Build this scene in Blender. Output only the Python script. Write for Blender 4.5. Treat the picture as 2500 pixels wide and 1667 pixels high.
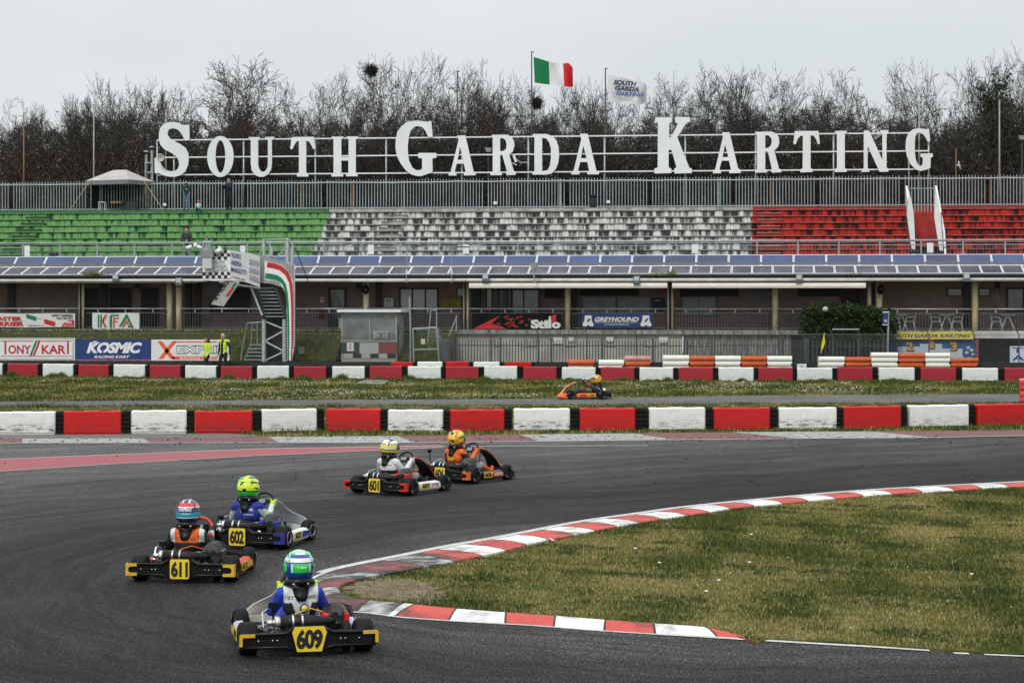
import bpy, math, random
import numpy as np
from mathutils import Vector, Matrix, Euler
R=math.radians
rnd=random.Random(7)
for o in list(bpy.data.objects): bpy.data.objects.remove(o)
sc=bpy.context.scene
C=sc.collection
# ---------------------------------------------------------------- camera
F=5100.0; HX=1250.0; HY=733.0; H=3.6      # focal length and horizon of the 2500 px wide photograph
cd=bpy.data.cameras.new('camera'); cam=bpy.data.objects.new('camera',cd); C.objects.link(cam)
cd.sensor_width=36; cd.lens=F/2500*36; cd.clip_end=2000; cd.clip_start=.5
cam.location=(0,0,H); cam.rotation_euler=(R(90),0,0)
cd.shift_y=(HY-833.5)/2500
sc.camera=cam
sc.render.resolution_x=1024; sc.render.resolution_y=682
# ---------------------------------------------------------------- sky: thin bright overcast
SUN_EL,SUN_AZ=R(48),R(205)     # azimuth clockwise from +Y: behind the camera, a little left
w=bpy.data.worlds.new('World'); sc.world=w; w.use_nodes=True
nt=w.node_tree; nt.nodes.clear()
def N(nt,t,**k):
    n=nt.nodes.new(t)
    for a,b in k.items():
        if a in ('loc',): continue
        setattr(n,a,b)
    return n
out=N(nt,'ShaderNodeOutputWorld'); bg=N(nt,'ShaderNodeBackground'); bg2=N(nt,'ShaderNodeBackground'); add=N(nt,'ShaderNodeAddShader')
sky=N(nt,'ShaderNodeTexSky',sky_type='NISHITA'); sky.sun_disc=False; sky.sun_elevation=SUN_EL; sky.sun_rotation=SUN_AZ
nt.links.new(sky.outputs[0],bg.inputs[0]); bg.inputs[1].default_value=.012
tc=N(nt,'ShaderNodeTexCoord'); mp=N(nt,'ShaderNodeMapping'); mp.inputs['Scale'].default_value=(3,3,7)
nz=N(nt,'ShaderNodeTexNoise'); nz.inputs['Scale'].default_value=1.3; nz.inputs['Detail'].default_value=4
cr=N(nt,'ShaderNodeValToRGB')
cr.color_ramp.elements[0].position=.3; cr.color_ramp.elements[0].color=(.66,.70,.715,1)
cr.color_ramp.elements[1].position=.7; cr.color_ramp.elements[1].color=(.78,.80,.81,1)
nt.links.new(tc.outputs['Generated'],mp.inputs[0]); nt.links.new(mp.outputs[0],nz.inputs[0]); nt.links.new(nz.outputs[0],cr.inputs[0]); nt.links.new(cr.outputs[0],bg2.inputs[0]); bg2.inputs[1].default_value=.86
# overcast sky: brighter overhead than at the horizon
sx=N(nt,'ShaderNodeSeparateXYZ'); nt.links.new(tc.outputs['Generated'],sx.inputs[0])
mr=N(nt,'ShaderNodeMapRange'); mr.inputs[1].default_value=.12; mr.inputs[2].default_value=.9; mr.inputs[3].default_value=.84; mr.inputs[4].default_value=1.65; nt.links.new(sx.outputs[2],mr.inputs[0]); nt.links.new(mr.outputs[0],bg2.inputs[1])
nt.links.new(bg.outputs[0],add.inputs[0]); nt.links.new(bg2.outputs[0],add.inputs[1]); nt.links.new(add.outputs[0],out.inputs[0])
ld=bpy.data.lights.new('sun','SUN'); ld.energy=1.5; ld.angle=R(10); ld.color=(1,.96,.9)
sun=bpy.data.objects.new('sun',ld); C.objects.link(sun)
d=Vector((math.sin(SUN_AZ)*math.cos(SUN_EL),math.cos(SUN_AZ)*math.cos(SUN_EL),math.sin(SUN_EL)))
sun.rotation_euler=d.to_track_quat('Z','Y').to_euler(); sun.location=(-20,-20,60)
vs=sc.view_settings; vs.view_transform='Standard'; vs.look='None'; vs.gamma=1; vs.exposure=0.12
sc.render.engine='CYCLES'
# ---------------------------------------------------------------- materials
MATS={}
def mat(name,col,rough=.6,metal=0,var=.12,scale=6,spec=.5,bump=0,coat=0,alpha=1,trans=0,col2=None,emit=0,stretch=(1,1,1),detail=4,lo=.35,hi=.65):
    if name in MATS: return MATS[name]
    m=bpy.data.materials.new(name); m.use_nodes=True; t=m.node_tree
    b=t.nodes['Principled BSDF']; b.inputs['Roughness'].default_value=rough; b.inputs['Metallic'].default_value=metal
    b.inputs['Specular IOR Level'].default_value=spec; b.inputs['Coat Weight'].default_value=coat; b.inputs['Coat Roughness'].default_value=.1
    b.inputs['Alpha'].default_value=alpha; b.inputs['Transmission Weight'].default_value=trans
    c2=col2 if col2 else tuple(c*(1-2*var) for c in col)
    x=N(t,'ShaderNodeTexCoord'); mp=N(t,'ShaderNodeMapping'); mp.inputs['Scale'].default_value=stretch
    n=N(t,'ShaderNodeTexNoise'); n.inputs['Scale'].default_value=scale; n.inputs['Detail'].default_value=detail; n.inputs['Roughness'].default_value=.65
    r=N(t,'ShaderNodeValToRGB'); r.color_ramp.elements[0].position=lo; r.color_ramp.elements[1].position=hi
    r.color_ramp.elements[0].color=(*c2,1); r.color_ramp.elements[1].color=(*col,1)
    L=t.links.new
    L(x.outputs['Object'],mp.inputs[0]); L(mp.outputs[0],n.inputs[0]); L(n.outputs[0],r.inputs[0]); L(r.outputs[0],b.inputs['Base Color'])
    if bump:
        bp=N(t,'ShaderNodeBump'); bp.inputs['Strength'].default_value=bump; bp.inputs['Distance'].default_value=.02
        L(n.outputs[0],bp.inputs['Height']); L(bp.outputs[0],b.inputs['Normal'])
    if emit:
        b.inputs['Emission Color'].default_value=(*col,1); b.inputs['Emission Strength'].default_value=emit
    MATS[name]=m; return m
def flat(name,col,rough=.6,**k):
    k.setdefault('var',.05); return mat(name,col,rough,**k)
WHITE=mat('white_paint',(.72,.75,.75),.5,var=.06,scale=2)
BLACK=mat('black_plastic',(.005,.005,.006),.42,var=.2,spec=.3)
RUBBER=mat('tyre_rubber',(.0085,.0085,.009),.65,var=.3,scale=9,spec=.2)
STEEL=mat('galvanised_steel',(.42,.47,.49),.45,metal=.5,var=.15,scale=5)
CHROME=mat('bright_metal',(.65,.66,.68),.25,metal=.9,var=.1)
ALU=mat('aluminium',(.5,.51,.53),.4,metal=.7,var=.12)
RED=mat('red_paint',(.62,.02,.015),.45,var=.1)
YEL=mat('yellow_paint',(.80,.56,.02),.45,var=.06)
DKGREY=mat('dark_grey_paint',(.05,.06,.07),.6,var=.15)
GREY=mat('grey_paint',(.25,.27,.28),.6,var=.12)
CONC=mat('weathered_concrete',(.34,.34,.30),.9,col2=(.09,.09,.08),scale=3,stretch=(3,3,.6),detail=8,bump=.2)
SKIN=mat('skin',(.52,.30,.22),.55,var=.06)
GLASS=mat('dark_glass',(.02,.025,.03),.06,var=.1,spec=.9)
# ---------------------------------------------------------------- building frame (turned 7 degrees from the picture plane)
TH=math.atan(.1235); Y0=105.0
EU=Vector((math.cos(TH),-math.sin(TH),0)); EV=Vector((math.sin(TH),math.cos(TH),0))
BF=Matrix.Translation((0,Y0,0))@Matrix.Rotation(-TH,4,'Z')     # (u,v,z) -> world
def uz(px,py,v):
    k=(px-HX)/F; t=(v+Y0*EV.y)/(k*EV.x+EV.y)
    p=Vector((k*t,t-Y0,0)); return p.dot(EU), H-(py-HY)/F*t
def B(u,v,z): return BF@Vector((u,v,z))
def P(px,py,v):
    u,z=uz(px,py,v); return B(u,v,z)
def G(px,py,z=0):
    Y=(H-z)*F/(py-HY); return Vector(((px-HX)/F*Y,Y,z))
def at(px,py,Y): return Vector(((px-HX)/F*Y,Y,H-(py-HY)/F*Y))
# ---------------------------------------------------------------- mesh builder (world coordinates in, object-local mesh out)
MW={}   # object -> world matrix
class MB:
    def __init__(s,M=None): s.v=[]; s.f=[]; s.m=[]; s.mats=[]; s.M=M or Matrix(); s.cm=0; s.sm=[]; s.smooth=False
    def mt(s,m):
        if m not in s.mats: s.mats.append(m)
        s.cm=s.mats.index(m); return s
    def addv(s,vs,fs,sm=None):
        o=len(s.v); M=s.M
        s.v+=[tuple(M@Vector(v)) for v in vs]
        s.f+=[tuple(i+o for i in f) for f in fs]; s.m+=[s.cm]*len(fs); s.sm+=[s.smooth if sm is None else sm]*len(fs); return s
    def box(s,c,d,rot=None,bev=0):
        x,y,z=d[0]/2,d[1]/2,d[2]/2
        if bev:
            b=bev; V=[]
            T=Matrix.Translation(c)@(rot.to_4x4() if rot else Matrix())
            # chamfered box: three slabs of corners
            idx={}
            for sx in(-1,1):
                for sy in(-1,1):
                    for sz in(-1,1):
                        idx[(sx,sy,sz)]=len(V)
                        V+= [(sx*x,sy*(y-b),sz*(z-b)),(sx*(x-b),sy*y,sz*(z-b)),(sx*(x-b),sy*(y-b),sz*z)]
            g=lambda a,k:idx[a]+k
            Fs=[]
            for q in(-1,1):
                Fs.append([g((q,a,b_),0) for a,b_ in((-1,-1),(1,-1),(1,1),(-1,1))])
                Fs.append([g((a,q,b_),1) for a,b_ in((-1,-1),(1,-1),(1,1),(-1,1))])
                Fs.append([g((a,b_,q),2) for a,b_ in((-1,-1),(1,-1),(1,1),(-1,1))])
            for a in(-1,1):
                for b_ in(-1,1):
                    Fs.append([g((a,b_,-1),0),g((a,b_,1),0),g((a,b_,1),1),g((a,b_,-1),1)])
                    Fs.append([g((a,-1,b_),0),g((a,1,b_),0),g((a,1,b_),2),g((a,-1,b_),2)])
                    Fs.append([g((-1,a,b_),1),g((1,a,b_),1),g((1,a,b_),2),g((-1,a,b_),2)])
                    for c_ in(-1,1): Fs.append([g((a,b_,c_),0),g((a,b_,c_),1),g((a,b_,c_),2)])
            return s.addv([T@Vector(v) for v in V],Fs)
        V=[(a*x,b*y,e*z) for a in(-1,1) for b in(-1,1) for e in(-1,1)]
        T=Matrix.Translation(c)@(rot.to_4x4() if rot else Matrix())
        return s.addv([T@Vector(v) for v in V],[(0,1,3,2),(4,6,7,5),(0,4,5,1),(2,3,7,6),(0,2,6,4),(1,5,7,3)])
    def quad(s,*p): return s.addv(p,[tuple(range(len(p)))])
    def prism(s,pts,d):      # polygon extruded by vector d
        n=len(pts); d=Vector(d); V=[Vector(p) for p in pts]+[Vector(p)+d for p in pts]
        return s.addv(V,[tuple(range(n)),tuple(range(2*n-1,n-1,-1))]+[(i,(i+1)%n,n+(i+1)%n,n+i) for i in range(n)])
    def tube(s,pts,r,n=8,cap=True,closed=False,flat_=1):
        pts=[Vector(p) for p in pts]; k=len(pts); rs=r if isinstance(r,(list,tuple)) else [r]*k
        V=[];Fs=[]; prev=None
        for i,p in enumerate(pts):
            if closed: t=pts[(i+1)%k]-pts[i-1]
            else: t=pts[min(i+1,k-1)]-pts[max(i-1,0)]
            if t.length<1e-9: t=Vector((0,0,1))
            t.normalize()
            if prev is None:
                a=Vector((0,0,1)) if abs(t.z)<.9 else Vector((1,0,0))
                nx=t.cross(a).normalized()
            else:
                nx=(prev-t*prev.dot(t));
                if nx.length<1e-6: nx=t.orthogonal()
                nx.normalize()
            prev=nx; ny=t.cross(nx)
            for j in range(n):
                an=2*math.pi*j/n+math.pi/n; V.append(p+(nx*math.cos(an)+ny*math.sin(an)*flat_)*rs[i])
        m=k if closed else k-1
        for i in range(m):
            a=i*n;b=((i+1)%k)*n
            for j in range(n): Fs.append((a+j,a+(j+1)%n,b+(j+1)%n,b+j))
        if cap and not closed: Fs+= [tuple(range(n-1,-1,-1)),tuple(range((k-1)*n,k*n))]
        return s.addv(V,Fs,sm=(n>6))
    def lathe(s,prof,c=(0,0,0),axis='Z',n=24,rot=None):   # prof: (r,h) list
        V=[];Fs=[]
        for r,h in prof:
            for j in range(n):
                a=2*math.pi*j/n; x,y=r*math.cos(a),r*math.sin(a)
                v={'Z':(x,y,h),'X':(h,x,y),'Y':(x,h,y)}[axis]
                v=Vector(v)
                if rot: v=rot@v
                V.append(v+Vector(c))
        for i in range(len(prof)-1):
            for j in range(n): Fs.append((i*n+j,i*n+(j+1)%n,(i+1)*n+(j+1)%n,(i+1)*n+j))
        Fs+=[tuple(range(n)),tuple(range(len(prof)*n-1,(len(prof)-1)*n-1,-1))]
        return s.addv(V,Fs,sm=True)
    def ell(s,c,r,n=14,m=9,rot=None):
        V=[];Fs=[]
        T=Matrix.Translation(c)@(rot.to_4x4() if rot else Matrix())
        for i in range(m+1):
            p=math.pi*i/m
            for j in range(n):
                a=2*math.pi*j/n; V.append(T@Vector((r[0]*math.sin(p)*math.cos(a),r[1]*math.sin(p)*math.sin(a),r[2]*math.cos(p))))
        for i in range(m):
            for j in range(n): Fs.append((i*n+j,i*n+(j+1)%n,(i+1)*n+(j+1)%n,(i+1)*n+j))
        return s.addv(V,Fs,sm=True)
    def mesh(s,name):
        me=bpy.data.meshes.new(name)
        me.from_pydata(s.v,[],s.f)
        for m in s.mats: me.materials.append(m)
        me.polygons.foreach_set('material_index',s.m); me.polygons.foreach_set('use_smooth',s.sm); me.update(); return me
    def build(s,name,mtl=None,parent=None,origin=None,label=None,cat=None,group=None,kind=None,fix=True):
        if mtl is not None and not s.mats: s.mats=[mtl]
        if parent is not None:
            I=MW[parent].inverted(); W=MW[parent]
        else:
            if origin is None:
                a=np.array(s.v); lo=a.min(0); hi=a.max(0); origin=((lo[0]+hi[0])/2,(lo[1]+hi[1])/2,lo[2])
            W=Matrix.Translation(origin); I=W.inverted()
        a=np.array(s.v,dtype=np.float64); Mi=np.array(I); a=a@Mi[:3,:3].T+Mi[:3,3]; s.v=a.tolist()
        me=s.mesh(name)
        if fix:
            import bmesh
            bm=bmesh.new(); bm.from_mesh(me); bmesh.ops.recalc_face_normals(bm,faces=bm.faces); bm.to_mesh(me); bm.free()
        o=bpy.data.objects.new(name,me); C.objects.link(o)
        if parent is not None: o.parent=parent; MW[o]=W
        else: o.location=origin; MW[o]=W
        tag(o,label,cat,group,kind); return o
def tag(o,label=None,cat=None,group=None,kind=None):
    if label: o['label']=label
    if cat: o['category']=cat
    if group: o['group']=group
    if kind: o['kind']=kind
def thing(name,label,cat,loc=(0,0,0),rz=0,group=None,scale=1):
    o=bpy.data.objects.new(name,None); C.objects.link(o); o.empty_display_size=.2
    o.location=loc; o.rotation_euler=(0,0,rz); o.scale=(scale,)*3
    MW[o]=Matrix.Translation(loc)@Matrix.Rotation(rz,4,'Z')@Matrix.Diagonal((scale,scale,scale,1))
    tag(o,label,cat,group); return o
def bthing(name,label,cat,u,v,z,group=None): return thing(name,label,cat,B(u,v,z),-TH,group)
def copy_tree(o,parent=None):
    c=o.copy(); C.objects.link(c)
    if parent is not None: c.parent=parent
    for ch in list(o.children): copy_tree(ch,c)
    return c
_tc={}
def text_polys(body,bold=0,shear=0,space=1):
    key=(body,bold,shear,space)
    if key in _tc: return _tc[key]
    cu=bpy.data.curves.new('t','FONT'); cu.body=body; cu.offset=bold; cu.shear=shear; cu.space_character=space; cu.resolution_u=3
    ob=bpy.data.objects.new('t',cu); C.objects.link(ob)
    dg=bpy.context.evaluated_depsgraph_get(); me=bpy.data.meshes.new_from_object(ob.evaluated_get(dg))
    V=[tuple(v.co) for v in me.vertices]; Fs=[tuple(p.vertices) for p in me.polygons]
    bpy.data.objects.remove(ob); bpy.data.meshes.remove(me)
    _tc[key]=(V,Fs); return V,Fs
def text_on(mb,m,body,o,ex,ey,bold=.0,shear=0,space=1,lift=.004,th=.0):
    """lay text in the parallelogram o + a*ex + b*ey (0..1 each); ex,ey vectors"""
    V,Fs=text_polys(body,bold,shear,space)
    if not V: return
    a=np.array(V); lo=a.min(0); hi=a.max(0); o=Vector(o); ex=Vector(ex); ey=Vector(ey); n=ex.cross(ey).normalized()*lift
    mb.mt(m)
    W=[o+ex*((v[0]-lo[0])/(hi[0]-lo[0]))+ey*((v[1]-lo[1])/max(hi[1]-lo[1],1e-6))+n for v in V]
    mb.addv(W,Fs,sm=False)
def bpos(mb,poly,v0,v1,fn=None):
    """polygon in photo px on plane v0, extruded to v1"""
    a=[P(x,y,v0) for x,y in poly]; mb.prism(a,EV*(v1-v0))
def brect(mb,x0,y0,x1,y1,v0,v1):
    ua,za=uz(x0,y0,v0); ub,zb=uz(x1,y1,v0)
    bbox(mb,min(ua,ub),max(ua,ub),v0,v1,min(za,zb),max(za,zb))
def bbox(mb,u0,u1,v0,v1,z0,z1):
    M=mb.M; mb.M=BF; mb.box(((u0+u1)/2,(v0+v1)/2,(z0+z1)/2),(abs(u1-u0),abs(v1-v0),abs(z1-z0))); mb.M=M
def btext(mb,m,body,x0,y0,x1,y1,v,bold=.0,shear=0,space=1,lift=.006):
    """text filling the photo rectangle (y0 top, y1 bottom) on plane v"""
    o=P(x0,y1,v); ex=P(x1,y1,v)-o; ey=P(x0,y0,v)-o
    text_on(mb,m,body,o,ex,ey,bold,shear,space,lift)
ORD=['first','second','third','fourth','fifth','sixth','seventh','eighth','ninth','tenth','eleventh','twelfth','thirteenth','fourteenth','fifteenth','sixteenth','seventeenth','eighteenth','nineteenth','twentieth','twenty-first','twenty-second','twenty-third','twenty-fourth','twenty-fifth','twenty-sixth','twenty-seventh','twenty-eighth','twenty-ninth','thirtieth','thirty-first','thirty-second','thirty-third','thirty-fourth','thirty-fifth']
# ================================================================ GROUND, TRACK, KERBS, GRASS
def cat_rom(pts,step):
    pts=[Vector(p) for p in pts]; out=[]
    for i in range(len(pts)-1):
        p0=pts[max(i-1,0)];p1=pts[i];p2=pts[i+1];p3=pts[min(i+2,len(pts)-1)]
        n=max(2,int((p2-p1).length/step))
        for j in range(n):
            t=j/n; out.append(.5*((2*p1)+(p2-p0)*t+(2*p0-5*p1+4*p2-p3)*t*t+(3*p1-p0-3*p2+p3)*t**3))
    out.append(pts[-1]); return out
def node_mat(name):
    m=bpy.data.materials.new(name); m.use_nodes=True; return m,m.node_tree,m.node_tree.nodes['Principled BSDF']
def ramp(t,stops,fac=None):
    r=N(t,'ShaderNodeValToRGB'); e=r.color_ramp.elements
    while len(e)<len(stops): e.new(.5)
    for k,(p,c) in enumerate(stops): e[k].position=p; e[k].color=(*c,1) if len(c)==3 else c
    if fac is not None: t.links.new(fac,r.inputs[0])
    return r
def mth(t,op,a,b=None,c=None,clamp=False):
    n=N(t,'ShaderNodeMath',operation=op); n.use_clamp=clamp
    for i,x in enumerate((a,b,c)):
        if x is None: continue
        if isinstance(x,(int,float)): n.inputs[i].default_value=x
        else: t.links.new(x,n.inputs[i])
    return n.outputs[0]
def mixc(t,f,a,b,bt='MIX'):
    n=N(t,'ShaderNodeMix',data_type='RGBA',blend_type=bt)
    for s,x in ((0,f),(6,a),(7,b)):
        if isinstance(x,(int,float)): n.inputs[s].default_value=x
        elif isinstance(x,tuple): n.inputs[s].default_value=(*x,1)
        else: t.links.new(x,n.inputs[s])
    return n.outputs[2]
def noise(t,vec,scale,detail=3,rough=.6,out=0):
    n=N(t,'ShaderNodeTexNoise'); n.inputs['Scale'].default_value=scale; n.inputs['Detail'].default_value=detail; n.inputs['Roughness'].default_value=rough
    if vec is not None: t.links.new(vec,n.inputs[0])
    return n.outputs[out]
def posn(t):
    g=N(t,'ShaderNodeNewGeometry'); return g.outputs['Position']
def asphalt_mat(name,light=1.0,rings=True):
    m,t,b=node_mat(name); L=t.links.new; p=posn(t)
    g1=noise(t,p,40,3,.9); g2=noise(t,p,.35,4,.6); g3=noise(t,p,12,3,.7)
    grain=ramp(t,[(.36,(.006*light,.006*light,.006*light)),(.49,(.034*light,.034*light,.033*light)),(.56,(.09*light,.089*light,.087*light)),(.66,(.42*light,.415*light,.40*light))],g1).outputs[0]
    patch=ramp(t,[(.3,(.72,.72,.73)),(.7,(1.2,1.19,1.17))],g2).outputs[0]
    c=mixc(t,1,grain,patch,'MULTIPLY')
    c=mixc(t,.6,c,ramp(t,[(.3,(.75,.75,.75)),(.7,(1.25,1.25,1.25))],g3).outputs[0],'MULTIPLY')
    if rings:   # rubber laid down along the racing line of the corner, plus far grazing sheen painted into the colour
        s=N(t,'ShaderNodeSeparateXYZ'); L(p,s.inputs[0])
        x=mth(t,'SUBTRACT',s.outputs[0],3.0); y=mth(t,'SUBTRACT',s.outputs[1],27.5)
        q=mth(t,'MAXIMUM',mth(t,'ADD',mth(t,'MULTIPLY',x,.83),mth(t,'MULTIPLY',y,.55)),0)
        rx=mth(t,'SUBTRACT',x,mth(t,'MULTIPLY',q,.83)); ry=mth(t,'SUBTRACT',y,mth(t,'MULTIPLY',q,.55))
        dd=mth(t,'SQRT',mth(t,'ADD',mth(t,'MULTIPLY',rx,rx),mth(t,'MULTIPLY',ry,ry)))
        dn=mth(t,'ADD',dd,mth(t,'MULTIPLY',mth(t,'SUBTRACT',noise(t,p,.22,2),.5),2.4))
        cv=N(t,'ShaderNodeCombineXYZ'); L(dn,cv.inputs[0]); L(mth(t,'MULTIPLY',q,.08),cv.inputs[1]); L(mth(t,'MULTIPLY',mth(t,'ARCTAN2',rx,ry),.5),cv.inputs[2])
        st=mth(t,'ADD',mth(t,'MULTIPLY',noise(t,cv.outputs[0],1.3,5,.7),.6),mth(t,'MULTIPLY',noise(t,cv.outputs[0],7,3,.7),.4))
        stc=ramp(t,[(.36,(.28,.28,.29)),(.46,(.66,.66,.67)),(.56,(1.16,1.16,1.15))],st).outputs[0]
        band=ramp(t,[(.0,(1.25,1.22,1.18)),(.22,(1.2,1.18,1.13)),(.28,(1.0,1.0,.99)),(.35,(.48,.49,.50)),(.47,(.42,.43,.44)),(.57,(.78,.80,.82)),(.72,(1.1,1.12,1.13)),(1,(1.9,1.92,1.92))],mth(t,'DIVIDE',dn,22,clamp=True)).outputs[0]
        c=mixc(t,.9,c,stc,'MULTIPLY'); c=mixc(t,1,c,band,'MULTIPLY')
        gm=mth(t,'MULTIPLY',mth(t,'SUBTRACT',s.outputs[1],20),-.25,clamp=True)   # dusty brown verge nearest the camera
    L(c,b.inputs['Base Color']); b.inputs['Roughness'].default_value=.8; b.inputs['Specular IOR Level'].default_value=.14
    bp=N(t,'ShaderNodeBump'); bp.inputs['Strength'].default_value=.6; bp.inputs['Distance'].default_value=.012; L(g1,bp.inputs['Height']); L(bp.outputs[0],b.inputs['Normal'])
    return m
ASPH=asphalt_mat('asphalt',.76); ASPH2=asphalt_mat('far_asphalt',1.7,False)
def grass_mat(name,a,b_,c_,sc_=1.2):
    m,t,b=node_mat(name); L=t.links.new; p=posn(t)
    n1=noise(t,p,sc_,5,.7); n2=noise(t,p,16,3,.7)
    c=ramp(t,[(.35,a),(.5,b_),(.66,c_)],n1).outputs[0]
    c=mixc(t,.8,c,ramp(t,[(.3,(.45,.45,.45)),(.7,(1.5,1.5,1.5))],n2).outputs[0],'MULTIPLY')
    L(c,b.inputs['Base Color']); b.inputs['Roughness'].default_value=.9; b.inputs['Specular IOR Level'].default_value=.1
    return m
GRASS=grass_mat('grass_ground',(.035,.05,.012),(.075,.08,.022),(.16,.13,.055))
def sheet(name,pts,z,m,label=None,kind='structure'):
    mb=MB(); mb.addv([(p[0],p[1],z) for p in pts],[tuple(range(len(pts)))]); return mb.build(name,m,kind=kind,label=label,fix=True)
sheet('ground',[(-400,-60),(400,-60),(400,900),(-400,900)],0,GRASS)
def ext(pts,k=60):    # lengthen both ends of an open ground line
    a=(pts[0]-pts[1]).normalized(); b=(pts[-1]-pts[-2]).normalized(); return [pts[0]+a*k]+pts+[pts[-1]+b*k]
edge=[G(0,1081.5),G(367,1081),G(683,1080.5),G(1013,1080.5),G(1317,1077),G(1646,1073.5),G(1953,1070.5),G(2277,1068),G(2500,1063)]
e1=ext(edge); sheet('asphalt_track',[(-60,4),(60,4)]+[(p.x,p.y) for p in reversed(e1)],.004,ASPH)
back=[G(0,980),G(625,977),G(1250,974),G(1875,965),G(2500,961.5)]; front=[G(0,990.5),G(625,989.5),G(1250,988.5),G(1875,984),G(2500,981.5)]
sheet('far_asphalt_track',[(p.x,p.y) for p in ext(front)]+[(p.x,p.y) for p in reversed(ext(back))],.004,ASPH2)
# flat painted run-off strip behind the track (red / white blocks), white edge line
WORN_W=mat('worn_white_track_paint',(.42,.42,.40),.85,col2=(.13,.13,.13),scale=5,detail=9,lo=.36,hi=.62)
WORN_R=mat('worn_red_track_paint',(.20,.075,.075),.85,col2=(.085,.05,.05),scale=5,detail=9,lo=.34,hi=.6)
BANDR=mat('faded_red_band_paint',(.34,.085,.095),.85,col2=(.20,.06,.065),scale=9,detail=8,lo=.3,hi=.6)
LINEW=mat('white_line_paint',(.62,.62,.60),.8,col2=(.36,.36,.35),scale=9,detail=6)
strip=[((-200,1083),(54,1081.5),(54,1071),(-200,1073),1),((54,1081.5),(367,1081),(350,1070),(54,1071),0),((367,1081),(683,1080.5),(655,1066.5),(350,1070),1),((683,1080.5),(1013,1080),(968,1064.5),(655,1066.5),0),((1013,1080),(1317,1077),(1271,1061),(968,1064.5),1),((1317,1077),(1646,1073.5),(1545,1058),(1271,1061),0),((1646,1073.5),(1953,1070.5),(1786,1055),(1545,1058),1),((1953,1070.5),(2277,1068),(2130,1053.5),(1786,1055),0),((2277,1068),(2700,1062),(2700,1050),(2130,1053.5),1)]
mb=MB()
for a,b,c,d_,r_ in strip:
    mb.mt(WORN_R if r_ else WORN_W); n=6
    for k in range(n):
        f=k/n;g=(k+1)/n
        l=lambda p,q,t:(p[0]+(q[0]-p[0])*t,p[1]+(q[1]-p[1])*t)
        mb.quad(G(*l(a,b,f)),G(*l(a,b,g)),G(*l(d_,c,g)),G(*l(d_,c,f)))
for i,v in enumerate(mb.v): mb.v[i]=(v[0],v[1],.008)
mb.build('runoff_strip',kind='structure')
def ribbon(mb,m,line,wd,z,up=1):
    mb.mt(m)
    for a,b in zip(line,line[1:]):
        mb.quad((a.x,a.y,z),(b.x,b.y,z),(b.x,b.y+wd*up,z),(a.x,a.y+wd*up,z))
mb=MB(); ribbon(mb,LINEW,ext(edge),.12,.012,-1)
# red pit-entry band with white borders
bt=[G(-300,1135),G(0,1122),G(320,1109),G(625,1097),G(850,1092.5),G(1082,1089)]; bb=[G(-300,1176),G(0,1151),G(320,1130),G(625,1113),G(850,1103),G(1082,1092.5)]
mb.mt(BANDR)
for k in range(len(bt)-1): mb.quad((bb[k].x,bb[k].y,.009),(bb[k+1].x,bb[k+1].y,.009),(bt[k+1].x,bt[k+1].y,.009),(bt[k].x,bt[k].y,.009))
ribbon(mb,LINEW,bt,.11,.013,1); ribbon(mb,LINEW,bb,.09,.013,-1); ribbon(mb,LINEW,[G(1082,1091),G(1330,1089.5),G(1582,1089)],.10,.014,1)
mb.build('painted_track_band',kind='structure')
# ---- infield and its raised kerb
outer_px=[(2700,1168),(2500,1177),(2328,1185.5),(2191,1193),(2060,1202),(1955,1211),(1875,1218.4),(1775,1228),(1665,1240),(1552,1256),(1459,1269),(1378,1283),(1250,1308),(1100,1335),(980,1359),(888,1377),(820,1392),(775,1409),(752,1430),(748,1452),(765,1473),(800,1486),(849,1492.5),(908,1497),(980,1506.5),(1095,1515),(1201,1521),(1317,1528),(1440,1537.6),(1563,1545.7),(1689,1553),(1790,1559),(1850,1563)]
inner_px=[(2700,1180),(2474,1188),(2338,1196),(2210,1203),(2085,1212),(1966,1223),(1875,1232),(1799,1239),(1692,1256),(1587,1271),(1486,1288.5),(1384,1308.6),(1330,1319),(1222,1345.6),(1116,1368),(1010,1387),(945,1399),(884,1410.6),(847,1422),(826,1434),(835,1448),(857,1456.5),(904,1465),(980,1471),(1116,1485),(1250,1495),(1341,1501.5),(1462,1511),(1577,1520),(1703,1529),(1790,1542),(1850,1559)]
outer=cat_rom([G(*p) for p in outer_px],.08); inner=cat_rom([G(*p,.06) for p in inner_px],.08)
def arclen(pl):
    s=[0]
    for a,b in zip(pl,pl[1:]): s.append(s[-1]+(b-a).length)
    return s
def samp(pl,s,t):
    import bisect
    t=max(0,min(s[-1],t)); i=min(bisect.bisect_right(s,t)-1,len(pl)-2); f=(t-s[i])/max(s[i+1]-s[i],1e-9); return pl[i].lerp(pl[i+1],f)
si=arclen(inner); so=arclen(outer)
# match inner to outer by nearest distance, then walk in blocks along the inner edge
KR=mat('kerb_red',(.52,.075,.06),.8,col2=(.10,.035,.03),scale=2.2,detail=9,lo=.32,hi=.52)
KW=mat('kerb_white',(.70,.70,.68),.8,col2=(.20,.20,.20),scale=2.2,detail=9,lo=.33,hi=.52)
KRD=mat('kerb_red_scuffed',(.36,.06,.06),.85,col2=(.045,.04,.04),scale=3.2,detail=10,lo=.44,hi=.68)
KWD=mat('kerb_white_scuffed',(.52,.52,.51),.85,col2=(.05,.05,.05),scale=3.2,detail=10,lo=.44,hi=.68)
KG=mat('kerb_gap_dirt',(.05,.045,.03),.95)
def match(p,prev):
    best=None;bi=prev
    for j in range(prev,min(prev+60,len(outer))):
        dd=(outer[j].xy-p.xy).length
        if best is None or dd<best: best=dd;bi=j
    return bi
mb=MB(); W0=[(0,.0),(.12,.008),(.3,.03),(.62,.055),(.9,.062),(1,.055)]
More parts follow.
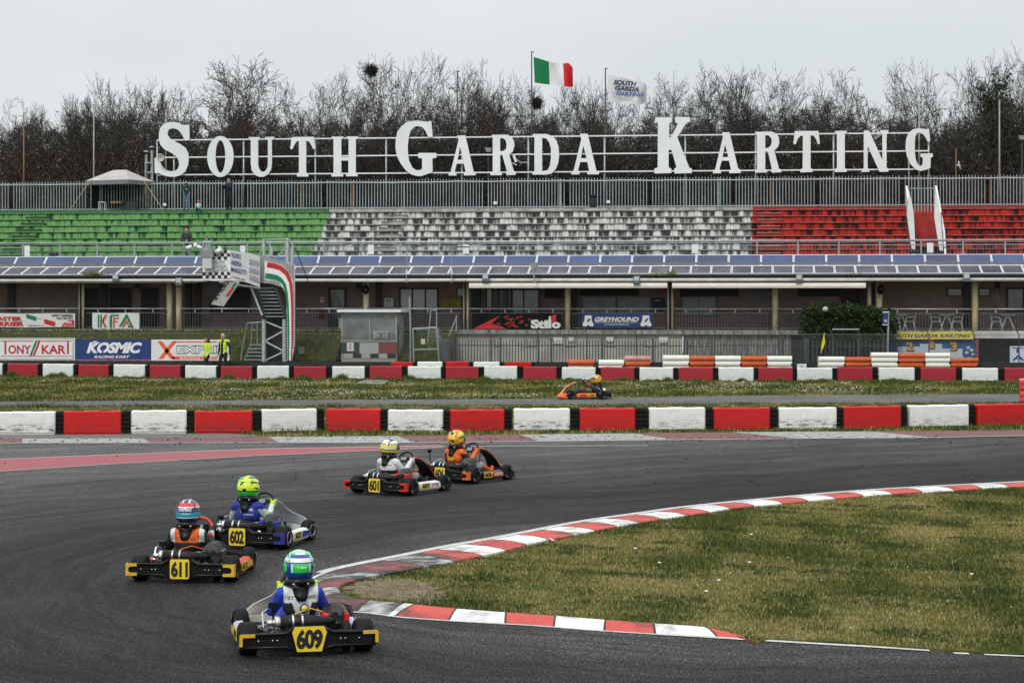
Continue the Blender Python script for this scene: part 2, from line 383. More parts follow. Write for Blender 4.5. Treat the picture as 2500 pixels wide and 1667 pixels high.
bi=0; prevrow=None; L_up=1.18; L_lo=.56; acc=0; col=0; j=0; rows=[]
for i,p in enumerate(inner):
    bi=match(p,bi); rows.append((p,bi))
# block lengths read from the photo: longer on the far arm, short near the apex and on the near arm
apex=min(range(len(inner)),key=lambda k:inner[k].x)
nearlen=lambda s:.57 if s>si[apex] else .66
acc=0;nxt=nearlen(0);red=True;cols=[]
for i in range(len(inner)-1):
    cols.append(red); acc=si[i+1]
    if acc>=nxt and si[-1]-acc>.5: red=not red; nxt=acc+nearlen(acc)
def rowpts(i,skew):
    p,b=rows[i]; jj=max(0,min(len(outer)-1,b-skew)); q=outer[jj]; r=[]
    for f,z in W0:
        v=q.lerp(p,f); r.append((v.x,v.y,z*min(1,max(0,(si[-1]-si[i])/.9))+.006))
    r.append((p.x,p.y,-.03)); return r
gaps=[]
for i in range(len(inner)-1):
    near_apex=-38<(i-apex)<20
    m=(KRD if near_apex else KR) if cols[i] else (KWD if near_apex else KW)
    mb.mt(m)
    sk=9 if i<apex-20 else (-2 if i>apex+10 else 0)
    sk2=9 if i+1<apex-20 else (-2 if i+1>apex+10 else 0)
    a=rowpts(i,sk); b_=rowpts(i+1,sk2)
    gap= i+1<len(cols) and cols[i]!=cols[i+1]
    if gap: gaps.append((a,b_))
    for k in range(len(a)-1): mb.addv([a[k],b_[k],b_[k+1],a[k+1]],[(0,1,2,3)],sm=False)
mb.mt(KG)
for a,b_ in gaps:
    for k in range(len(a)-2):
        d1=(Vector(b_[k])-Vector(a[k]))*.3; d2=(Vector(b_[k+1])-Vector(a[k+1]))*.3; A=Vector(b_[k])-d1*.5;A2=Vector(b_[k+1])-d2*.5; u=Vector((0,0,.003))
        mb.addv([A+u,A+d1+u,A2+d2+u,A2+u],[(0,1,2,3)],sm=False)
mb.build('infield_kerb',kind='structure')
# white edge line outside the kerb
mb=MB(); mb.mt(LINEW)
ol=[p for p in outer]
amin=min(range(len(ol)),key=lambda k:ol[k].x)
for q_,(a,b) in enumerate(zip(ol,ol[1:])):
    if (b-a).length<1e-6: continue
    n=Vector(((b-a).y,-(b-a).x,0)).normalized()
    wd=.16 if q_<amin-14 else .06
    mb.quad((a.x,a.y,.010),(b.x,b.y,.010),(b.x+n.x*wd,b.y+n.y*wd,.010),(a.x+n.x*wd,a.y+n.y*wd,.010))
lowline=[G(1689,1556),G(1875,1567.5),G(2009,1575.5),G(2143,1583),G(2271,1591.5)]
ribbon(mb,LINEW,cat_rom(lowline,.5),.11,.013,1); ribbon(mb,LINEW,[G(2330,1598),G(2368,1599)],.09,.013,1); ribbon(mb,LINEW,[G(2405,1601),G(2500,1605),G(2900,1632)],.08,.013,1)
mb.build('track_edge_line',kind='structure')
inf=[(p.x,p.y) for p in inner]+[(G(*q).x,G(*q).y) for q in [(1875,1563),(2009,1571),(2143,1579),(2271,1588),(2400,1597),(2500,1601),(2900,1627)]]+[(30,18),(30,60)]
GRASS_I=grass_mat('infield_soil',(.04,.055,.012),(.085,.085,.024),(.17,.14,.055),.9)
mb=MB().mt(GRASS_I); mb.prism([(x,y,-.002) for x,y in inf],(0,0,.032)); mb.build('infield_ground',kind='structure')
DIRT=mat('bare_dirt',(.21,.155,.09),.95,col2=(.07,.055,.03),scale=5,detail=9)
mb=MB().mt(DIRT); dp=[G(*q,.03) for q in [(838,1437),(860,1425),(900,1417),(960,1412),(1030,1420),(1075,1442),(1090,1462),(1040,1473),(960,1466),(880,1456)]]
dq=cat_rom([Vector((p.x,p.y,.036)) for p in dp+[dp[0]]],.06); cx_=sum(p.x for p in dq)/len(dq); cy_=sum(p.y for p in dq)/len(dq)
dq=[(cx_+(p.x-cx_)*(1+.10*math.sin(i*.9)+.08*math.sin(i*2.3)+.05*math.sin(i*5.1)),cy_+(p.y-cy_)*(1+.10*math.sin(i*.9)+.08*math.sin(i*2.3)),.036) for i,p in enumerate(dq[:-1])]
mb.addv([(cx_,cy_,.036)]+dq,[(0,i+1,(i+1)%len(dq)+1) for i in range(len(dq))]); mb.build('bare_dirt_patch',kind='structure')
# dirt verge under the near barrier at the left, where no grass grows
mb=MB().mt(mat('dusty_verge',(.17,.16,.145),.95,col2=(.08,.075,.07),scale=5,detail=8))
vg=[G(-300,1072),G(0,1071),G(300,1069.5),G(560,1068),G(640,1064),G(560,1058),G(300,1058),G(0,1060),G(-300,1062)]
mb.addv([(p.x,p.y,.006) for p in vg],[tuple(range(len(vg)))]); mb.build('dusty_verge',kind='structure')
# ---- grass blades, daisies
def fnoise(x,y,s,seed=0):
    r=np.random.RandomState(seed); v=0
    for k in range(6):
        a=r.rand()*6.28; f=s*(1+k*.6); v=v+np.sin(x*np.cos(a)*f+y*np.sin(a)*f+r.rand()*6)/(1+k*.4)
    return v/2.6
def inpoly(x,y,poly):
    c=np.zeros(len(x),bool); n=len(poly)
    for i in range(n):
        x1,y1=poly[i];x2,y2=poly[(i+1)%n]
        if abs(y2-y1)<1e-12: continue
        m=((y1>y)!=(y2>y))&(x<(x2-x1)*(y-y1)/(y2-y1)+x1); c^=m
    return c
def blade_mat(name,c,tr=.25):
    m,t,b=node_mat(name); L=t.links.new; n=noise(t,posn(t),30,2)
    L(mixc(t,1,c,ramp(t,[(.3,(.55,.6,.55)),(.7,(1.45,1.4,1.4))],n).outputs[0],'MULTIPLY'),b.inputs['Base Color'])
    b.inputs['Roughness'].default_value=.7; b.inputs['Specular IOR Level'].default_value=.2; return m
BL=[blade_mat('blade_green',(.06,.095,.014)),blade_mat('blade_dark',(.025,.05,.010)),blade_mat('blade_olive',(.13,.125,.024)),blade_mat('blade_straw',(.34,.28,.11))]
DAISY=flat('white_petals',(.8,.8,.76),.7); YFL=flat('yellow_petals',(.75,.55,.03),.7); BFL=flat('pale_blue_petals',(.45,.5,.75),.7)
def tri_mesh(name,V,mi,mats,nper=3,kind='stuff',label=None):
    n=len(V)//nper; me=bpy.data.meshes.new(name)
    me.vertices.add(len(V)); me.vertices.foreach_set('co',V.astype(np.float32).ravel())
    me.loops.add(len(V)); me.loops.foreach_set('vertex_index',np.arange(len(V),dtype=np.int32))
    me.polygons.add(n); me.polygons.foreach_set('loop_start',np.arange(n,dtype=np.int32)*nper)
    try: me.polygons.foreach_set('loop_total',np.full(n,nper,dtype=np.int32))
    except Exception: pass
    for m in mats: me.materials.append(m)
    me.polygons.foreach_set('material_index',mi.astype(np.int32)); me.update(calc_edges=True); me.validate()
    o=bpy.data.objects.new(name,me); C.objects.link(o); tag(o,label,None,None,kind); return o
def blades(name,n,box,poly,h,wd,seed,label,zf=None,base=0,dry=0,fl=(),dens=None,tuft=0,cat='grass'):
    r=np.random.RandomState(seed)
    x=r.uniform(box[0],box[2],n); y=r.uniform(box[1],box[3],n)
    if poly is not None:
        k=inpoly(x,y,poly); x=x[k];y=y[k]
    q=fnoise(x,y,.9,seed)+.5*fnoise(x,y,3.1,seed+1)
    if dens is not None:
        k=r.rand(len(x))<dens(x,y); x=x[k];y=y[k];q=q[k]
    n=len(x); z=np.full(n,base,float) if zf is None else zf(x,y)
    hh=h*(.55+.8*r.rand(n))*(1+.45*q*(q<0)*-1+tuft*np.maximum(0,-q)); a=r.uniform(0,6.28,n); ln=r.uniform(0,.7,n)*hh
    b=r.uniform(0,6.28,n); ww=wd*(.6+.8*r.rand(n))
    V=np.zeros((n,3,3))
    V[:,0,0]=x-np.cos(a)*ww/2;V[:,0,1]=y-np.sin(a)*ww/2;V[:,0,2]=z
    V[:,1,0]=x+np.cos(a)*ww/2;V[:,1,1]=y+np.sin(a)*ww/2;V[:,1,2]=z
    V[:,2,0]=x+np.cos(b)*ln;V[:,2,1]=y+np.sin(b)*ln;V[:,2,2]=z+hh
    q2=fnoise(x,y,2.4,seed+7)+.4*fnoise(x,y,6.5,seed+8); u=r.rand(n); p_dry=np.clip(.24+.50*q+dry,.02,.9)
    mi=np.where(u<p_dry,3,np.where(u<p_dry+.3,2,np.where(u<p_dry+.62,0,1))); dk=(q2<-.42)&(r.rand(n)<.75); mi=np.where(dk,1,mi); hh=hh*np.where(dk,1.5,1)
    V=V.reshape(-1,3); mats=list(BL)
    for (m,cnt,size,hz,thr,sd) in fl:
        rr=np.random.RandomState(sd); fx=rr.uniform(box[0],box[2],cnt*4); fy=rr.uniform(box[1],box[3],cnt*4)
        k=(fnoise(fx,fy,.35,sd)+.5*fnoise(fx,fy,1.7,sd+3)+rr.rand(len(fx))*.6>thr)
        if poly is not None: k&=inpoly(fx,fy,poly)
        fx=fx[k][:cnt];fy=fy[k][:cnt];c=len(fx)
        fz=(np.full(c,base,float) if zf is None else zf(fx,fy))+hz*(.6+.6*rr.rand(c)); s_=size*(.6+.8*rr.rand(c))
        f=np.zeros((c,2,3,3)); th=rr.uniform(0,6.28,c)
        for t_ in range(2):
            for v_ in range(3):
                an=th+(t_*math.pi)+v_*2.09
                f[:,t_,v_,0]=fx+np.cos(an)*s_;f[:,t_,v_,1]=fy+np.sin(an)*s_;f[:,t_,v_,2]=fz+np.sin(an+1)*s_*.5
        V=np.vstack([V,f.reshape(-1,3)]); mats.append(m); mi=np.concatenate([mi,np.full(2*c,len(mats)-1)])
    return tri_mesh(name,V,mi,mats,3,'stuff',label)
nodirt=[(p.x,p.y) for p in dp]
def dinf(x,y): 
    k=inpoly(x,y,nodirt); c=np.hypot((x-nodirt[0][0])*.35-.35,y-np.mean([p[1] for p in nodirt])); return np.where(k,np.clip(.10+.35*(fnoise(x,y,6.,8)>.1)+.3*(c>.9),0,1),np.clip(.45+.5*c,0,1))
blades('infield_grass',420000,(-2.6,20.5,14,44),inf,.036,.012,3,'patchy green and straw coloured grass covering the infield inside the kerb',base=.03,dry=.05,
       fl=[(DAISY,260,.010,.04,.9,5),(BFL,420,.009,.035,.95,9)],dens=dinf,tuft=.5)
farp=[(p.x,p.y) for p in ext(back,8)]+[(34,100),(-34,102)]
blades('verge_grass_with_daisies',230000,(-30,72,30,100),farp,.07,.035,11,'green and straw grass dotted with white daisies between the far track and the far barrier row',dry=-.02,
       fl=[(DAISY,4600,.024,.08,.62,21)],tuft=.6)
strip2=[(p.x,p.y) for p in ext(front,8)]+[(34,60),(-34,57)]
blades('barrier_verge_grass',110000,(-24,57,24,76),strip2,.055,.03,13,'grass strip between the near barrier row and the far track',dry=-.12,tuft=.9)
nb=[G(530,1062),G(1250,1056),G(1875,1050),G(2500,1038)]
nv=[(p.x,p.y+.3) for p in ext([G(580,1057),G(1250,1054),G(1875,1047),G(2500,1036)],.3)]+[(20,57),(15,55.9)]+[(G(2500,1050).x,G(2500,1050).y),(G(2130,1052.5).x,G(2130,1052.5).y),(G(1786,1054.5).x,G(1786,1054.5).y),(G(1271,1060.5).x,G(1271,1060.5).y),(G(968,1064).x,G(968,1064).y),(G(655,1066).x,G(655,1066).y)]
blades('front_verge_grass',26000,(-10,52,16,62),nv,.09,.03,17,'thin grass strip along the foot of the near barrier row',dry=-.02,tuft=.6)
# loose rubber crumbs and clods on the run-off
mb=MB().mt(mat('rubber_crumbs',(.02,.018,.016),.9)); r=random.Random(4)
for k in range(330):
    px=r.uniform(0,2500); py=1064+abs(r.gauss(0,9)) if r.random()<.8 else r.uniform(1070,1200)
    if px<700: py+=6
    p=G(px,py); s=r.uniform(.010,.032)
    mb.ell((p.x,p.y,.012+s*.2),(s*r.uniform(.8,2),s,s*.35),5,3)
mb.build('rubber_crumbs',label='dark rubber crumbs and clods scattered over the run-off strip',kind='stuff')
mb=MB().mt(flat('litter_paper',(.75,.75,.72))); 
for (px,py) in [(1345,1322),(1350,1325),(1834,1310),(1755,1423),(1551,1345),(1610,1380),(1830,1379),(1725,1450),(2372,1408)]:
    p=G(px,py,.03); mb.ell((p.x,p.y,.07),(.028,.022,.012),6,4)
mb.build('scattered_stones',label='small pale stones and litter lying in the infield grass',kind='stuff')

# skid marks: thin rubber ribbons following the bend
m,t,b=node_mat('skid_rubber'); L=t.links.new; tcn=N(t,'ShaderNodeTexCoord'); n_=noise(t,tcn.outputs['Object'],4,6,.8); n2_=noise(t,tcn.outputs['Object'],30,2,.8)
k_=mth(t,'MULTIPLY',ramp(t,[(.38,(0,)*3),(.62,(.8,)*3)],n_).outputs[0],ramp(t,[(.35,(.3,)*3),(.6,(1,)*3)],n2_).outputs[0])
b.inputs['Base Color'].default_value=(.010,.010,.011,1); b.inputs['Roughness'].default_value=.6; L(k_,b.inputs['Alpha']); SKID=m
rs=random.Random(12); mb=MB().mt(SKID)
def trackpt(r_,s_):     # s_<0 round the apex, s_>0 along the far straight, s_<-pi along the near straight
    cx_,cy_=3,27.5; d_=Vector((.83,.55,0)); nrm=Vector((-.55,.83,0)); e_=Vector((.93,-.36,0)); n2v=Vector((-.36,-.93,0))
    a0=math.atan2(nrm.y,nrm.x); a1=math.atan2(n2v.y,n2v.x)+2*math.pi; tot=a1-a0
    if s_<0: return Vector((cx_,cy_,0))+nrm*r_+d_*(-s_)
    if s_>tot: return Vector((cx_,cy_,0))+n2v*r_+e_*(s_-tot)*1.0
    a=a0+s_; return Vector((cx_+r_*math.cos(a),cy_+r_*math.sin(a),0))
for q_ in range(44):
    r0=rs.uniform(6.2,13.5); s0=rs.uniform(-9,3.4); ln=rs.uniform(.5,2.2) if s0>0 else rs.uniform(2,7); dr=rs.uniform(-.9,.9); w_=rs.uniform(.07,.20); z_=.0065+.00004*q_
    pl=[trackpt(r0+dr*(i/24)**1.5,s0+ln*i/24) for i in range(25)]
    for i,(a,b_) in enumerate(zip(pl,pl[1:])):
        f=math.sin(math.pi*(i+.5)/24)**.6; n_=(b_-a).normalized(); n_=Vector((-n_.y,n_.x,0))*w_*f
        mb.quad((a.x-n_.x,a.y-n_.y,z_),(b_.x-n_.x,b_.y-n_.y,z_),(b_.x+n_.x,b_.y+n_.y,z_),(a.x+n_.x,a.y+n_.y,z_))
mb.build('skid_marks',kind='structure')
# ================================================================ BARRIERS, BOARDS, LOW WALL
def scuffmat(name,base,amt,seed):
    m,t,b=node_mat(name); L=t.links.new; tc=N(t,'ShaderNodeTexCoord'); s=N(t,'ShaderNodeSeparateXYZ'); L(tc.outputs['Object'],s.inputs[0])
    mp=N(t,'ShaderNodeMapping'); mp.inputs['Scale'].default_value=(1.6,1.6,13); mp.inputs['Location'].default_value=(seed*3.1,0,seed); L(tc.outputs['Object'],mp.inputs[0])
    n=noise(t,mp.outputs[0],1.9,9,.78)
    h=ramp(t,[(.05,(.25,)*3),(.16,(1,)*3),(.36,(.9,)*3),(.55,(0,)*3)],mth(t,'DIVIDE',s.outputs[2],.64)).outputs[0]
    k=mth(t,'MULTIPLY',ramp(t,[(.48,(0,)*3),(.58,(1,)*3)],n).outputs[0],mth(t,'MULTIPLY',h,amt),clamp=True)
    g=noise(t,tc.outputs['Object'],5,5); c0=mixc(t,1,base,ramp(t,[(.3,(.86,.85,.83)),(.7,(1.03,1.03,1.03))],g).outputs[0],'MULTIPLY')
    L(mixc(t,k,c0,(.03,.03,.032)),b.inputs['Base Color']); b.inputs['Roughness'].default_value=.42; b.inputs['Specular IOR Level'].default_value=.4; return m
BR=mat('barrier_red',(.54,.010,.009),.38,var=.12,scale=3,spec=.4); BW=mat('barrier_white',(.80,.82,.80),.45,var=.05,scale=3)
BR2=scuffmat('faded_barrier_red',(.36,.020,.032),.4,5); BW2=scuffmat('weathered_barrier_white',(.72,.76,.73),.4,6)
SCUFF=[scuffmat('scuffed_barrier_white',(.78,.79,.76),1.0,1),scuffmat('scuffed_barrier_red',(.54,.010,.009),.9,2),scuffmat('lightly_scuffed_white',(.78,.79,.76),.6,3),scuffmat('lightly_scuffed_red',(.54,.010,.009),.45,4)]
def barrier(px0,px1,pb0,pb1,gap_px,hgt,red,m,label,group,dz=.30,gapn=5,sl=0):
    """one plastic covered tyre block; photo x range at base line, base y at both ends"""
    a=G(px0,pb0); b=G(px1,pb1); d=(b-a); L_=d.length; ang=math.atan2(d.y,d.x)
    c=(a+b)/2; jr=random.Random(label); ang+=jr.uniform(-.018,.018); c=c+Vector((0,jr.uniform(-.03,.05),0)); hgt=hgt*(1+jr.uniform(-.02,.03)); t=thing('barrier_block',label,'barrier',c,ang,group)
    Mx=MW[t]; mb=MB(Mx); th=dz
    n=Vector((0,1,0))
    # cover: chamfered shell with a shallow lip along the top and hand slots
    mb.mt(m); mb.box((0,th/2+.02,hgt/2),(L_,th,hgt-.03),bev=.035)
    mb.box((0,th/2+.02,.03),(L_-.06,th-.04,.05))
    for sx in(-.27,.22): mb.mt(BLACK).box((sx*L_,th*.5,hgt-.012),(L_*.2,.05,.016))
    mb.build('cover',parent=t)
    g=MB(Mx).mt(RUBBER); r_=(th-.04)/2
    c2=G(px1+gap_px/2,pb1); x0=L_/2; x1=(Mx.inverted()@G(px1+gap_px,pb1)).x
    w_=x1-x0
    for k in range(gapn):
        z0=.02+k*(hgt-.06)/gapn; hh=(hgt-.06)/gapn
        g.box(((x0+x1)/2,th/2+.03,z0+hh/2),(w_-.012,th-.05-.012*(k%2),hh*.86),bev=.015)
    g.box(((x0+x1)/2,th/2+.05,hgt/2),(w_-.02,th-.11,hgt-.05))
    g.build('tyre_stack',parent=t); return t
near=[(-25,135,0),(155,296,1),(319,455,0),(475,616,1),(641,775,0),(796,928,1),(946,1081,0),(1099,1233,1),(1255,1392,0),(1416,1552,1),(1586,1723,0),(1744,1882,1),(1904,2044,0),(2062,2203,1),(2225,2368,0),(2390,2535,1)]
def yb(x): return np.interp(x,[-30,135,296,616,775,1081,1233,1552,1882,2044,2203,2368,2540],[1062,1061,1060,1057.5,1054.5,1056,1054,1052.5,1050,1049,1045.5,1042,1038])
for i,(a,b,red) in enumerate(near):
    nx=near[i+1][0] if i+1<len(near) else b+22
    m=SCUFF[red] if i in(0,2,3,5,6,7,8,12,15) else SCUFF[2+red]
    col='red' if red else 'white'; k=sum(1 for q in near[:i+1] if q[2]==red)
    what='scuffed' if i in(0,2,3,5,6,7,8,12,15) else 'clean'
    barrier(a,b,yb(a),yb(b),nx-b-1,.64,red,m,f'{what} {col} barrier block, {ORD[k-1]} {col} one from the left in the near row','near row of red and white barrier blocks')
far=[(-60,5,0),(17,91,1),(103,177,0),(189,264,1),(276,352,0),(364,439,1),(451,526,0),(538,615,1),(627.5,705,0),(717,796,1),(810.5,890,0),(902,981,1),(995,1076,0),(1088,1168,1),(1182,1262,0),(1277,1358,1),(1371,1453,0),(1466,1548,1),(1561,1643,0),(1657,1740,1),(1755,1840,0),(1852,1936,1),(1947,2033,0),(2046,2131,1),(2146.5,2233,0),(2248,2335,1),(2350,2437,0),(2453,2540,1)]
def yf(x): return np.interp(x,[0,300,560,900,1250,1600,1900,2100,2500],[919,923,927,927,928,931,932,931,932])
for i,(a,b,red) in enumerate(far):
    nx=far[i+1][0] if i+1<len(far) else b+13
    col='red' if red else 'white'; k=sum(1 for q in far[:i+1] if q[2]==red)
    barrier(a,b,yf(a),yf(b),nx-b-.6,.63,red,BR2 if red else BW2,f'{"faded red" if red else "dull white"} block, {ORD[k-1]} {col} one from the left in the far row','far row of faded red and white barrier blocks',gapn=6)
# short row of brighter blocks behind the far row
for i,(a,b,red) in enumerate([(954,1008,1),(1019,1080,0),(1087.5,1145,1),(1156,1219.5,0),(1232,1298,1)]):
    la=['red barrier block at the left end of the short row behind','white barrier block beside the left red one in the short back row','middle bright red barrier block in the short back row','white barrier block right of the middle red one in the back row','red barrier block at the right end of the short back row']
    barrier(a,b,919.5,919.5,9,.72,red,BR if red else BW,la[i],'short row of bright blocks behind the far row')
# tufts against the blocks
def tufts(name,spots,label):
    r=np.random.RandomState(5); V=[]
    for (px,py,wd,hh,n) in spots:
        p=G(px,py)
        x=p.x+r.normal(0,wd/2,n); y=p.y-.04-abs(r.normal(0,.08,n)); h=hh*np.exp(-((x-p.x)/wd)**2)*(.4+.6*r.rand(n)); a=r.uniform(0,6.28,n); ln=h*r.uniform(.1,.8,n)
        q=np.zeros((n,3,3)); w_=.035
        q[:,0]=np.c_[x-w_/2,y,np.zeros(n)];q[:,1]=np.c_[x+w_/2,y,np.zeros(n)];q[:,2]=np.c_[x+np.cos(a)*ln,y+np.sin(a)*ln*.4,h]; V.append(q.reshape(-1,3))
    V=np.vstack(V); tri_mesh(name,V,r.choice([0,0,1,2],len(V)//3),BL,3,'stuff',label)
rr=random.Random(8); sp=[]
for px in list(range(0,2500,14)): sp.append((px+rr.uniform(-5,5),yf(px)+1,.25,rr.uniform(.08,.22),60))
for px,h in [(30,.4),(130,.3),(150,.35),(560,.38),(690,.25),(740,.35),(835,.4),(925,.25),(1000,.35),(1185,.3),(1390,.22),(1520,.25),(1630,.3),(1700,.2),(1810,.25),(1900,.25),(2010,.22),(2105,.2),(2180,.25)]: sp.append((px,yf(px)+1.5,.35,h,260))
for px in range(620,2500,11): sp.append((px+rr.uniform(-5,5),yb(px)+.8,.2,rr.uniform(.04,.12),40))
tufts('weed_tufts',sp,'weeds and long grass tufts growing along the foot of the barrier rows')
# orange and white ribbed water-filled barriers
OR=mat('orange_plastic',(.55,.085,.008),.5,var=.15,scale=4); ORF=mat('bleached_orange_plastic',(.55,.30,.25),.7,var=.2,scale=3); WP=mat('ribbed_white_plastic',(.74,.73,.67),.55,var=.06)
def ribbed(px0,px1,ptop,col,n,Y,label,fade=()):
    a=at(px0,ptop,Y); b=at(px1,ptop,Y); L_=b.x-a.x; top=a.z; base=max(0,top-n*.27) if n*.27<top else 0
    c=((a.x+b.x)/2,Y,0); t=thing('ribbed_barrier',label,'barrier',c,0,'orange and white ribbed barriers behind the far row'); M=MW[t]
    hh=top/ n
    for k in range(n):
        m=OR if col else WP
        if k in fade: m=ORF
        z0=k*hh; g=MB(M).mt(m)
        pr=[(0,z0+.005),(-.17,z0+.01),(-.20,z0+hh*.25),(-.20,z0+hh*.55),(-.15,z0+hh*.82),(-.13,z0+hh-.006),(.13,z0+hh-.006),(.15,z0+hh*.82),(.20,z0+hh*.55),(.20,z0+hh*.25),(.17,z0+.01)]
        g.prism([(-L_/2+.01,y,z) for y,z in pr],(L_-.02,0,0))
        g.build('rib_section',parent=t)
    g=MB(M).mt(BLACK); g.tube([(L_/2-.06,-.19,top*.6),(L_/2+.03,-.19,top*.6)],.05,8); g.build('link_pin',parent=t)
Yr=98.5
for a,b,t_,c_,n,l,f in [(1387,1451,877,1,3,'low orange ribbed barrier with bleached lower half, alone left of the white one',(1,)),
 (1461,1523,877.5,0,3,'low white ribbed barrier just left of the bleached orange one',()),
 (1525,1589,868,1,4,'taller orange ribbed barrier with bleached pink top rib',(3,1)),
 (1617.5,1682,866.5,0,4,'white ribbed barrier at the left end of the long middle run',()),
 (1683,1744,868,1,4,'orange ribbed barrier, left one of the two in the middle run',()),
 (1744.5,1808,868,0,4,'white ribbed barrier between the two orange ones of the middle run',()),
 (1809,1871,868.5,1,4,'orange ribbed barrier, right one of the two in the middle run',()),
 (1871.5,1933,868.5,0,4,'white ribbed barrier at the right end of the middle run',()),
 (1997,2061,870,0,4,'white ribbed barrier in front of the yellow flag and grey gate',()),
 (2062,2125,871,1,4,'orange ribbed barrier below the right side of the dark hedge',()),
 (2125.5,2191,860,0,5,'tall white ribbed barrier under the left of the podium wall',()),
 (2192,2256,862,1,5,'tall orange ribbed barrier under the podium numbers',()),
 (2257,2318,861,0,5,'tall white ribbed barrier under the number 3 of the podium',()),
 (2319,2387,873,1,4,'orange ribbed barrier at the right end, beside the dark opening',())]: ribbed(a,b,t_,c_,n,Yr,l,f)
# black low wall (rubber belt) behind the far row
mb=MB(); mb.mt(mat('black_belt_wall',(.02,.021,.023),.7,var=.2,scale=2))
a=at(-80,880.5,100.6); b=at(2600,889,98.6); mb.prism([(a.x,a.y,0),(b.x,b.y,0),(b.x,b.y,.66),(a.x,a.y,.66)],(0,.15,0))
mb.build('belt_wall',label='low black belt wall running behind the far barrier row',cat='wall')
# advertising boards
def board(x0,y0,x1,y1,Y,label,base,draw,name='advert_board',cat='sign',thick=.05,post=True):
    a=at(x0,y1,Y); b=at(x1,y0,Y); L_=b.x-a.x; h=b.z-a.z
    t=thing(name,label,cat,((a.x+b.x)/2,Y,a.z)); M=MW[t]; p=MB(M).mt(base); p.box((0,thick/2,h/2),(L_,thick,h)); 
    o=Vector((a.x,Y,a.z))
    def T(m,body,fx0,fy0,fx1,fy1,bold=0,shear=0,space=1,lift=.006): text_on(p2,m,body,o+Vector((L_*fx0,0,h*fy0)),(L_*(fx1-fx0),0,0),(0,0,h*(fy1-fy0)),bold,shear,space,lift)
    def Q(m,pts,lift=.004): p2.mt(m); p2.addv([o+Vector((L_*x,-lift,h*y)) for x,y in pts],[tuple(range(len(pts)))])
    p.build('panel',parent=t); p2=MB(); draw(T,Q)
    if p2.v: p2.build('lettering',parent=t)
    if post:
        for f in(-.42,0,.42): MB(M).mt(STEEL).box((L_*f,thick+.03,h/2-.2),(.05,.05,h+.3)).build('post',parent=t)
    return t
NAVY=flat('navy_print',(.012,.04,.16),.5); ORG=flat('orange_print',(.78,.12,.02),.5); PURP=flat('purple_print',(.45,.1,.35),.5); PW=flat('white_print',(.78,.79,.80),.5); PB=flat('black_print',(.012,.012,.014),.5); PR=flat('red_print',(.50,.015,.02),.5); PG=flat('green_print',(.0,.19,.08),.5); PY=flat('yellow_print',(.75,.58,.03),.5); PO=flat('brick_print',(.55,.10,.04),.5)
def d1(T,Q):
    Q(PR,[(.02,.16),(.965,.16),(.965,.19),(.02,.19)]);Q(PR,[(.02,.84),(.45,.84),(.45,.88),(.02,.88)]);Q(PR,[(.55,.84),(.955,.84),(.955,.88),(.55,.88)])
    for q in ((.0,.03,.98,.05),(.0,.95,.98,.97)): Q(PG,[(q[0],q[1]),(q[2],q[1]),(q[2],q[3]),(q[0],q[3])])
    Q(PG,[(.972,.05),(.98,.05),(.98,.95),(.972,.95)])
    Q(PR,[(.07,.26),(.095,.26),(.095,.84),(.07,.84)]);Q(PR,[(.895,.28),(.92,.28),(.92,.84),(.895,.84)])
    T(PR,'ONY',.12,.28,.42,.68,.03);T(PR,'KAR',.56,.28,.88,.68,.03)
    Q(PG,[(.40,.2),(.43,.2),(.51,.9),(.48,.9)]);Q(PR,[(.44,.2),(.47,.2),(.55,.9),(.52,.9)])
board(-2,825,183,879,101.0,'white board with dark red TONY KART lettering at the far left',WHITE,d1)
def d2(T,Q):
    T(PW,'KOSMIC',.15,.34,.88,.86,.05,.3,.95); T(PW,'RACING KART',.25,.11,.72,.24,.03,.3); Q(PURP,[(0,0),(1,0),(1,.05),(0,.05)])
    Q(NAVY,[(.35,.34),(.37,.34),(.38,.6),(.36,.6)],.009); Q(PW,[(.2,.76),(.30,.90),(.26,.92),(.18,.78)])
board(183.3,828,369,880,100.95,'navy blue board with white KOSMIC RACING KART lettering',NAVY,d2)
def d3(T,Q):
    Q(ORG,[(.08,.92),(.14,.92),(.31,.08),(.245,.08)]);Q(ORG,[(.09,.08),(.15,.08),(.33,.93),(.27,.93)]);Q(ORG,[(.30,.86),(.84,.86),(.84,.92),(.30,.92)]);Q(ORG,[(.27,.05),(.84,.05),(.84,.20),(.27,.20)])
    T(PW,'RACING KART',.37,.07,.83,.17,.02,0,1.1); T(PB,'EXPRIT',.325,.32,.97,.72,.06); T(PW,'EXPRIT',.333,.36,.962,.68,.02,0,1,.010)
board(369.3,829,560,880,100.9,'white board with orange cross and EXPRIT lettering behind two marshals',WHITE,d3)
def dT(T,Q):
    T(NAVY,'TROFEO',.05,.70,1.9,.95,.02);T(NAVY,'ANDREA',.05,.38,1.9,.62,.02);T(NAVY,'MARGUTTI',.05,.05,2.4,.3,.02)
board(2466,845,2560,902,99.9,'white board with navy TROFEO ANDREA MARGUTTI lettering at the right edge',flat('pale_board',(.62,.66,.78),.5),dT)
board(1946,888,1969,902,98.9,'small white square notice on the black wall right of the ribbed run',WHITE,lambda T,Q:T(PB,'P',.42,.3,.6,.75),name='notice_sign',post=False)
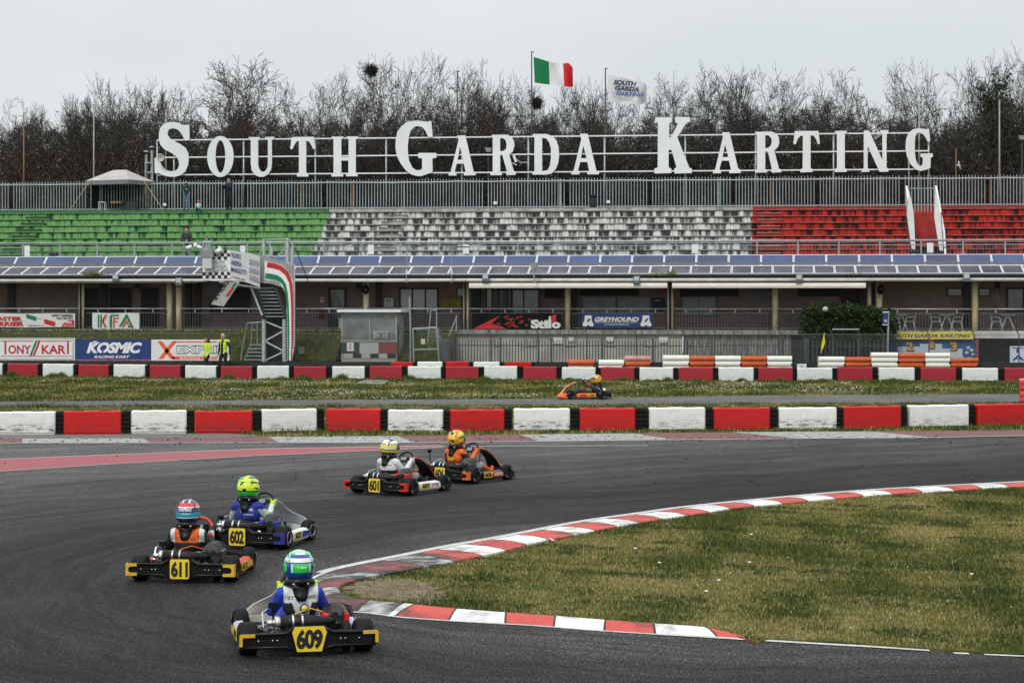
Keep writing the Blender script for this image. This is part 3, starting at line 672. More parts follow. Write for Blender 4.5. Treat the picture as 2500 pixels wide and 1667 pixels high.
# red plastic barrel stack at the right edge
t=thing('plastic_barrel','red plastic barrel stack standing at the right edge beside the far track','barrel',G(2503,983)); M=MW[t]
for k in range(2):
    z0=k*.43; g=MB(M).mt(mat('barrel_red',(.72,.04,.06),.4,var=.08)); g.lathe([(.18,z0),(.205,z0+.02),(.205,z0+.16),(.19,z0+.19),(.205,z0+.22),(.205,z0+.39),(.17,z0+.425)],n=20); g.build('drum',parent=t)
g=MB(M).mt(PW); g.lathe([(.207,.80),(.207,.83)],n=20); g.build('label_band',parent=t)
# concrete drain cover in the verge
t=MB().mt(CONC); c=[G(866,939),G(938,939),G(950,930),G(895,928)]
t.prism([(p.x,p.y,.0) for p in c],(0,0,.05)); t.build('drain_cover',label='brown concrete drain cover lying in the daisy verge',cat='drain cover')
# ================================================================ GRANDSTAND BUILDING
ZF=2.12                                            # terrace floor height
WALLP=mat('pink_brown_render',(.29,.22,.20),.9,col2=(.20,.15,.135),scale=1.3,detail=8)
DARKW=mat('dark_wall_trim',(.055,.06,.065),.7); CREAM=mat('cream_column_paint',(.70,.60,.40),.7,var=.08,scale=3)
WOOD=mat('dark_brown_frame',(.05,.02,.015),.5); SHUT=mat('dark_shutter',(.016,.016,.018),.6); CEIL=mat('ceiling_grey',(.16,.155,.15),.9)
GUT=mat('pale_gutter',(.62,.62,.58),.5,var=.15,scale=1.5); FASC=mat('dark_roof_edge',(.035,.037,.04),.6,var=.2)
U0,U1=-34,34
bd=bthing('grandstand_building','long terraced pit building with a shaded colonnade under the solar roof','building',0,1,0)
mb=MB().mt(CONC); bbox(mb,U0,U1,-.25,2.9,ZF-.22,ZF); mb.build('terrace_slab',parent=bd)
mb=MB().mt(WALLP); bbox(mb,U0,U1,2.62,2.9,ZF+.002,4.9); mb.build('back_wall',parent=bd)
mb=MB().mt(CEIL); bbox(mb,U0,U1,-.80,2.9,4.62,4.74); mb.build('ceiling',parent=bd)
mb=MB().mt(CONC); bbox(mb,U0,U1,2.95,3.1,0,5.45); mb.build('rear_wall',parent=bd)
# pilasters on the wall
for a,b in [(18,34),(245,260),(452,466),(475,488),(917,931),(1393,1408),(1150,1172),(2098,2106),(2124,2140),(2353,2370),(2106,2116)]:
    mb=MB().mt(DARKW); x,z=uz(a,700,2.45); x2,_=uz(b,700,2.45); bbox(mb,x,x2,2.45,2.618,ZF+.002,4.618); mb.build('pilaster',parent=bd)
def opening(kind,x0,y0,x1,y1,m,fr=.06,mull=0,v=2.6,frm=None,zb=None):
    ua,za=uz(x0,y0,v); ub,z2=uz(x1,y1,v); zlo=z2 if zb is None else zb
    f=MB().mt(frm or WOOD); d=.07
    bbox(f,ua,ub,v-d,v,za-fr,za); bbox(f,ua,ub,v-d,v,zlo,zlo+fr); bbox(f,ua,ua+fr,v-d,v,zlo+fr,za-fr); bbox(f,ub-fr,ub,v-d,v,zlo+fr,za-fr)
    for k in range(mull):
        c=ua+(ub-ua)*(k+1)/(mull+1); bbox(f,c-fr*.45,c+fr*.45,v-d+.01,v,zlo+fr,za-fr)
    fo=f.build(kind,parent=bd)
    p=MB().mt(m); bbox(p,ua+fr*.5,ub-fr*.5,v-.025,v+.012,zlo+fr*.5,za-fr*.5); p.build('pane' if m in(GLASS,WGL,GGL,BGL) else 'shutter',parent=fo)
WGL=mat('reflecting_window_glass',(.42,.45,.46),.12,col2=(.26,.28,.29),scale=.7,spec=.8); GGL=mat('greenish_glass',(.10,.16,.16),.1,scale=2,col2=(.03,.06,.06),spec=.8); BGL=mat('grey_window_glass',(.16,.18,.19),.1,col2=(.06,.07,.08),scale=1.5,spec=.8)
REDB=mat('dark_red_door',(.035,.006,.006),.5)
for a in [('door',206,703,241,800,SHUT,.05,0),('door',268,703,321,800,SHUT,.06,0),('door',345,703,387,800,SHUT,.06,0),('window',512,703,612,766,SHUT,.05,1),
 ('door',803,703,845,800,BGL,.09,0),('window',975,703,1071,765,WGL,.08,2),('window',1185,703,1252,763,BGL,.09,1),('window',1200,705,1318,800,GGL,.08,2),
 ('window',1416,703,1468,722,SHUT,.05,0),('window',1470,703,1560,722,SHUT,.05,1),('window',1660,704,1803,724,SHUT,.05,2),('window',1948,703,2052,724,SHUT,.05,2),
 ('door',2053,702,2098,800,REDB,.06,0),('window',2312,703,2350,724,BGL,.06,0),('window',2388,703,2418,724,BGL,.06,0),('window',2457,702,2540,762,BGL,.09,1),('window',1330,704,1376,728,SHUT,.05,0),('window',1115,703,1133,724,BGL,.04,0)]: opening(*a)
# wall signs
def wallsign(x0,y0,x1,y1,m,label,draw=None,v=2.58,frame=None,name='wall_sign'):
    ua,za=uz(x0,y0,v); ub,z2=uz(x1,y1,v); t=bthing(name,label,'sign',(ua+ub)/2,v,z2)
    mb=MB().mt(m); bbox(mb,ua,ub,v-.03,v,z2,za)
    if frame: mb.mt(frame); bbox(mb,ua-.03,ub+.03,v-.02,v+.01,z2-.03,za+.03)
    mb.build('panel',parent=t)
    if draw:
        q=MB(); draw(q); q.build('lettering',parent=t)
    return t
def ys(q):
    for k,(a,b) in enumerate([('SOUTH GARDA KARTING',1120),('SEGRETERIA',1104),('ISCRIZIONE PISTA',1114),('INGRESSO UFFICI',1118)]): btext(q,PB,a,1080,731+k*5.6,b,735+k*5.6,2.545,.01)
wallsign(1077,728,1125,754,flat('dim_yellow_sign',(.35,.28,.03),.6),'yellow text board on the wall left of the cream pillar',ys,frame=PB)
wallsign(939,728,960,749,PW,'small white pictogram sign on the wall left of the triple window',lambda q:(btext(q,PB,'TT',943,732,955,745,2.545,.03)))
wallsign(782,725,791,738,PW,'small red and white fire notice beside the glazed door',lambda q:btext(q,PR,'ID',783,727,790,733,2.545,.03))
wallsign(328,694,341,712,flat('exit_green',(.01,.06,.04),.5),'dark exit sign above the left shuttered doors',lambda q:btext(q,PW,'EXIT',330,706,339,710,2.545))
wallsign(870,694,883,712,PB,'dark exit sign under the roof beside the round black loudspeaker',lambda q:btext(q,PW,'EXIT',872,706,881,710,2.545))
wallsign(2428,690,2442,711,PB,'dark exit sign at the right end of the back wall',lambda q:btext(q,PW,'EXIT',2430,706,2440,709,2.545))
wallsign(1592,726,1625,760,PB,'dark framed notice board right of the draped white panels',lambda q:btext(q,PW,'NOTICE',1597,732,1611,736,2.545),frame=GREY,name='notice_board')
wallsign(1616,703,1625,716,PR,'tiny red sign beside the striped awning gap',None)
wallsign(2460,705,2550,737,mat('grey_poster',(.3,.3,.32),.7),'pale grey poster under the right end of the awning',None,v=2.50) if False else None
wallsign(1835,704,1884,737,mat('grey_poster',(.22,.22,.24),.7,var=.2),'pale grey poster on the wall left of a cream column',lambda q:btext(q,PB,'REGOLAMENTO',1840,706,1880,712,2.545))
# draped white notice panels
def drape(x0,x1,y0,y1,label):
    ua,za=uz(x0,y0,2.5); ub,z2=uz(x1,y1,2.5); t=bthing('draped_panel',label,'panel',(ua+ub)/2,2.5,z2,'draped white notice panels on the back wall')
    mb=MB().mt(mat('translucent_drape',(.36,.38,.38),.5,var=.15,scale=5,stretch=(1,1,3))); n=14
    V=[];Fs=[]
    for i in range(n+1):
        for j in range(n+1):
            a=i/n;b=j/n; V.append(BF@Vector((ua+(ub-ua)*a,2.5+.03*math.sin(b*14+3*(2*a-1)**2),z2+(za-z2)*b)))
    for i in range(n):
        for j in range(n): k=i*(n+1)+j; Fs.append((k,k+1,k+n+2,k+n+1))
    mb.addv(V,Fs,sm=True); mb.build('sheet',parent=t,fix=False)
    f=MB().mt(GREY)
    for q in ((ua-.03,ua,z2,za),(ub,ub+.03,z2,za),(ua-.03,ub+.03,za,za+.03),(ua-.03,ub+.03,z2-.03,z2)): bbox(f,q[0],q[1],2.52,2.56,q[2],q[3])
    f.build('frame',parent=t)
for a,b,l in [(1424,1463,'first'),(1464,1502,'second'),(1509,1548,'third'),(1549,1586,'fourth'),(1667,1705,'fifth'),(1707,1746,'sixth')]: drape(a,b,726,769,f'draped white panel on the shaded wall, {l} from the left of six')
# round cream columns and down pipes: parts of the building
def column(x0,x1,r=None,m=CREAM,nm='column',v=.15):
    ua,_=uz(x0,750,v); ub,_=uz(x1,750,v); rr_=(ub-ua)/2; mb=MB().mt(m); c=B((ua+ub)/2,v,0)
    mb.tube([(c.x,c.y,ZF),(c.x,c.y,4.62)],rr_,16)
    if m is CREAM and rr_>.1: mb.mt(STEEL); mb.tube([(c.x,c.y,4.42),(c.x,c.y,4.615)],rr_*.6,12)
    mb.build(nm,parent=bd)
for a,b in [(407,421),(430,444),(886.5,900.5),(1379,1393),(1885,1900),(2138,2154),(2372.5,2388)]: column(a,b)
for a,b in [(199,206),(1138,1145.5),(1638,1644),(2117,2127)]: column(a,b)
for a,b in [(192,194.6),(1131,1134),(1629.5,1633)]: column(a,b,m=mat('pale_pipe',(.6,.57,.48),.6),nm='down_pipe',v=-.05)
for a,b in [(194.8,198),(1134.3,1137.5),(1634,1637.5),(2113.5,2116.5)]: column(a,b,m=FASC,nm='down_pipe',v=0)
# roof: corrugated sheet, fascia, gutter
ze=4.86
mb=MB().mt(FASC); bbox(mb,U0,U1,-.95,-.80,4.60,4.83); mb.build('fascia',parent=bd)
mb=MB().mt(FASC)
n=int((U1-U0)/.16); V=[];Fs=[]
for i in range(n*2+1):
    u=U0+i*.08; dz=.022*(1 if i%2 else -1); V+=[B(u,-1.06,ze-.02+dz),B(u,.62,ze+.42+dz),B(u,.62,ze+.35+dz),B(u,-1.06,ze-.06+dz)]
for i in range(n*2): k=i*4; Fs+=[(k,k+4,k+5,k+1),(k,k+3,k+7,k+4),(k+3,k+2,k+6,k+7)]
mb.addv(V,Fs,sm=False); mb.build('corrugated_roof',parent=bd)
mb=MB().mt(CEIL); a=[(.60,5.15),(3.0,5.15),(3.0,5.5),(.66,5.5),(.60,5.3)]
mb.prism([B(U0,v,z) for v,z in a],B(U1,0,0)-B(U0,0,0)); mb.build('upper_deck',parent=bd)
mb=MB().mt(GUT); mb.tube([B(U0,-1.05,4.60),B(U1,-1.05,4.60)],.085,10); mb.build('gutter',parent=bd)
mb=MB().mt(GUT); mb.tube([B(U0,-.9,4.50),B(U0+18,-.9,4.50)],.03,8); mb.build('conduit',parent=bd)
# white roller awnings hanging under the gutter
AWN=mat('cream_awning',(.78,.75,.66),.8,var=.08,scale=2,stretch=(1,1,4))
for a,b,l in [(1145,1629,'long cream roller awning over the Stilo and Greyhound banners'.replace('Stilo','black').replace('Greyhound','blue')),(1641,2114,'long cream roller awning over the railing left of the hedge')]:
    ua,za=uz(a,692,-1.2); ub,zb=uz(b,703,-1.2); t=bthing('roller_awning',l,'awning',(ua+ub)/2,-1.2,zb); mb=MB().mt(AWN)
    pts=[(-1.2,zb),(-1.23,zb+.1),(-1.2,zb+.25),(-1.1,zb+.25),(-1.1,zb)]
    mb.prism([B(ua,v,z) for v,z in pts],B(ub,0,0)-B(ua,0,0)); mb.build('valance',parent=t)
    mb=MB().mt(FASC); mb.tube([B(ua,-1.0,zb+.2),B(ub,-1.0,zb+.2)],.05,8); mb.build('roller',parent=t)
# solar panels
def cellmat(name,c0,c1,lines,nx,ny):
    m,t,b=node_mat(name); L=t.links.new; tc=N(t,'ShaderNodeTexCoord'); s=N(t,'ShaderNodeSeparateXYZ'); L(tc.outputs['Generated'],s.inputs[0])
    def grid(o,n): return mth(t,'LESS_THAN',mth(t,'ABSOLUTE',mth(t,'SUBTRACT',mth(t,'FRACT',mth(t,'MULTIPLY',o,n)),.5)),.455)
    g=mth(t,'MULTIPLY',grid(s.outputs[0],nx),grid(s.outputs[1],ny))
    oi=N(t,'ShaderNodeObjectInfo'); base=ramp(t,[(0,c0),(1,c1)],oi.outputs['Random']).outputs[0]
    n=noise(t,posn(t),1.5,4); base=mixc(t,.5,base,ramp(t,[(.3,(.6,.6,.6)),(.7,(1.5,1.5,1.5))],n).outputs[0],'MULTIPLY')
    L(mixc(t,g,lines,base),b.inputs['Base Color']); b.inputs['Roughness'].default_value=.18; b.inputs['Specular IOR Level'].default_value=.5; return m
CU=cellmat('blue_solar_cells',(.022,.03,.085),(.028,.06,.19),(.075,.095,.16),10,6); CL=cellmat('grey_solar_cells',(.05,.052,.07),(.075,.08,.11),(.085,.085,.11),6,10)
def panel_proto(wd,ln,sl,cm,name,label,group):
    M=Matrix.Rotation(sl,4,'X'); t=None
    g=MB(M).mt(WHITE); f=.035
    for c,d_ in (((0,ln-f/2,0),(wd,f,.04)),((0,f/2,0),(wd,f,.04)),((-wd/2+f/2,ln/2,0),(f,ln-2*f,.04)),((wd/2-f/2,ln/2,0),(f,ln-2*f,.04))): g.box(c,d_)
    t=thing(name,label,'solar panel'); t['group']=group
    g.build('frame',parent=t); c=MB(M).mt(cm); c.box((0,ln/2,.0),(wd-2*f+.004,ln-2*f+.004,.02)); c.build('cell_sheet',parent=t); return t
sl1=math.atan2(.57,.70); up=panel_proto(1.59,.90,sl1,CU,'solar_panel','blue solar panel tilted up in the upper row along the roof','upper row of blue solar panels')
sl2=math.atan2(.40,1.43); lo_=panel_proto(.985,1.46,sl2,CL,'solar_panel','dull grey solar panel lying flat in the lower row along the eaves','lower row of grey solar panels')
ua,_=uz(31,640,.55); first=True
for k in range(-1,37):
    u=ua+(k+.5)*1.612
    if u>30: break
    o=up if first else copy_tree(up); first=False; o.location=B(u,.56,5.30); o.rotation_euler=(0,0,-TH)
ua,_=uz(4,671,-.9); first=True
for k in range(-1,62):
    u=ua+(k+.5)*1.008
    if u>29.5: break
    o=lo_ if first else copy_tree(lo_); first=False; o.location=B(u,-.93,4.905); o.rotation_euler=(0,0,-TH)
mb=MB().mt(STEEL); mb.tube([B(U0,1.2,5.7),B(U1,1.2,5.7)],.03,6); mb.build('panel_rack',parent=bd)
for k in range(34):
    mb=MB().mt(STEEL); u=U0+.6+k*2.0; mb.tube([B(u,1.2,5.48),B(u,1.2,5.7)],.025,6); mb.build('rack_leg',parent=bd)
# weeds in the gutter
def weedclump(spots,name,label):
    r=np.random.RandomState(2); V=[]
    for (px,py,v,n,w_,h) in spots:
        p=P(px,py,v); x=p.x+r.normal(0,w_,n);y=p.y+r.normal(0,.05,n); a=r.uniform(0,6.28,n); hh=h*r.uniform(.3,1,n); q=np.zeros((n,3,3))
        q[:,0]=np.c_[x-.02,y,np.full(n,p.z)];q[:,1]=np.c_[x+.02,y,np.full(n,p.z)];q[:,2]=np.c_[x+np.cos(a)*hh*.6,y-.1*r.rand(n),p.z+hh*np.sin(np.abs(a)%3.14)]; V.append(q.reshape(-1,3))
    V=np.vstack(V); tri_mesh(name,V,r.choice([2,3,0],len(V)//3),BL,3,'stuff',label)
weedclump([(229,672,-1.08,160,.22,.35),(1615,673,-1.08,90,.25,.25),(1640,670,-1.08,60,.1,.4),(2090,672,-1.08,50,.2,.2)],'gutter_weeds','dry weeds growing out of the gutter edge')
# ---- terrace front: hand rail, balusters (each bay is one railing)
def railing(x0,x1,y_bal=763,y_bot=806,v=-.12,full=True,label='',top=True):
    ua,_=uz(x0,760,v); ub,_=uz(x1,760,v)
    if ub<ua+.3: return
    t=bthing('railing',label,'railing',(ua+ub)/2,v,ZF,'grey railings between the terrace columns')
    zt=3.17; zb=2.98
    if top:
        g=MB().mt(STEEL); g.tube([B(ua,v,zt),B(ub,v,zt)],.04,8); g.build('hand_rail',parent=t)
        nn=max(1,int((ub-ua)/1.15))
        for k in range(nn):
            u=ua+(k+.5)*(ub-ua)/nn; g=MB().mt(STEEL); bbox(g,u-.025,u+.025,v-.02,v+.02,zb,zt-.03); g.build('bracket',parent=t)
    if full:
        g=MB().mt(mat('baluster_grey',(.10,.115,.125),.6)); bbox(g,ua+.1,ub-.1,v-.02,v+.02,zb-.04,zb); bbox(g,ua+.1,ub-.1,v-.02,v+.02,ZF+.07,ZF+.11)
        k=ua+.12
        while k<ub-.1: bbox(g,k-.008,k+.008,v-.01,v+.01,ZF+.11,zb-.04); k+=.15
        g.build('baluster_panel',parent=t)
for x0,x1,full,l in [(-40,192,True,'grey railing behind the white safety barrier banner, left of the thin column'),(206,407,True,'grey railing bay carrying the white green and red banner'),(444,640,True,'grey railing bay behind the gantry stairs'),(722,886,True,'grey railing bay between the gantry and the booth roof'),(900,1131,True,'grey railing bay behind the booth and steps'),(1146,1379,True,'grey railing bay behind the black red banner'),(1393,1630,True,'grey railing bay behind the navy banner'),(1645,1885,True,'long plain railing bay left of the column with a paper notice'),(1900,2117,True,'grey railing bay hidden behind the dark hedge'),(2155,2372,True,'grey railing bay in front of two white tables'),(2388,2560,True,'grey railing bay at the right end with one chair behind')]:
    railing(x0,x1,label=l,full=full)
# ---- banners on the railing
def banner(x0,y0,x1,y1,base,label,draw,v=-.2,name='banner'):
    ua,za=uz(x0,y0,v); ub,z2=uz(x1,y1,v); t=bthing(name,label,'banner',(ua+ub)/2,v,z2)
    n=22; V=[];Fs=[]
    for i in range(n+1):
        for j in range(5):
            a=i/n;b=j/4; V.append(BF@Vector((ua+(ub-ua)*a,v+.012*math.sin(a*19+b*2),z2+(za-z2)*b+.012*math.sin(a*9+1))))
    for i in range(n):
        for j in range(4): k=i*5+j; Fs.append((k,k+1,k+6,k+5))
    mb=MB().mt(base); mb.addv(V,Fs,sm=True); mb.build('cloth',parent=t,fix=False)
    q=MB(); draw(q,lambda m,s,a,b,c,d_,bold=0,sh=0,sp=1,li=.025:btext(q,m,s,a,b,c,d_,v,bold,sh,sp,li),lambda m,pts,li=.02:(q.mt(m),q.addv([P(x,y,v)-EV*li for x,y in pts],[tuple(range(len(pts)))])))
    q.build('lettering',parent=t)
PW2=flat('banner_white',(.66,.67,.64),.7)
def b1(q,T,Q):
    T(PR,'MASTER',-22,773,54,783,.05);T(PR,'BARRIER',-32,785,59,796,.05);T(PB,'SAFETY BARRIERS',127,767,178,773,.02);T(PB,'FOR CIRCUITS',139,774,178,780,.02);T(PB,'mastprbarrier.com',68,792,109,797,.01)
    Q(PG,[(63,768),(68,767),(90,774),(88,784),(66,777)]);Q(PR,[(107,780),(112,779),(135,786),(134,796),(109,790)])
    for x in(92,96,101): Q(PB,[(x,777),(x+2.5,777.6),(x+2.5,779),(x,778.4)])
    import math as m_
    Q(PR,[(151,798)]+[(181-30*m_.cos(a/8*1.57),798-17*m_.sin(a/8*1.57)) for a in range(1,9)]+[(181,798)]);T(PW2,'100%',160,784,176,790,.03,li=.03);T(PW2,'MADE in ITALY',155,793,179,796,.01,li=.03)
banner(-30,765,183,799,PW2,'white banner with MASTER BARRIER lettering and two capsules on the left railing',b1)
def b2(q,T,Q):
    Q(PG,[(239,768),(243,768),(243,800),(239,800)]);Q(PG,[(245,768),(249,768),(249,800),(245,800)])
    Q(PO,[(256,768),(262,768),(254,784),(262,800),(256,800),(248,784)]);Q(PG,[(250,780),(254,776),(254,790),(250,790)])
    Q(PG,[(268,800),(268,772),(272,768),(290,768),(290,772),(274,772),(273,800)]);Q(PO,[(276,800),(276,775),(290,775),(290,779),(280,779),(280,783),(287,783),(287,787),(280,787),(280,800)])
    Q(PG,[(290,798),(308,767),(311,767),(326,798),(320,798),(309,776),(295,798)]);Q(PO,[(297,799),(309,779),(319,799),(314,799),(309,788),(302,799)]);Q(PG,[(312,796),(326,796),(326,799),(312,799)])
    T(PB,'2017   SERIES',248,802,320,806,.03)
banner(225,764,340,807,PW2,'white banner with green and brick red KFA letters',b2)
def b3(q,T,Q):
    Q(PR,[(1155,803),(1180,790),(1222,770),(1200,790),(1225,797),(1238,803)]);
    r=random.Random(3)
    for k in range(26):
        x=r.gauss(1255,22);y=r.uniform(768,797); Q(mat('dark_red_print',(.30,.012,.014),.6),[(x,y),(x+r.uniform(3,9),y+r.uniform(-3,2)),(x+r.uniform(2,8),y+r.uniform(2,6)),(x-2,y+3)],.02+.0004*k)
    T(PW2,'Stil',1296,780,1346,802,.06,li=.034);T(PW2,'o',1347,786,1369,802,.06,li=.034)
    Q(PW2,[(1340,773),(1345,771),(1345,800),(1340,800)],.036);Q(PR,[(1346,772),(1358,766),(1358,786),(1346,788)],.036)
banner(1153,765,1370,803,flat('black_banner_cloth',(.006,.006,.007),.8,spec=.2),'black and red banner with big white Stilo word',b3)
NB=flat('navy_cloth',(.02,.035,.14),.7)
def b4(q,T,Q):
    T(PW2,'GREYHOUND',1452,774,1560,785,.04,.3);Q(PW2,[(1452,786.5),(1556,786.5),(1556,787.5),(1452,787.5)]);T(PW2,'www.greyhoundseals.com',1475,790,1536,794.5,.015)
    for x in(1422,1563): Q(PW2,[(x+6,770),(x+22,770),(x+23,783),(x+28,793),(x+25,797),(x+19,796),(x+14,793),(x+8,797),(x+2,796),(x,792),(x+5,782)]);Q(NB,[(x+11,783),(x+18,776),(x+20,779),(x+13,788)],.026)
banner(1420,765,1593,801,NB,'navy blue banner with slanted white GREYHOUND lettering',b4)
# ---- lower wall below the terrace, grass bank, podium
zt=ZF-.22
mb=MB().mt(mat('pale_lower_wall',(.48,.47,.41),.9,col2=(.30,.29,.25),scale=1.2,detail=8,bump=.1)); bbox(mb,uz(1105,0,-.05)[0],uz(1668,0,-.05)[0],-.05,.2,0,zt-.001); mb.build('lower_wall',parent=bd)
mb=MB().mt(CONC); bbox(mb,uz(1668,0,-.02)[0],uz(1930,0,-.02)[0],-.02,.2,0,zt-.001); mb.build('stained_lower_wall',parent=bd)
mb=MB().mt(DARKW); bbox(mb,uz(1930,0,0)[0],U1,.9,1.1,0,zt-.001); mb.build('recess_wall',parent=bd)
for x0,x1 in [(1283,1311),(1379,1407),(1477,1505),(1574,1602),(1205,1222)]:
    mb=MB().mt(GREY); ua,za=uz(x0,818,-.06);ub,z2=uz(x1,846,-.06)
    for q in ((ua,ub,za-.03,za),(ua,ub,z2,z2+.03),(ua,ua+.03,z2+.03,za-.03),(ub-.03,ub,z2+.03,za-.03)): bbox(mb,q[0],q[1],-.09,-.052,q[2],q[3])
    mb.build('wall_hatch',parent=bd)
for x0,x1,y0,y1,l in [(1351,1373,824,839,'first white notice sheet fixed to the pale lower wall'),(1388,1400,823,834,'second, smaller white notice sheet on the pale lower wall'),(1480,1498,822,834,'pale notice sheet with a dark logo on the lower wall'),(1609,1631,822,837,'last white notice sheet on the lower wall before the fence gap')]:
    wallsign(x0,y0,x1,y1,PW2,l,None,v=-.1,name='notice_sheet')
bank=MB().mt(GRASS); nu=60
def bankz(v): return np.interp(v,[-3.3,-2.6,-.25],[.3,.75,ZF-.12])
def bankstrip(x0,x1,name,label):
    ua,_=uz(x0,800,-1);ub,_=uz(x1,800,-1); mb=MB().mt(GRASS); vv=[-3.3,-2.6,-1.5,-.8,-.26]
    V=[B(u,v,bankz(v)) for v in vv for u in (ua,ub)]+[B(ua,-.26,0),B(ub,-.26,0),B(ua,-3.3,0),B(ub,-3.3,0)]
    Fs=[(2*k,2*k+1,2*k+3,2*k+2) for k in range(4)]+[(8,9,11,10),(0,1,13,12),(0,2,4,6,8,10,12),(1,3,5,7,9,11,13)]
    mb.addv(V,Fs,sm=False); mb.build(name,kind='structure')
    n=int((ub-ua)*1700); r=np.random.RandomState(int(abs(ua)*10)+3); u=r.uniform(ua,ub,n);v=r.uniform(-3.2,-.26,n);z=bankz(v)
    pts=np.stack([u,v,z],1)@np.array(BF)[:3,:3].T+np.array(BF)[:3,3]; h=.17*(.4+r.rand(n)); a=r.uniform(0,6.28,n); q=np.zeros((n,3,3)); q[:,0]=pts-[.018,0,0];q[:,1]=pts+[.018,0,0];q[:,2]=pts+np.c_[np.cos(a)*h*.5,np.sin(a)*h*.5,h]
    m=int((ub-ua)*42); k=r.choice(n,m,replace=False); k=k[(fnoise(u[k],v[k],.8,5)>-.1)]; f=np.zeros((len(k),3,3)); c=pts[k]+[0,-.02,.12]; f[:,0]=c+[-.022,0,-.014];f[:,1]=c+[.022,0,-.014];f[:,2]=c+[0,0,.028]
    tri_mesh('bank_grass',np.vstack([q.reshape(-1,3),f.reshape(-1,3)]),np.concatenate([r.choice([0,0,1,2],n),np.full(len(f),4)]),BL+[YFL],3,'stuff',label)
bankstrip(-60,836,'grass_bank','long grass with yellow flowers on the bank below the terrace')
bankstrip(980,1108,'grass_bank','grass with yellow flowers on the bank beside the steps')
# ================================================================ STANDS
PAINT={}
def standmat(name,clean,mid,dirty,thr):
    m,t,b=node_mat(name); L=t.links.new; tc=N(t,'ShaderNodeTexCoord'); s=N(t,'ShaderNodeSeparateXYZ'); L(tc.outputs['Object'],s.inputs[0])
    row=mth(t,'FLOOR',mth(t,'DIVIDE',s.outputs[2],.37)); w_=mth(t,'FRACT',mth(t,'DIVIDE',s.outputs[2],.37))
    def vec(su,sr,sw):
        c=N(t,'ShaderNodeCombineXYZ'); L(mth(t,'MULTIPLY',s.outputs[0],su),c.inputs[0]); L(mth(t,'MULTIPLY',row,sr),c.inputs[1]); L(mth(t,'MULTIPLY',w_,sw),c.inputs[2]); return c.outputs[0]
    n1=noise(t,vec(2.7,7.31,.05),1.0,3,.55); n2=noise(t,vec(11,3.7,.7),1.0,4,.7)
    # rounded patches: the clean area narrows toward top and foot of each riser
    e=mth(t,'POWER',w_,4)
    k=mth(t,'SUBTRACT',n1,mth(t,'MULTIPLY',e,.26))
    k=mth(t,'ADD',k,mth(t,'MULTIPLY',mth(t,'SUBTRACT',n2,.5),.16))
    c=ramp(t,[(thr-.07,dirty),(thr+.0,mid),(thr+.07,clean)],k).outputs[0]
    c=mixc(t,.75,c,ramp(t,[(.34,(.30,.30,.30)),(.48,(.85,.85,.85)),(.6,(1.1,1.1,1.1))],n2).outputs[0],'MULTIPLY')
    L(c,b.inputs['Base Color']); b.inputs['Roughness'].default_value=.85; b.inputs['Specular IOR Level'].default_value=.2; PAINT[name]=m; return m
GP=standmat('stained_green_paint',(.17,.37,.125),(.09,.25,.085),(.014,.045,.028),.40)
WPn=standmat('stained_white_paint',(.62,.63,.60),(.26,.26,.255),(.05,.052,.054),.475)
RP=standmat('stained_red_paint',(.42,.032,.020),(.22,.018,.014),(.04,.010,.010),.46)
GPd=mat('dark_green_paint',(.05,.18,.045),.85,col2=(.03,.11,.03),scale=2,stretch=(4,4,1)); WPd=mat('grey_white_paint',(.42,.42,.39),.85,col2=(.2,.2,.19),scale=2); RPd=mat('deep_red_paint',(.36,.02,.013),.8,col2=(.2,.015,.012),scale=2)
ug=uz(802,505,7.9)[0]; ur=uz(1836,550,5)[0]
ST0=3.1; RISE=.37; TR=.72; Z0=5.48; NR=8
sd=bthing('grandstand','open concrete grandstand painted in green, white and red sections','grandstand',0,3,Z0)
us0=uz(2222,540,4)[0]; us1=uz(2297,540,4)[0]
vd0=uz(2232,560,4.5)[0]; vd1=uz(2296,560,4.5)[0]
def rowbox(m,u0,u1,k,nm):
    mb=MB(); v=ST0+k*TR; z=Z0+k*RISE
    M=mb.M; mb.M=BF@Matrix.Translation((0,0,0)); 
    mb.mt(m); mb.box(((u0+u1)/2,(v+TR+.3)/2+v/2-.15+.15,z+RISE/2),(u1-u0,TR+.3,RISE)); mb.M=M
    return mb
for nm,u0,u1,m,md in (('green_section',U0,ug,GP,GPd),('white_section',ug,ur,WPn,WPd),('red_section',ur,vd0-.22,RP,RPd),('red_section',vd1+.22,U1,RP,RPd)):
    mb=MB()
    for k in range(NR):
        v=ST0+k*TR; z=Z0+k*RISE
        mb.mt(m); bbox(mb,u0,u1,v,v+TR+.02,z,z+RISE-.05)
        mb.mt(md if k<NR-0 else m); bbox(mb,u0,u1,v-.05,v+TR,z+RISE-.045,z+RISE)   # nosing slab that overhangs the riser
    o=mb.build(nm,parent=sd)
mb=MB().mt(WPd); bbox(mb,U0,U1,ST0-1.9,ST0+.02,Z0-.1,Z0-.002); mb.build('front_walkway',parent=sd)
ZT=Z0+NR*RISE; VT=ST0+NR*TR
for nm,u0,u1,m in (('top_ledge',U0,ug,GPd),('top_ledge',ug,ur,WPd),('top_ledge',ur,U1,RPd)):
    mb=MB().mt(m); bbox(mb,u0,u1,VT-.70,VT+2.0,ZT-.36,ZT+.24-.10); mb.build(nm,parent=sd)
# thin pale lines on the nosings
NOSE=mat('worn_nosing',(.42,.42,.38),.8,col2=(.10,.10,.09),scale=3,detail=6)
mb=MB().mt(NOSE)
for k in range(NR):
    v=ST0+k*TR-.055; z=Z0+(k+1)*RISE
    for a,b in((U0,vd0-.22),(vd1+.22,U1)): bbox(mb,a,b,v-.004,v+.003,z-.012,z+.004)
mb.build('tread_nosing',parent=sd)
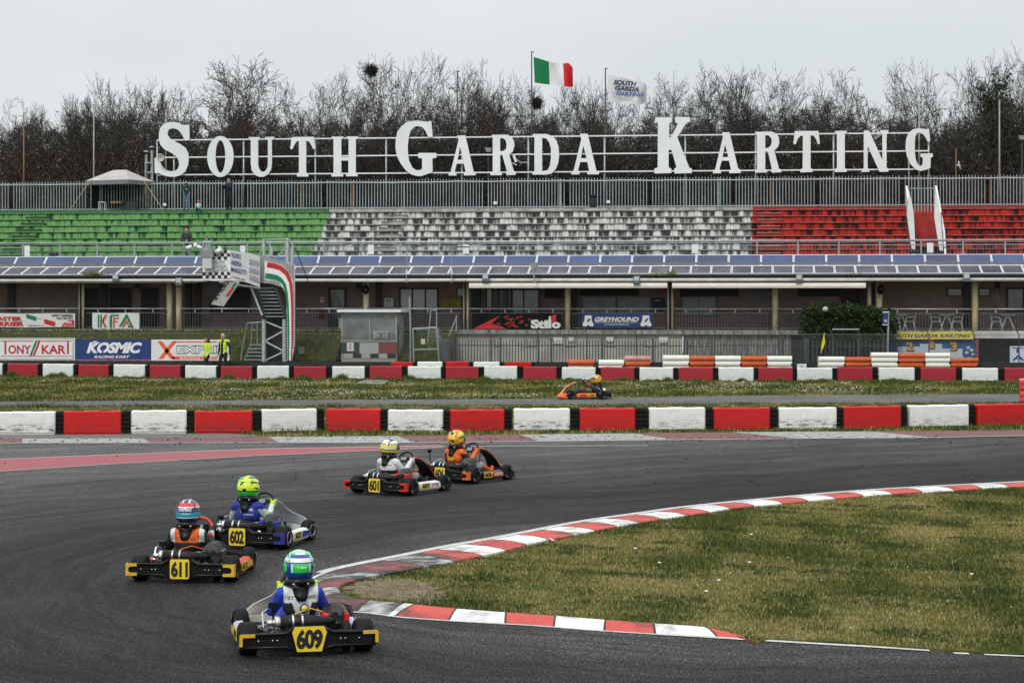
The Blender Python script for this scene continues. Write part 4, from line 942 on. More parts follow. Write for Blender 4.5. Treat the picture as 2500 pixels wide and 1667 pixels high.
# aisle steps: half-height steps in front of each row
def aisle(px0,px1,m,mt_,nm='aisle_steps'):
    a=uz(px0,515,VT-TR)[0]; b=uz(px1,515,VT-TR)[0]; mb=MB()
    for k in range(NR):
        v=ST0+k*TR; z=Z0+k*RISE
        mb.mt(m); bbox(mb,a,b,v-.36,v-.052,z-.001,z+RISE*.5-.035); mb.mt(mt_); bbox(mb,a-.02,b+.02,v-.40,v-.056,z+RISE*.5-.03,z+RISE*.5)
    mb.build(nm,parent=sd)
TRD=mat('worn_tread_edge',(.36,.36,.33),.8,col2=(.06,.06,.06),scale=3)
aisle(68,124,GPd,mat('green_tread',(.12,.2,.1),.8,col2=(.03,.05,.03),scale=3)); aisle(940,996,WPd,TRD); aisle(1850,1904,RPd,mat('red_tread_edge',(.45,.30,.27),.8))
# covered stair opening inside the red section: sloped white parapets, red wall, dark doorway, gate
en=bthing('stair_entrance','white sloped parapets around the red stair opening in the red seats','stair entrance',(vd0+vd1)/2,3.6,Z0)
for poly,vv in (([(2219,462),(2225,490),(2231,520),(2235,608),(2226,608),(2215,530)],(3.0,)),([(2284,458),(2291,490),(2297,520),(2302,612),(2294,612),(2281,530)],(3.0,))):
    mb=MB().mt(WHITE); bpos(mb,poly,2.9,3.02); mb.build('parapet',parent=en)
    pu=(vd0-.11) if poly[0][0]<2250 else (vd1+.11)
    mb=MB().mt(WHITE); pr=[(2.95,Z0),(2.95,Z0+.5),(3.6,Z0+1.6),(VT,ZT+1.25),(VT,ZT),(5,Z0)]
    mb.prism([B(pu-.05,v,z) for v,z in pr],EU*.1); mb.build('parapet',parent=en)
mb=MB().mt(RPd); bbox(mb,vd0-.06,vd1+.06,4.2,4.4,6.32,ZT-.35); mb.build('red_wall',parent=en)
mb=MB().mt(SHUT); bbox(mb,vd0-.06,vd1+.06,4.42,4.5,Z0-.05,6.35); mb.build('doorway',parent=en)
mb=MB().mt(RPd); bbox(mb,vd0-.2,vd0-.02,3.1,4.2,Z0,6.3); bbox(mb,vd1+.02,vd1+.2,3.1,4.2,Z0,6.3); mb.build('red_reveal',parent=en)
mb=MB().mt(STEEL)
ua,za=uz(2222,459,4.3); ub,_=uz(2285,459,4.3); _,z2=uz(2250,525,4.3)
bbox(mb,ua,ub,4.28,4.32,za-.04,za); bbox(mb,ua,ub,4.28,4.32,z2,z2+.05)
for k in range(8):
    u=ua+(ub-ua)*(k+.5)/8; bbox(mb,u-.022,u+.022,4.29,4.31,z2+.05,za-.04)
mb.build('guard_rail',parent=en)
# ---- front railing of the stands
t=bthing('stand_railing','long galvanised railing with posts along the front edge of the stands','railing',0,2.2,Z0)
VR=2.2; zr=6.60
mb=MB().mt(STEEL); mb.tube([B(U0,VR,zr),B(U1,VR,zr)],.055,8); mb.build('top_rail',parent=t)
for z in(zr-.22,zr-.72): mb=MB().mt(STEEL); mb.tube([B(U0,VR,z),B(U1,VR,z)],.022,6); mb.build('mid_rail',parent=t)
for px in [-34,56,146.5,237.6,329,420,512,604,697,790.5,883.5,978,1073,1168,1264,1360,1456,1553,1651,1749,1848,1948,2048,2148,2249,2351,2454,2556]:
    u,_=uz(px,600,VR); mb=MB().mt(STEEL); bbox(mb,u-.035,u+.035,VR-.03,VR+.03,Z0-.05,zr-.04); mb.build('post',parent=t)
mb=MB().mt(GREY); k=U0
while k<U1: bbox(mb,k-.004,k+.004,VR-.004,VR+.004,zr-.72,zr-.22); k+=.16
for q in range(1,4): bbox(mb,U0,U1,VR-.006,VR-.001,zr-.72+q*.125,zr-.715+q*.125)
mb.build('wire_mesh',parent=t)
for i,(a,b,y0,y1) in enumerate([(60,73,600,626),(587,599,600,617),(898.5,913,598,621),(1130,1145,597,620),(1689,1704,596,618.5),(2263,2278.5,593,617)]):
    la=['far left in front of the green seats','behind the top of the gantry board','in front of the white seats by the aisle','right of the second aerial mast','near the right end of the white seats','in the dark doorway of the red stair opening']
    wallsign(a,y0,b,y1,PW,f'blank white placard on the stand railing {la[i]}',None,v=2.12,name='placard')
for px,py,l in [(1311+250,613,'black bag lying on the front row of white seats'),(2232,614,'black bag lying at the foot of the left parapet'),(131,621,'black bag lying in the front row of green seats')]:
    u,z=uz(px,py,2.6); t2=MB().mt(flat('black_cloth',(.02,.02,.022),.7)); c=B(u,2.6,z); t2.ell((c.x,c.y,c.z),(.3,.16,.11),12,7); t2.build('bag',label=l,cat='bag')
# ---- palisade fence behind the top walkway
VFN=VT+1.3; zf0=ZT+.14
t=bthing('palisade_fence','tall galvanised palisade fence along the top walkway behind the stands','fence',0,VFN,zf0)
_,zft=uz(1250,436,VFN); 
mb=MB().mt(mat('palisade_steel',(.34,.40,.42),.5,metal=.3,var=.2,scale=1)); k=U0-2
RUST=mat('rusty_steel',(.22,.12,.06),.8)
i=0
while k<U1+2:
    if i%27!=9: bbox(mb,k-.022,k+.022,VFN-.012,VFN+.012,zf0+.02,zft+rnd.uniform(-.02,.03))
    k+=.168; i+=1
mb.build('palisade_panel',parent=t)
for z in (zft-.16,zf0+.16): mb=MB().mt(STEEL); bbox(mb,U0-2,U1+2,VFN+.013,VFN+.06,z-.03,z+.03); mb.build('rail',parent=t)
k=U0+.6;i=0
while k<U1:
    mb=MB().mt(RUST if i%3 else STEEL); bbox(mb,k-.035,k+.035,VFN+.062,VFN+.12,zf0,zft-.05); mb.build('post',parent=t); k+=2.9; i+=1
mb=MB().mt(WHITE); r=random.Random(2); pts=[]
k=U0
while k<U1: pts.append(B(k,VFN-.04,zft-.14+r.uniform(-.05,.02))); k+=.9
mb.tube(pts,.016,5); mb.build('cable',parent=t)
# thin power cable and junction boxes
for px,py,l in [(402,500,'small white junction box on the fence foot behind the green seats'),(1209,496,'small white junction box at the fence foot under the first small R'),(1485,493,'small white junction box beside the trash bin')]:
    u,z=uz(px,py,VFN-.1); mb=MB().mt(WHITE); c=B(u,VFN-.1,z); mb.box(c,(.2,.1,.16),bev=.02); mb.build('junction_box',label=l,cat='box')
# ================================================================ ROOFTOP LETTER SIGN, FLAGS
VS=VFN+.35
OFF={1:(0,100),2:(625,100),3:(1250,100),4:(1875,100)}
def cp(c,pts): return [(OFF[c][0]+x/3.733,OFF[c][1]+y/3.733) for x,y in pts]
def ellp(cx,cy,rx,ry,n=32): return [(cx+rx*math.cos(2*math.pi*k/n),cy+ry*math.sin(2*math.pi*k/n)) for k in range(n)]
def curve_solid(polys,ext_,name):
    """filled outline with holes in the x,z plane, thickness ext_ along y"""
    cu=bpy.data.curves.new('c','CURVE'); cu.dimensions='2D'; cu.fill_mode='BOTH'; cu.extrude=ext_/2; cu.bevel_depth=0
    for p in polys:
        s=cu.splines.new('POLY'); s.points.add(len(p)-1); s.use_cyclic_u=True
        for i,(x,z) in enumerate(p): s.points[i].co=(x,z,0,1)
    ob=bpy.data.objects.new('c',cu); C.objects.link(ob); dg=bpy.context.evaluated_depsgraph_get(); me=bpy.data.meshes.new_from_object(ob.evaluated_get(dg))
    V=[(v.co.x,v.co.z,v.co.y) for v in me.vertices]; Fs=[tuple(p.vertices) for p in me.polygons]
    bpy.data.objects.remove(ob); bpy.data.meshes.remove(me); return V,Fs
SGW=mat('sign_white',(.74,.765,.77),.6,var=.06,scale=.7,detail=8); SGS=mat('sign_scratch',(.35,.05,.04),.7)
LET=[('S',1,[[(1725,765),(1728,890),(1722,905),(1708,911),(1690,907),(1678,890),(1660,855),(1640,825),(1610,805),(1575,797),(1545,805),(1527,835),(1530,865),(1550,890),(1580,910),(1640,940),(1690,975),(1715,1020),(1722,1070),(1715,1130),(1690,1190),(1650,1225),(1595,1240),(1540,1238),(1490,1225),(1455,1208),(1430,1205),(1417,1210),(1412,1200),(1410,1070),(1425,1063),(1445,1068),(1455,1100),(1480,1145),(1510,1175),(1545,1188),(1590,1188),(1620,1170),(1635,1130),(1630,1090),(1605,1050),(1560,1020),(1500,990),(1465,950),(1450,900),(1450,850),(1460,800),(1490,762),(1530,745),(1590,740),(1635,750),(1665,768),(1690,768)]]),
('O',1,[ellp(2010,1055,120,187),ellp(2010,1055,45,148)]),
('U',2,[[(-63,878),(38,878),(38,898),(20,908),(20,1130),(28,1165),(45,1188),(65,1195),(88,1185),(105,1155),(110,1120),(110,908),(85,895),(83,878),(165,875),(167,895),(145,907),(146,1120),(138,1175),(110,1218),(70,1240),(30,1240),(-10,1222),(-38,1180),(-46,1120),(-46,908),(-62,898)]]),
('T',2,[[(330,878),(527,875),(530,890),(541,975),(535,988),(520,985),(510,960),(490,925),(470,912),(458,915),(458,1200),(478,1208),(478,1235),(470,1238),(380,1238),(374,1232),(374,1210),(385,1202),(393,1200),(392,915),(380,912),(365,925),(345,960),(335,985),(322,990),(313,985),(316,960),(325,890)]]),
('H',2,[[(692,874),(797,874),(797,888),(778,898),(778,1060),(845,1060),(845,898),(827,888),(827,872),(929,872),(929,890),(910,898),(910,1200),(927,1210),(927,1235),(822,1235),(822,1212),(843,1203),(843,1092),(778,1092),(778,1203),(795,1212),(795,1237),(690,1237),(690,1212),(708,1203),(708,898),(692,888)]]),
('G',2,[[(1598,730),(1610,870),(1605,878),(1572,878),(1565,865),(1545,820),(1520,790),(1480,778),(1445,782),(1410,820),(1392,880),(1383,960),(1385,1030),(1398,1100),(1425,1155),(1460,1180),(1500,1178),(1515,1165),(1515,1075),(1508,1070),(1480,1068),(1478,1030),(1485,1022),(1640,1022),(1646,1030),(1646,1060),(1640,1068),(1615,1070),(1608,1080),(1610,1195),(1605,1200),(1560,1215),(1510,1232),(1470,1233),(1420,1220),(1370,1185),(1320,1120),(1285,1050),(1272,980),(1275,900),(1290,830),(1325,780),(1370,745),(1420,732),(1470,728),(1520,733),(1560,740)]]),
('A',2,[[(1835,865),(1908,862),(1985,1195),(2002,1202),(2002,1225),(1897,1228),(1895,1205),(1912,1197),(1895,1120),(1830,1120),(1812,1190),(1828,1200),(1828,1228),(1757,1228),(1757,1205),(1775,1195),(1848,905)],[(1860,965),(1887,1085),(1838,1085)]]),
('R',2,[[(2145,872),(2155,857),(2290,857),(2330,875),(2352,915),(2355,960),(2340,1010),(2308,1035),(2325,1100),(2350,1185),(2368,1200),(2368,1222),(2282,1225),(2280,1205),(2290,1195),(2245,1040),(2226,1040),(2226,1190),(2242,1200),(2242,1225),(2137,1225),(2137,1200),(2158,1192),(2158,885)],[(2225,890),(2250,888),(2275,905),(2285,945),(2280,985),(2255,1005),(2225,1008)]]),
('D',3,[[(190,850),(320,850),(370,870),(405,910),(425,970),(430,1050),(420,1120),(395,1175),(360,1210),(310,1220),(187,1220),(187,1200),(205,1190),(205,885),(190,875)],[(275,885),(310,890),(340,925),(355,985),(355,1080),(345,1140),(325,1180),(275,1187)]]),
('A',3,[[(620,848),(690,848),(770,1185),(795,1195),(792,1217),(687,1217),(685,1195),(703,1185),(688,1105),(622,1105),(602,1183),(617,1195),(615,1218),(542,1218),(542,1195),(562,1183),(632,900)],[(650,955),(680,1070),(628,1070)]]),
('K',3,[[(1307,700),(1455,697),(1458,740),(1440,748),(1432,760),(1432,870),(1440,883),(1455,870),(1510,760),(1505,748),(1487,745),(1487,697),(1620,697),(1620,740),(1590,748),(1505,880),(1515,900),(1610,1140),(1618,1158),(1640,1165),(1640,1205),(1482,1210),(1478,1165),(1500,1155),(1455,1000),(1440,990),(1428,1000),(1428,1155),(1452,1165),(1455,1205),(1300,1210),(1298,1165),(1328,1155),(1330,748),(1303,740)]]),
('A',3,[[(1915,835),(1982,833),(2060,1160),(2085,1180),(2085,1205),(1980,1207),(1978,1182),(1995,1172),(1978,1093),(1912,1093),(1890,1170),(1905,1182),(1905,1207),(1832,1208),(1832,1182),(1852,1172),(1922,880)],[(1942,945),(1972,1060),(1918,1060)]]),
('R',4,[[(-116,830),(30,828),(75,845),(98,880),(103,920),(95,960),(58,1003),(70,1050),(100,1165),(122,1175),(122,1198),(35,1202),(25,1185),(35,1170),(0,1010),(-25,1010),(-25,1170),(-8,1182),(-8,1200),(-116,1203),(-116,1182),(-100,1172),(-100,858),(-116,850)],[(-25,862),(5,862),(28,885),(35,915),(28,950),(5,975),(-25,980)]]),
('T',4,[[(245,823),(460,822),(462,840),(473,935),(465,942),(452,940),(440,900),(415,865),(388,862),(388,1160),(407,1170),(407,1195),(295,1200),(295,1175),(315,1162),(318,865),(295,868),(270,895),(255,940),(240,944),(231,935),(240,850)]]),
('I',4,[[(610,823),(718,820),(718,840),(700,850),(700,1160),(718,1168),(718,1195),(607,1197),(607,1170),(628,1160),(628,850),(612,845)]]),
('N',4,[[(873,820),(920,818),(1042,1085),(1042,855),(1022,845),(1022,815),(1097,813),(1097,845),(1080,855),(1080,1155),(1097,1165),(1097,1193),(1017,1195),(908,960),(908,1160),(925,1170),(925,1193),(852,1197),(852,1170),(872,1160)]]),
('G',4,[[(1465,798),(1478,905),(1470,922),(1455,920),(1435,880),(1410,850),(1385,838),(1360,840),(1342,870),(1338,930),(1338,1010),(1345,1080),(1365,1125),(1385,1142),(1400,1135),(1410,1120),(1410,1065),(1390,1058),(1388,1030),(1395,1027),(1500,1027),(1503,1050),(1497,1060),(1482,1065),(1480,1160),(1440,1175),(1390,1187),(1340,1170),(1295,1120),(1265,1050),(1253,980),(1258,900),(1280,840),(1320,808),(1370,797),(1420,803),(1440,808)]])]
u_,z_=uz(1250,430,VS)
sg=bthing('letter_sign','giant white slab-serif letters reading SOUTH GARDA KARTING on a steel rail frame','sign',u_,VS,ZT+.14)
I=MW[sg].inverted()@BF
for ch,c,polys in LET:
    pl=[]
    for p in polys:
        q=[]
        for (x,y) in cp(c,p):
            u,z=uz(x,y,VS); q.append((u,z))
        pl.append(q)
    V,Fs=curve_solid(pl,.10,'l'); mb=MB(BF).mt(SGW); mb.addv([(v[0],VS+v[1]*1.0,v[2]) for v in V],Fs,sm=False); mb.build('letter',parent=sg,label=f'white letter {ch}')
for y0,y1 in((342.4,325.3),(384.5,369.5),(427.4,413.6)):
    z=uz(383,y0,VS+.1)[1]*.5+uz(2220,y1,VS+.1)[1]*.5; mb=MB().mt(SGW); ua=uz(383,400,VS+.1)[0]; ub=uz(2268,400,VS+.1)[0]; bbox(mb,ua,ub,VS+.06,VS+.13,z-.035,z+.035); mb.build('rail',parent=sg)
    if y0<350: ztop=z
for px in[384,425,595,770,943,1128,1290,1476,1673,1845,2035,2219,2267]:
    u=uz(px,430,VS+.2)[0]; mb=MB().mt(STEEL); mb.tube([B(u,VS+.18,ZT+.1),B(u,VS+.18,ztop)],.05,8); mb.build('post',parent=sg)
# flag poles
DP=mat('dark_pole',(.07,.06,.05),.7); 
def pole(px,ytop,m,label,v=VFN+.9,r=.045,cat='pole',nm='flag_pole'):
    u,z=uz(px,ytop,v); t=bthing(nm,label,cat,u,v,ZT-.2); mb=MB().mt(m); mb.tube([B(u,v,ZT-.2),B(u,v,z)],[r*1.3,r*.8],8); mb.build('shaft',parent=t)
    mb=MB().mt(DP); mb.tube([B(u,v,z-.04),B(u+.14,v,z-.04)],.025,6); mb.build('pulley',parent=t); return u,z
WP_=mat('grey_pole',(.36,.34,.30),.7,var=.2,scale=2)
for px,y,m,l in [(58,275,RUST,'rusty bare pole at the far left behind the fence'),(229,275,WP_,'thin bare pole rising behind the canopy tent'),(405,272,WP_,'thin grey pole hidden behind the big letter S'),(1116.5,173,DP,'tall dark empty flag pole behind the A beside the big G'),(1298,126,DP,'tallest pole, carrying the green white and red flag'),(1478,166,DP,'pole carrying the white flag with lettering'),(2244,248,WP_,'empty flag pole behind the last letter G'),(2440,245,WP_,'pale bare pole at the right in front of the ivy tree')]: pole(px,y,m,l)
def flag(top,bot,cols,label,v=VFN+.86):
    """top and bottom edges as crop points, several columns of cloth"""
    u0,z0=uz(*cp(3,[top[0]])[0],v); t=bthing('flag',label,'flag',u0,v,z0-1.5)
    nx=36;ny=12; T=cp(3,top);Bo=cp(3,bot)
    def along(pl,a):
        xs=np.linspace(0,1,len(pl)); return (np.interp(a,xs,[p[0] for p in pl]),np.interp(a,xs,[p[1] for p in pl]))
    V=[];Fs=[];mi=[]
    for i in range(nx+1):
        for j in range(ny+1):
            a=i/nx;b=j/ny; tx,ty=along(T,a);bx,by=along(Bo,a); x=tx+(bx-tx)*b;y=ty+(by-ty)*b
            dv=-.02-.20*a*math.sin(a*9+b*2.2)-.08*a*math.sin(a*17-b*4)
            V.append(P(x,y,v)+EV*dv)
    mb=MB()
    for c,m in enumerate(cols):
        mb.mt(m); f=[]
        for i in range(nx*c//len(cols),nx*(c+1)//len(cols)):
            for j in range(ny): k=i*(ny+1)+j; f.append((k,k+1,k+ny+2,k+ny+1))
        if c==0: mb.addv(V,f,sm=True)
        else: mb.f+=f; mb.m+=[mb.cm]*len(f); mb.sm+=[True]*len(f)
    mb.build('cloth',parent=t,fix=False)
    return t
flag([(197,148),(256,165),(315,185),(374,200),(432,210),(480,207),(520,208),(553,245)],[(207,383),(270,392),(325,398),(380,408),(440,418),(500,422),(530,420),(555,415)],[flat('flag_green',(.0,.17,.06),.8),flat('flag_white',(.66,.67,.69),.8),flat('flag_red',(.60,.01,.015),.8)],'green white and red tricolour flag flying from the tallest pole')
t=flag([(875,312),(960,328),(1050,345),(1110,357),(1180,370),(1228,405)],[(878,555),(960,562),(1050,572),(1110,580),(1165,582),(1222,558)],[flat('flag_white',(.66,.67,.69),.8)],'white flag with SOUTH GARDA KARTING printing flying from the shorter pole')
q=MB(); FG=flat('flag_grey_print',(.05,.06,.10),.8); FB=flat('flag_blue_print',(.02,.10,.32),.8)
def ctext(mb,m,body,c,x0,y0,x1,y1,v,slope=0,bold=.03,shear=.3):
    (a,b_),(c2,d_)=cp(c,[(x0,y0),(x1,y1)]); o=P(a,d_,v); ex=P(c2,d_+slope,v)-o; ey=P(a,b_,v)-o; text_on(mb,m,body,o,ex,ey,bold,shear,1,.2)
ctext(q,FG,'SOUTH',3,925,355,1140,402,VFN+.84,6,.06); ctext(q,FG,'GARDA',3,940,412,1160,455,VFN+.84,4,.05); ctext(q,FB,'KARTING',3,950,466,1205,502,VFN+.84,3,.03)
q.mt(FB)
for k in range(3): q.quad(*[P(x,y,VFN+.62) for x,y in cp(3,[(900+k*15,470+k*18),(950,474+k*18),(950,478+k*18),(900+k*15,472+k*18)])])
q.build('lettering',parent=t)
# ================================================================ TREES
BARK=mat('dark_bark',(.042,.036,.031),.95,var=.25,scale=2); BARK2=mat('reddish_twigs',(.060,.043,.036),.95,var=.25,scale=2); IVY=blade_mat('ivy_leaf',(.025,.045,.014)); BRL=blade_mat('dead_leaf_brown',(.06,.034,.02))
def prisms(S,name,m,extra=None):
    """S: rows p0(3) p1(3) r0 r1 -> three-sided tapered sticks"""
    S=np.array(S); n=len(S); p0=S[:,:3];p1=S[:,3:6]; d=p1-p0; L_=np.linalg.norm(d,axis=1,keepdims=True)+1e-9; d/=L_
    up_=np.where(np.abs(d[:,2:3])<.9,[[0,0,1.]],[[1.,0,0]]); a=np.cross(d,up_); a/=np.linalg.norm(a,axis=1,keepdims=True); b=np.cross(d,a)
    V=np.zeros((n,6,3))
    for k in range(3):
        c,s=math.cos(k*2.094),math.sin(k*2.094); o=a*c+b*s; V[:,k]=p0+o*S[:,6:7]; V[:,3+k]=p1+o*S[:,7:8]
    base=np.arange(n)[:,None]*6; q=np.array([[0,1,4,3],[1,2,5,4],[2,0,3,5]]); Fq=(base[:,:,None]+q[None]).reshape(-1,4)
    me=bpy.data.meshes.new(name); me.vertices.add(n*6); me.vertices.foreach_set('co',V.astype(np.float32).ravel())
    me.loops.add(Fq.size); me.loops.foreach_set('vertex_index',Fq.astype(np.int32).ravel()); me.polygons.add(len(Fq)); me.polygons.foreach_set('loop_start',np.arange(len(Fq),dtype=np.int32)*4)
    me.materials.append(m); me.update(calc_edges=True); me.validate(); return me
def grow(seed,h,spread,dens,up_bias=.25,leafy=0):
    """short trunk, long arching limbs, ever finer forks"""
    r=random.Random(seed); big=[];small=[];tips=[]
    def br(p,d,L_,rad,lv):
        nseg=[3,7,5,4,3][lv]; sl=L_/nseg; q=p
        for s in range(nseg):
            w_=(.05,.11,.15,.18,.2)[lv]
            d=(d+Vector((r.gauss(0,w_),r.gauss(0,w_),r.gauss(0,w_)+up_bias*(.05,.16,.16,.2,.2)[lv]))).normalized()
            e=q+d*sl; r0=rad*(1-.68*s/nseg); r1=rad*(1-.68*(s+1)/nseg)
            (big if lv<2 else small).append((*q,*e,max(r0,.013),max(r1,.0095)))
            q=e
            if lv==0: n=(0,2,5)[s]
            elif lv==1: n=(0,1,2,2,2,2,3)[s]
            elif lv==2: n=(0,1,2,2,3)[s] if r.random()<.55+.6*dens else 1
            elif lv==3: n=(1,1,1,2)[s] if r.random()<.4+.6*dens else 0
            else: n=0
            for _ in range(n):
                ax=Vector((r.gauss(0,1),r.gauss(0,1),r.gauss(0,.6))); ax=(ax-d*ax.dot(d)).normalized()
                an=r.uniform(.35,.95)*spread; nd=(d*math.cos(an)+ax*math.sin(an)).normalized()
                if nd.z<-.15: nd.z=-.1
                k=(0,.42,.50,.62,0)[lv]*(1-.25*s/nseg)*r.uniform(.7,1.25) if lv else r.uniform(2.0,2.9)
                br(q,nd,L_*k,max(r1*(.72 if lv==0 else .58),.011),lv+1)
        tips.append(q)
    br(Vector((0,0,0)),Vector((r.gauss(0,.06),r.gauss(0,.06),1)).normalized(),h*.27,h*.022,0)
    zs=sorted(s[5] for s in small)[-max(3,len(small)//200)]; k=h/zs
    sc_=lambda L_:[tuple(x*k for x in s[:6])+(s[6],s[7]) for s in L_]
    return sc_(big),sc_(small),[t*k for t in tips]
PRO=[]
for i,(sd_,h,sp_,dn,ub) in enumerate([(3,10,1.05,.5,.10),(12,10,.95,.55,.22),(23,9,1.15,.5,.05),(31,9,1.0,.6,.25),(45,8,1.1,.55,.12),(58,10.5,1.0,.55,.16)]):
    b_,s_,tp=grow(sd_,h,sp_,dn,ub); w_=np.array([t[:2] for t in [(q[3],q[4]) for q in s_]]); wd=np.percentile(np.abs(w_[:,0]),96)
    PRO.append((prisms(b_,'trunk',BARK),prisms(s_,'crown',BARK if i%2 else BARK2),h,wd,tp))
def tree(px,ytop,width_px,k,v,label,cat='tree',nm='bare_tree',rot=0):
    u,zt_=uz(px,ytop,v); base=ZT-1.6; t=bthing(nm,label,cat,u,v,base); tr,cw,h,wd,tp=PRO[k]
    sz=(zt_-base)/h; sx=(width_px/2/43.0)/wd; sx=max(.6*sz,min(1.6*sz,sx))
    for m_,n_ in((tr,'trunk'),(cw,'crown')):
        o=bpy.data.objects.new(n_,m_); C.objects.link(o); o.parent=t; o.rotation_euler=(0,0,0 if rot%3<1.5 else math.pi); o.scale=(sx,sx*.7,sz)
    tag(t,None,None,'bare winter trees behind the letter sign')
    return t,sx,sz
TL=[(20,252,150,2,14,'bare tree at the far left edge, left of the rusty pole'),(120,262,150,4,13,'low bushy bare tree right of the rusty pole'),(185,240,140,3,15,'bare tree left of the thin pole by the tent'),(262,216,140,1,14,'bare twiggy tree standing directly above the canopy tent'),(345,198,150,4,15,'rounded bare tree just left of the big letter S'),(430,215,120,3,18,'bare tree behind the big letter S'),
(556,143,310,0,13,'tall spreading bare tree above the O and U'),(650,180,150,2,17,'bare tree behind the letter U, right of the tallest spreading one'),(715,235,120,4,18,'low bare tree above the letter T of South'),(790,200,160,1,16,'bare tree left of the large nest tree'),(893,143,320,5,13,'large bare tree with a bird nest above the letter H'),(985,190,150,2,17,'bare tree immediately right of the nest tree'),(1050,218,150,4,15,'bare tree above the right side of the big G'),
(1130,200,150,3,17,'bare tree behind the tall dark empty pole'),(1212,165,180,2,14,'bare tree with dead leaf clusters above the small R'),(1295,205,150,1,16,'bare tree behind the tricolour flag pole'),(1395,228,140,4,15,'bare tree between the two flags'),(1480,225,140,3,17,'bare tree behind the white flag'),(1560,205,150,5,15,'bare tree with upright branches left of the big K'),(1645,198,150,0,16,'bare tree behind the right side of the big K'),
(1715,210,130,1,17,'bare tree above the A of Karting'),(1840,173,270,3,13,'broad dense bare tree above the R of Karting'),(1920,190,190,1,15,'dense bare tree above the T of Karting'),(2005,185,200,2,14,'dense bare tree above the I of Karting'),(2105,225,150,4,16,'low bare tree above the N of Karting'),(2215,212,190,0,14,'bare tree above the last letter G'),(2290,262,130,4,17,'low bare tree right of the last letter G'),(2360,160,180,5,15,'bare tree left of the ivy covered tree'),(2505,140,150,1,14,'bare tree at the far right edge')]
for i,(px,y,wd,k,v,l) in enumerate(TL):
    t,sx,sz=tree(px,y,wd,k,VS+v-9.3,l,rot=i*1.7)
tree(906,146,150,0,VS+3.2,'slim bare tree whose top holds the round nest',rot=0)[0]
# ivy tree
t,sx,sz=tree(2430,128,230,5,VS+3.6,'ivy covered tree with dark green climbing stems at the right',nm='ivy_tree',rot=2.2)
def leafcloud(blobs,n,size,seed,world=True):
    r=np.random.RandomState(seed); out_=[]
    tot=sum(b[3]*b[4]*b[5] for b in blobs)
    for (x,y,z,a,b,c) in blobs:
        m=max(20,int(n*a*b*c/tot)); d_=r.normal(0,1,(m,3)); d_/=np.linalg.norm(d_,axis=1,keepdims=True); rad=r.rand(m,1)**.45
        p=d_*rad*[a,b,c]*(1+.25*np.sin(d_[:,:1]*7+d_[:,2:]*5))+[x,y,z]; q=np.zeros((m,3,3)); s=size*(.5+r.rand(m,1))
        for k in range(3): q[:,k]=p+r.normal(0,1,(m,3))*s*.6
        out_.append(q.reshape(-1,3))
    return np.vstack(out_)
def leaf_obj(name,V,m,parent,mi=None,mats=None):
    Wi=np.array(MW[parent].inverted()); V=V@Wi[:3,:3].T+Wi[:3,3]
    o=tri_mesh(name,V,np.zeros(len(V)//3) if mi is None else mi,[m] if mats is None else mats,3,None); o.parent=parent
    if 'kind' in o: del o['kind']
    return o
def pb(px,py,v,a,b,c): p=P(px,py,v); return (p.x,p.y,p.z,a,b,c)
iv=[pb(2395,215,VS+3.4,.28,.25,.7),pb(2408,245,VS+3.4,.35,.3,.7),pb(2424,185,VS+3.4,.22,.2,.45),pb(2462,180,VS+3.4,.25,.2,.45),pb(2455,205,VS+3.4,.35,.3,.55),pb(2438,215,VS+3.4,.5,.4,.6),pb(2432,260,VS+3.4,.8,.6,1.2),pb(2440,310,VS+3.4,1.3,.8,1.4),pb(2450,370,VS+3.4,1.5,.9,1.5)]
leaf_obj('ivy',leafcloud(iv,9000,.085,4),None,t,mi=None,mats=[IVY])
# nests
for px,y,sz_,l in [(907,173,.27,'round dark bird nest of twigs high in the large tree'),(1310,253,.17,'small dark bird nest beside the tricolour flag pole')]:
    p=P(px,y,VS+.9); r=np.random.RandomState(3); n=420; d_=r.normal(0,1,(n,3)); d_/=np.linalg.norm(d_,axis=1,keepdims=True); c=np.array(p)+d_*sz_*[1.1,1,.8]*r.rand(n,1)**.4; e=r.normal(0,1,(n,3))*.16
    me=prisms(np.hstack([c-e,c+e,np.full((n,1),.012),np.full((n,1),.008)]),'nest',BARK); 
    o=bpy.data.objects.new('bird_nest',me); C.objects.link(o); tag(o,l,'bird nest')
# dense thicket of twigs and ivy that closes the gaps low down
def thicket(name,v0,v1,ylist,n,seed,label,frac=.25):
    r=np.random.RandomState(seed); px=r.uniform(-60,2560,n); v=r.uniform(v0,v1,n)
    yt=np.interp(px,[a for a,b in ylist],[b for a,b in ylist])+14+18*np.sin(px*.05+seed)+10*np.sin(px*.13)
    f=r.rand(n)**1.6; y=520-(520-yt)*f
    k=(px-HX)/F; t_=(v+Y0*EV.y)/(k*EV.x+EV.y); X=k*t_; Z=H-(y-HY)/F*t_; c=np.stack([X,t_,Z],1)
    d_=r.normal(0,1,(n,3)); d_[:,2]=np.abs(d_[:,2])*1.1; d_/=np.linalg.norm(d_,axis=1,keepdims=True); L_=r.uniform(.25,.95,(n,1)); w_=.009+.016*r.rand(n,1)
    isl=r.rand(n)<frac*(1.15-f); 
    side=np.cross(d_,[0,1,0]); side/=np.linalg.norm(side,axis=1,keepdims=True)+1e-9
    L_=np.where(isl[:,None],.13,L_); w_=np.where(isl[:,None],.075,w_)
    q=np.zeros((n,3,3)); q[:,0]=c-side*w_;q[:,1]=c+side*w_;q[:,2]=c+d_*L_
    mi=np.where(isl,np.where(np.sin(px*.021+seed)+r.rand(n)*.8>.9,1,2),0)
    brown=(px<260)&(r.rand(n)<.35)&(f<.7); mi=np.where(brown,1,mi)
    tri_mesh(name,q.reshape(-1,3),mi,[BARK,BRL,IVY],3,'stuff',label)
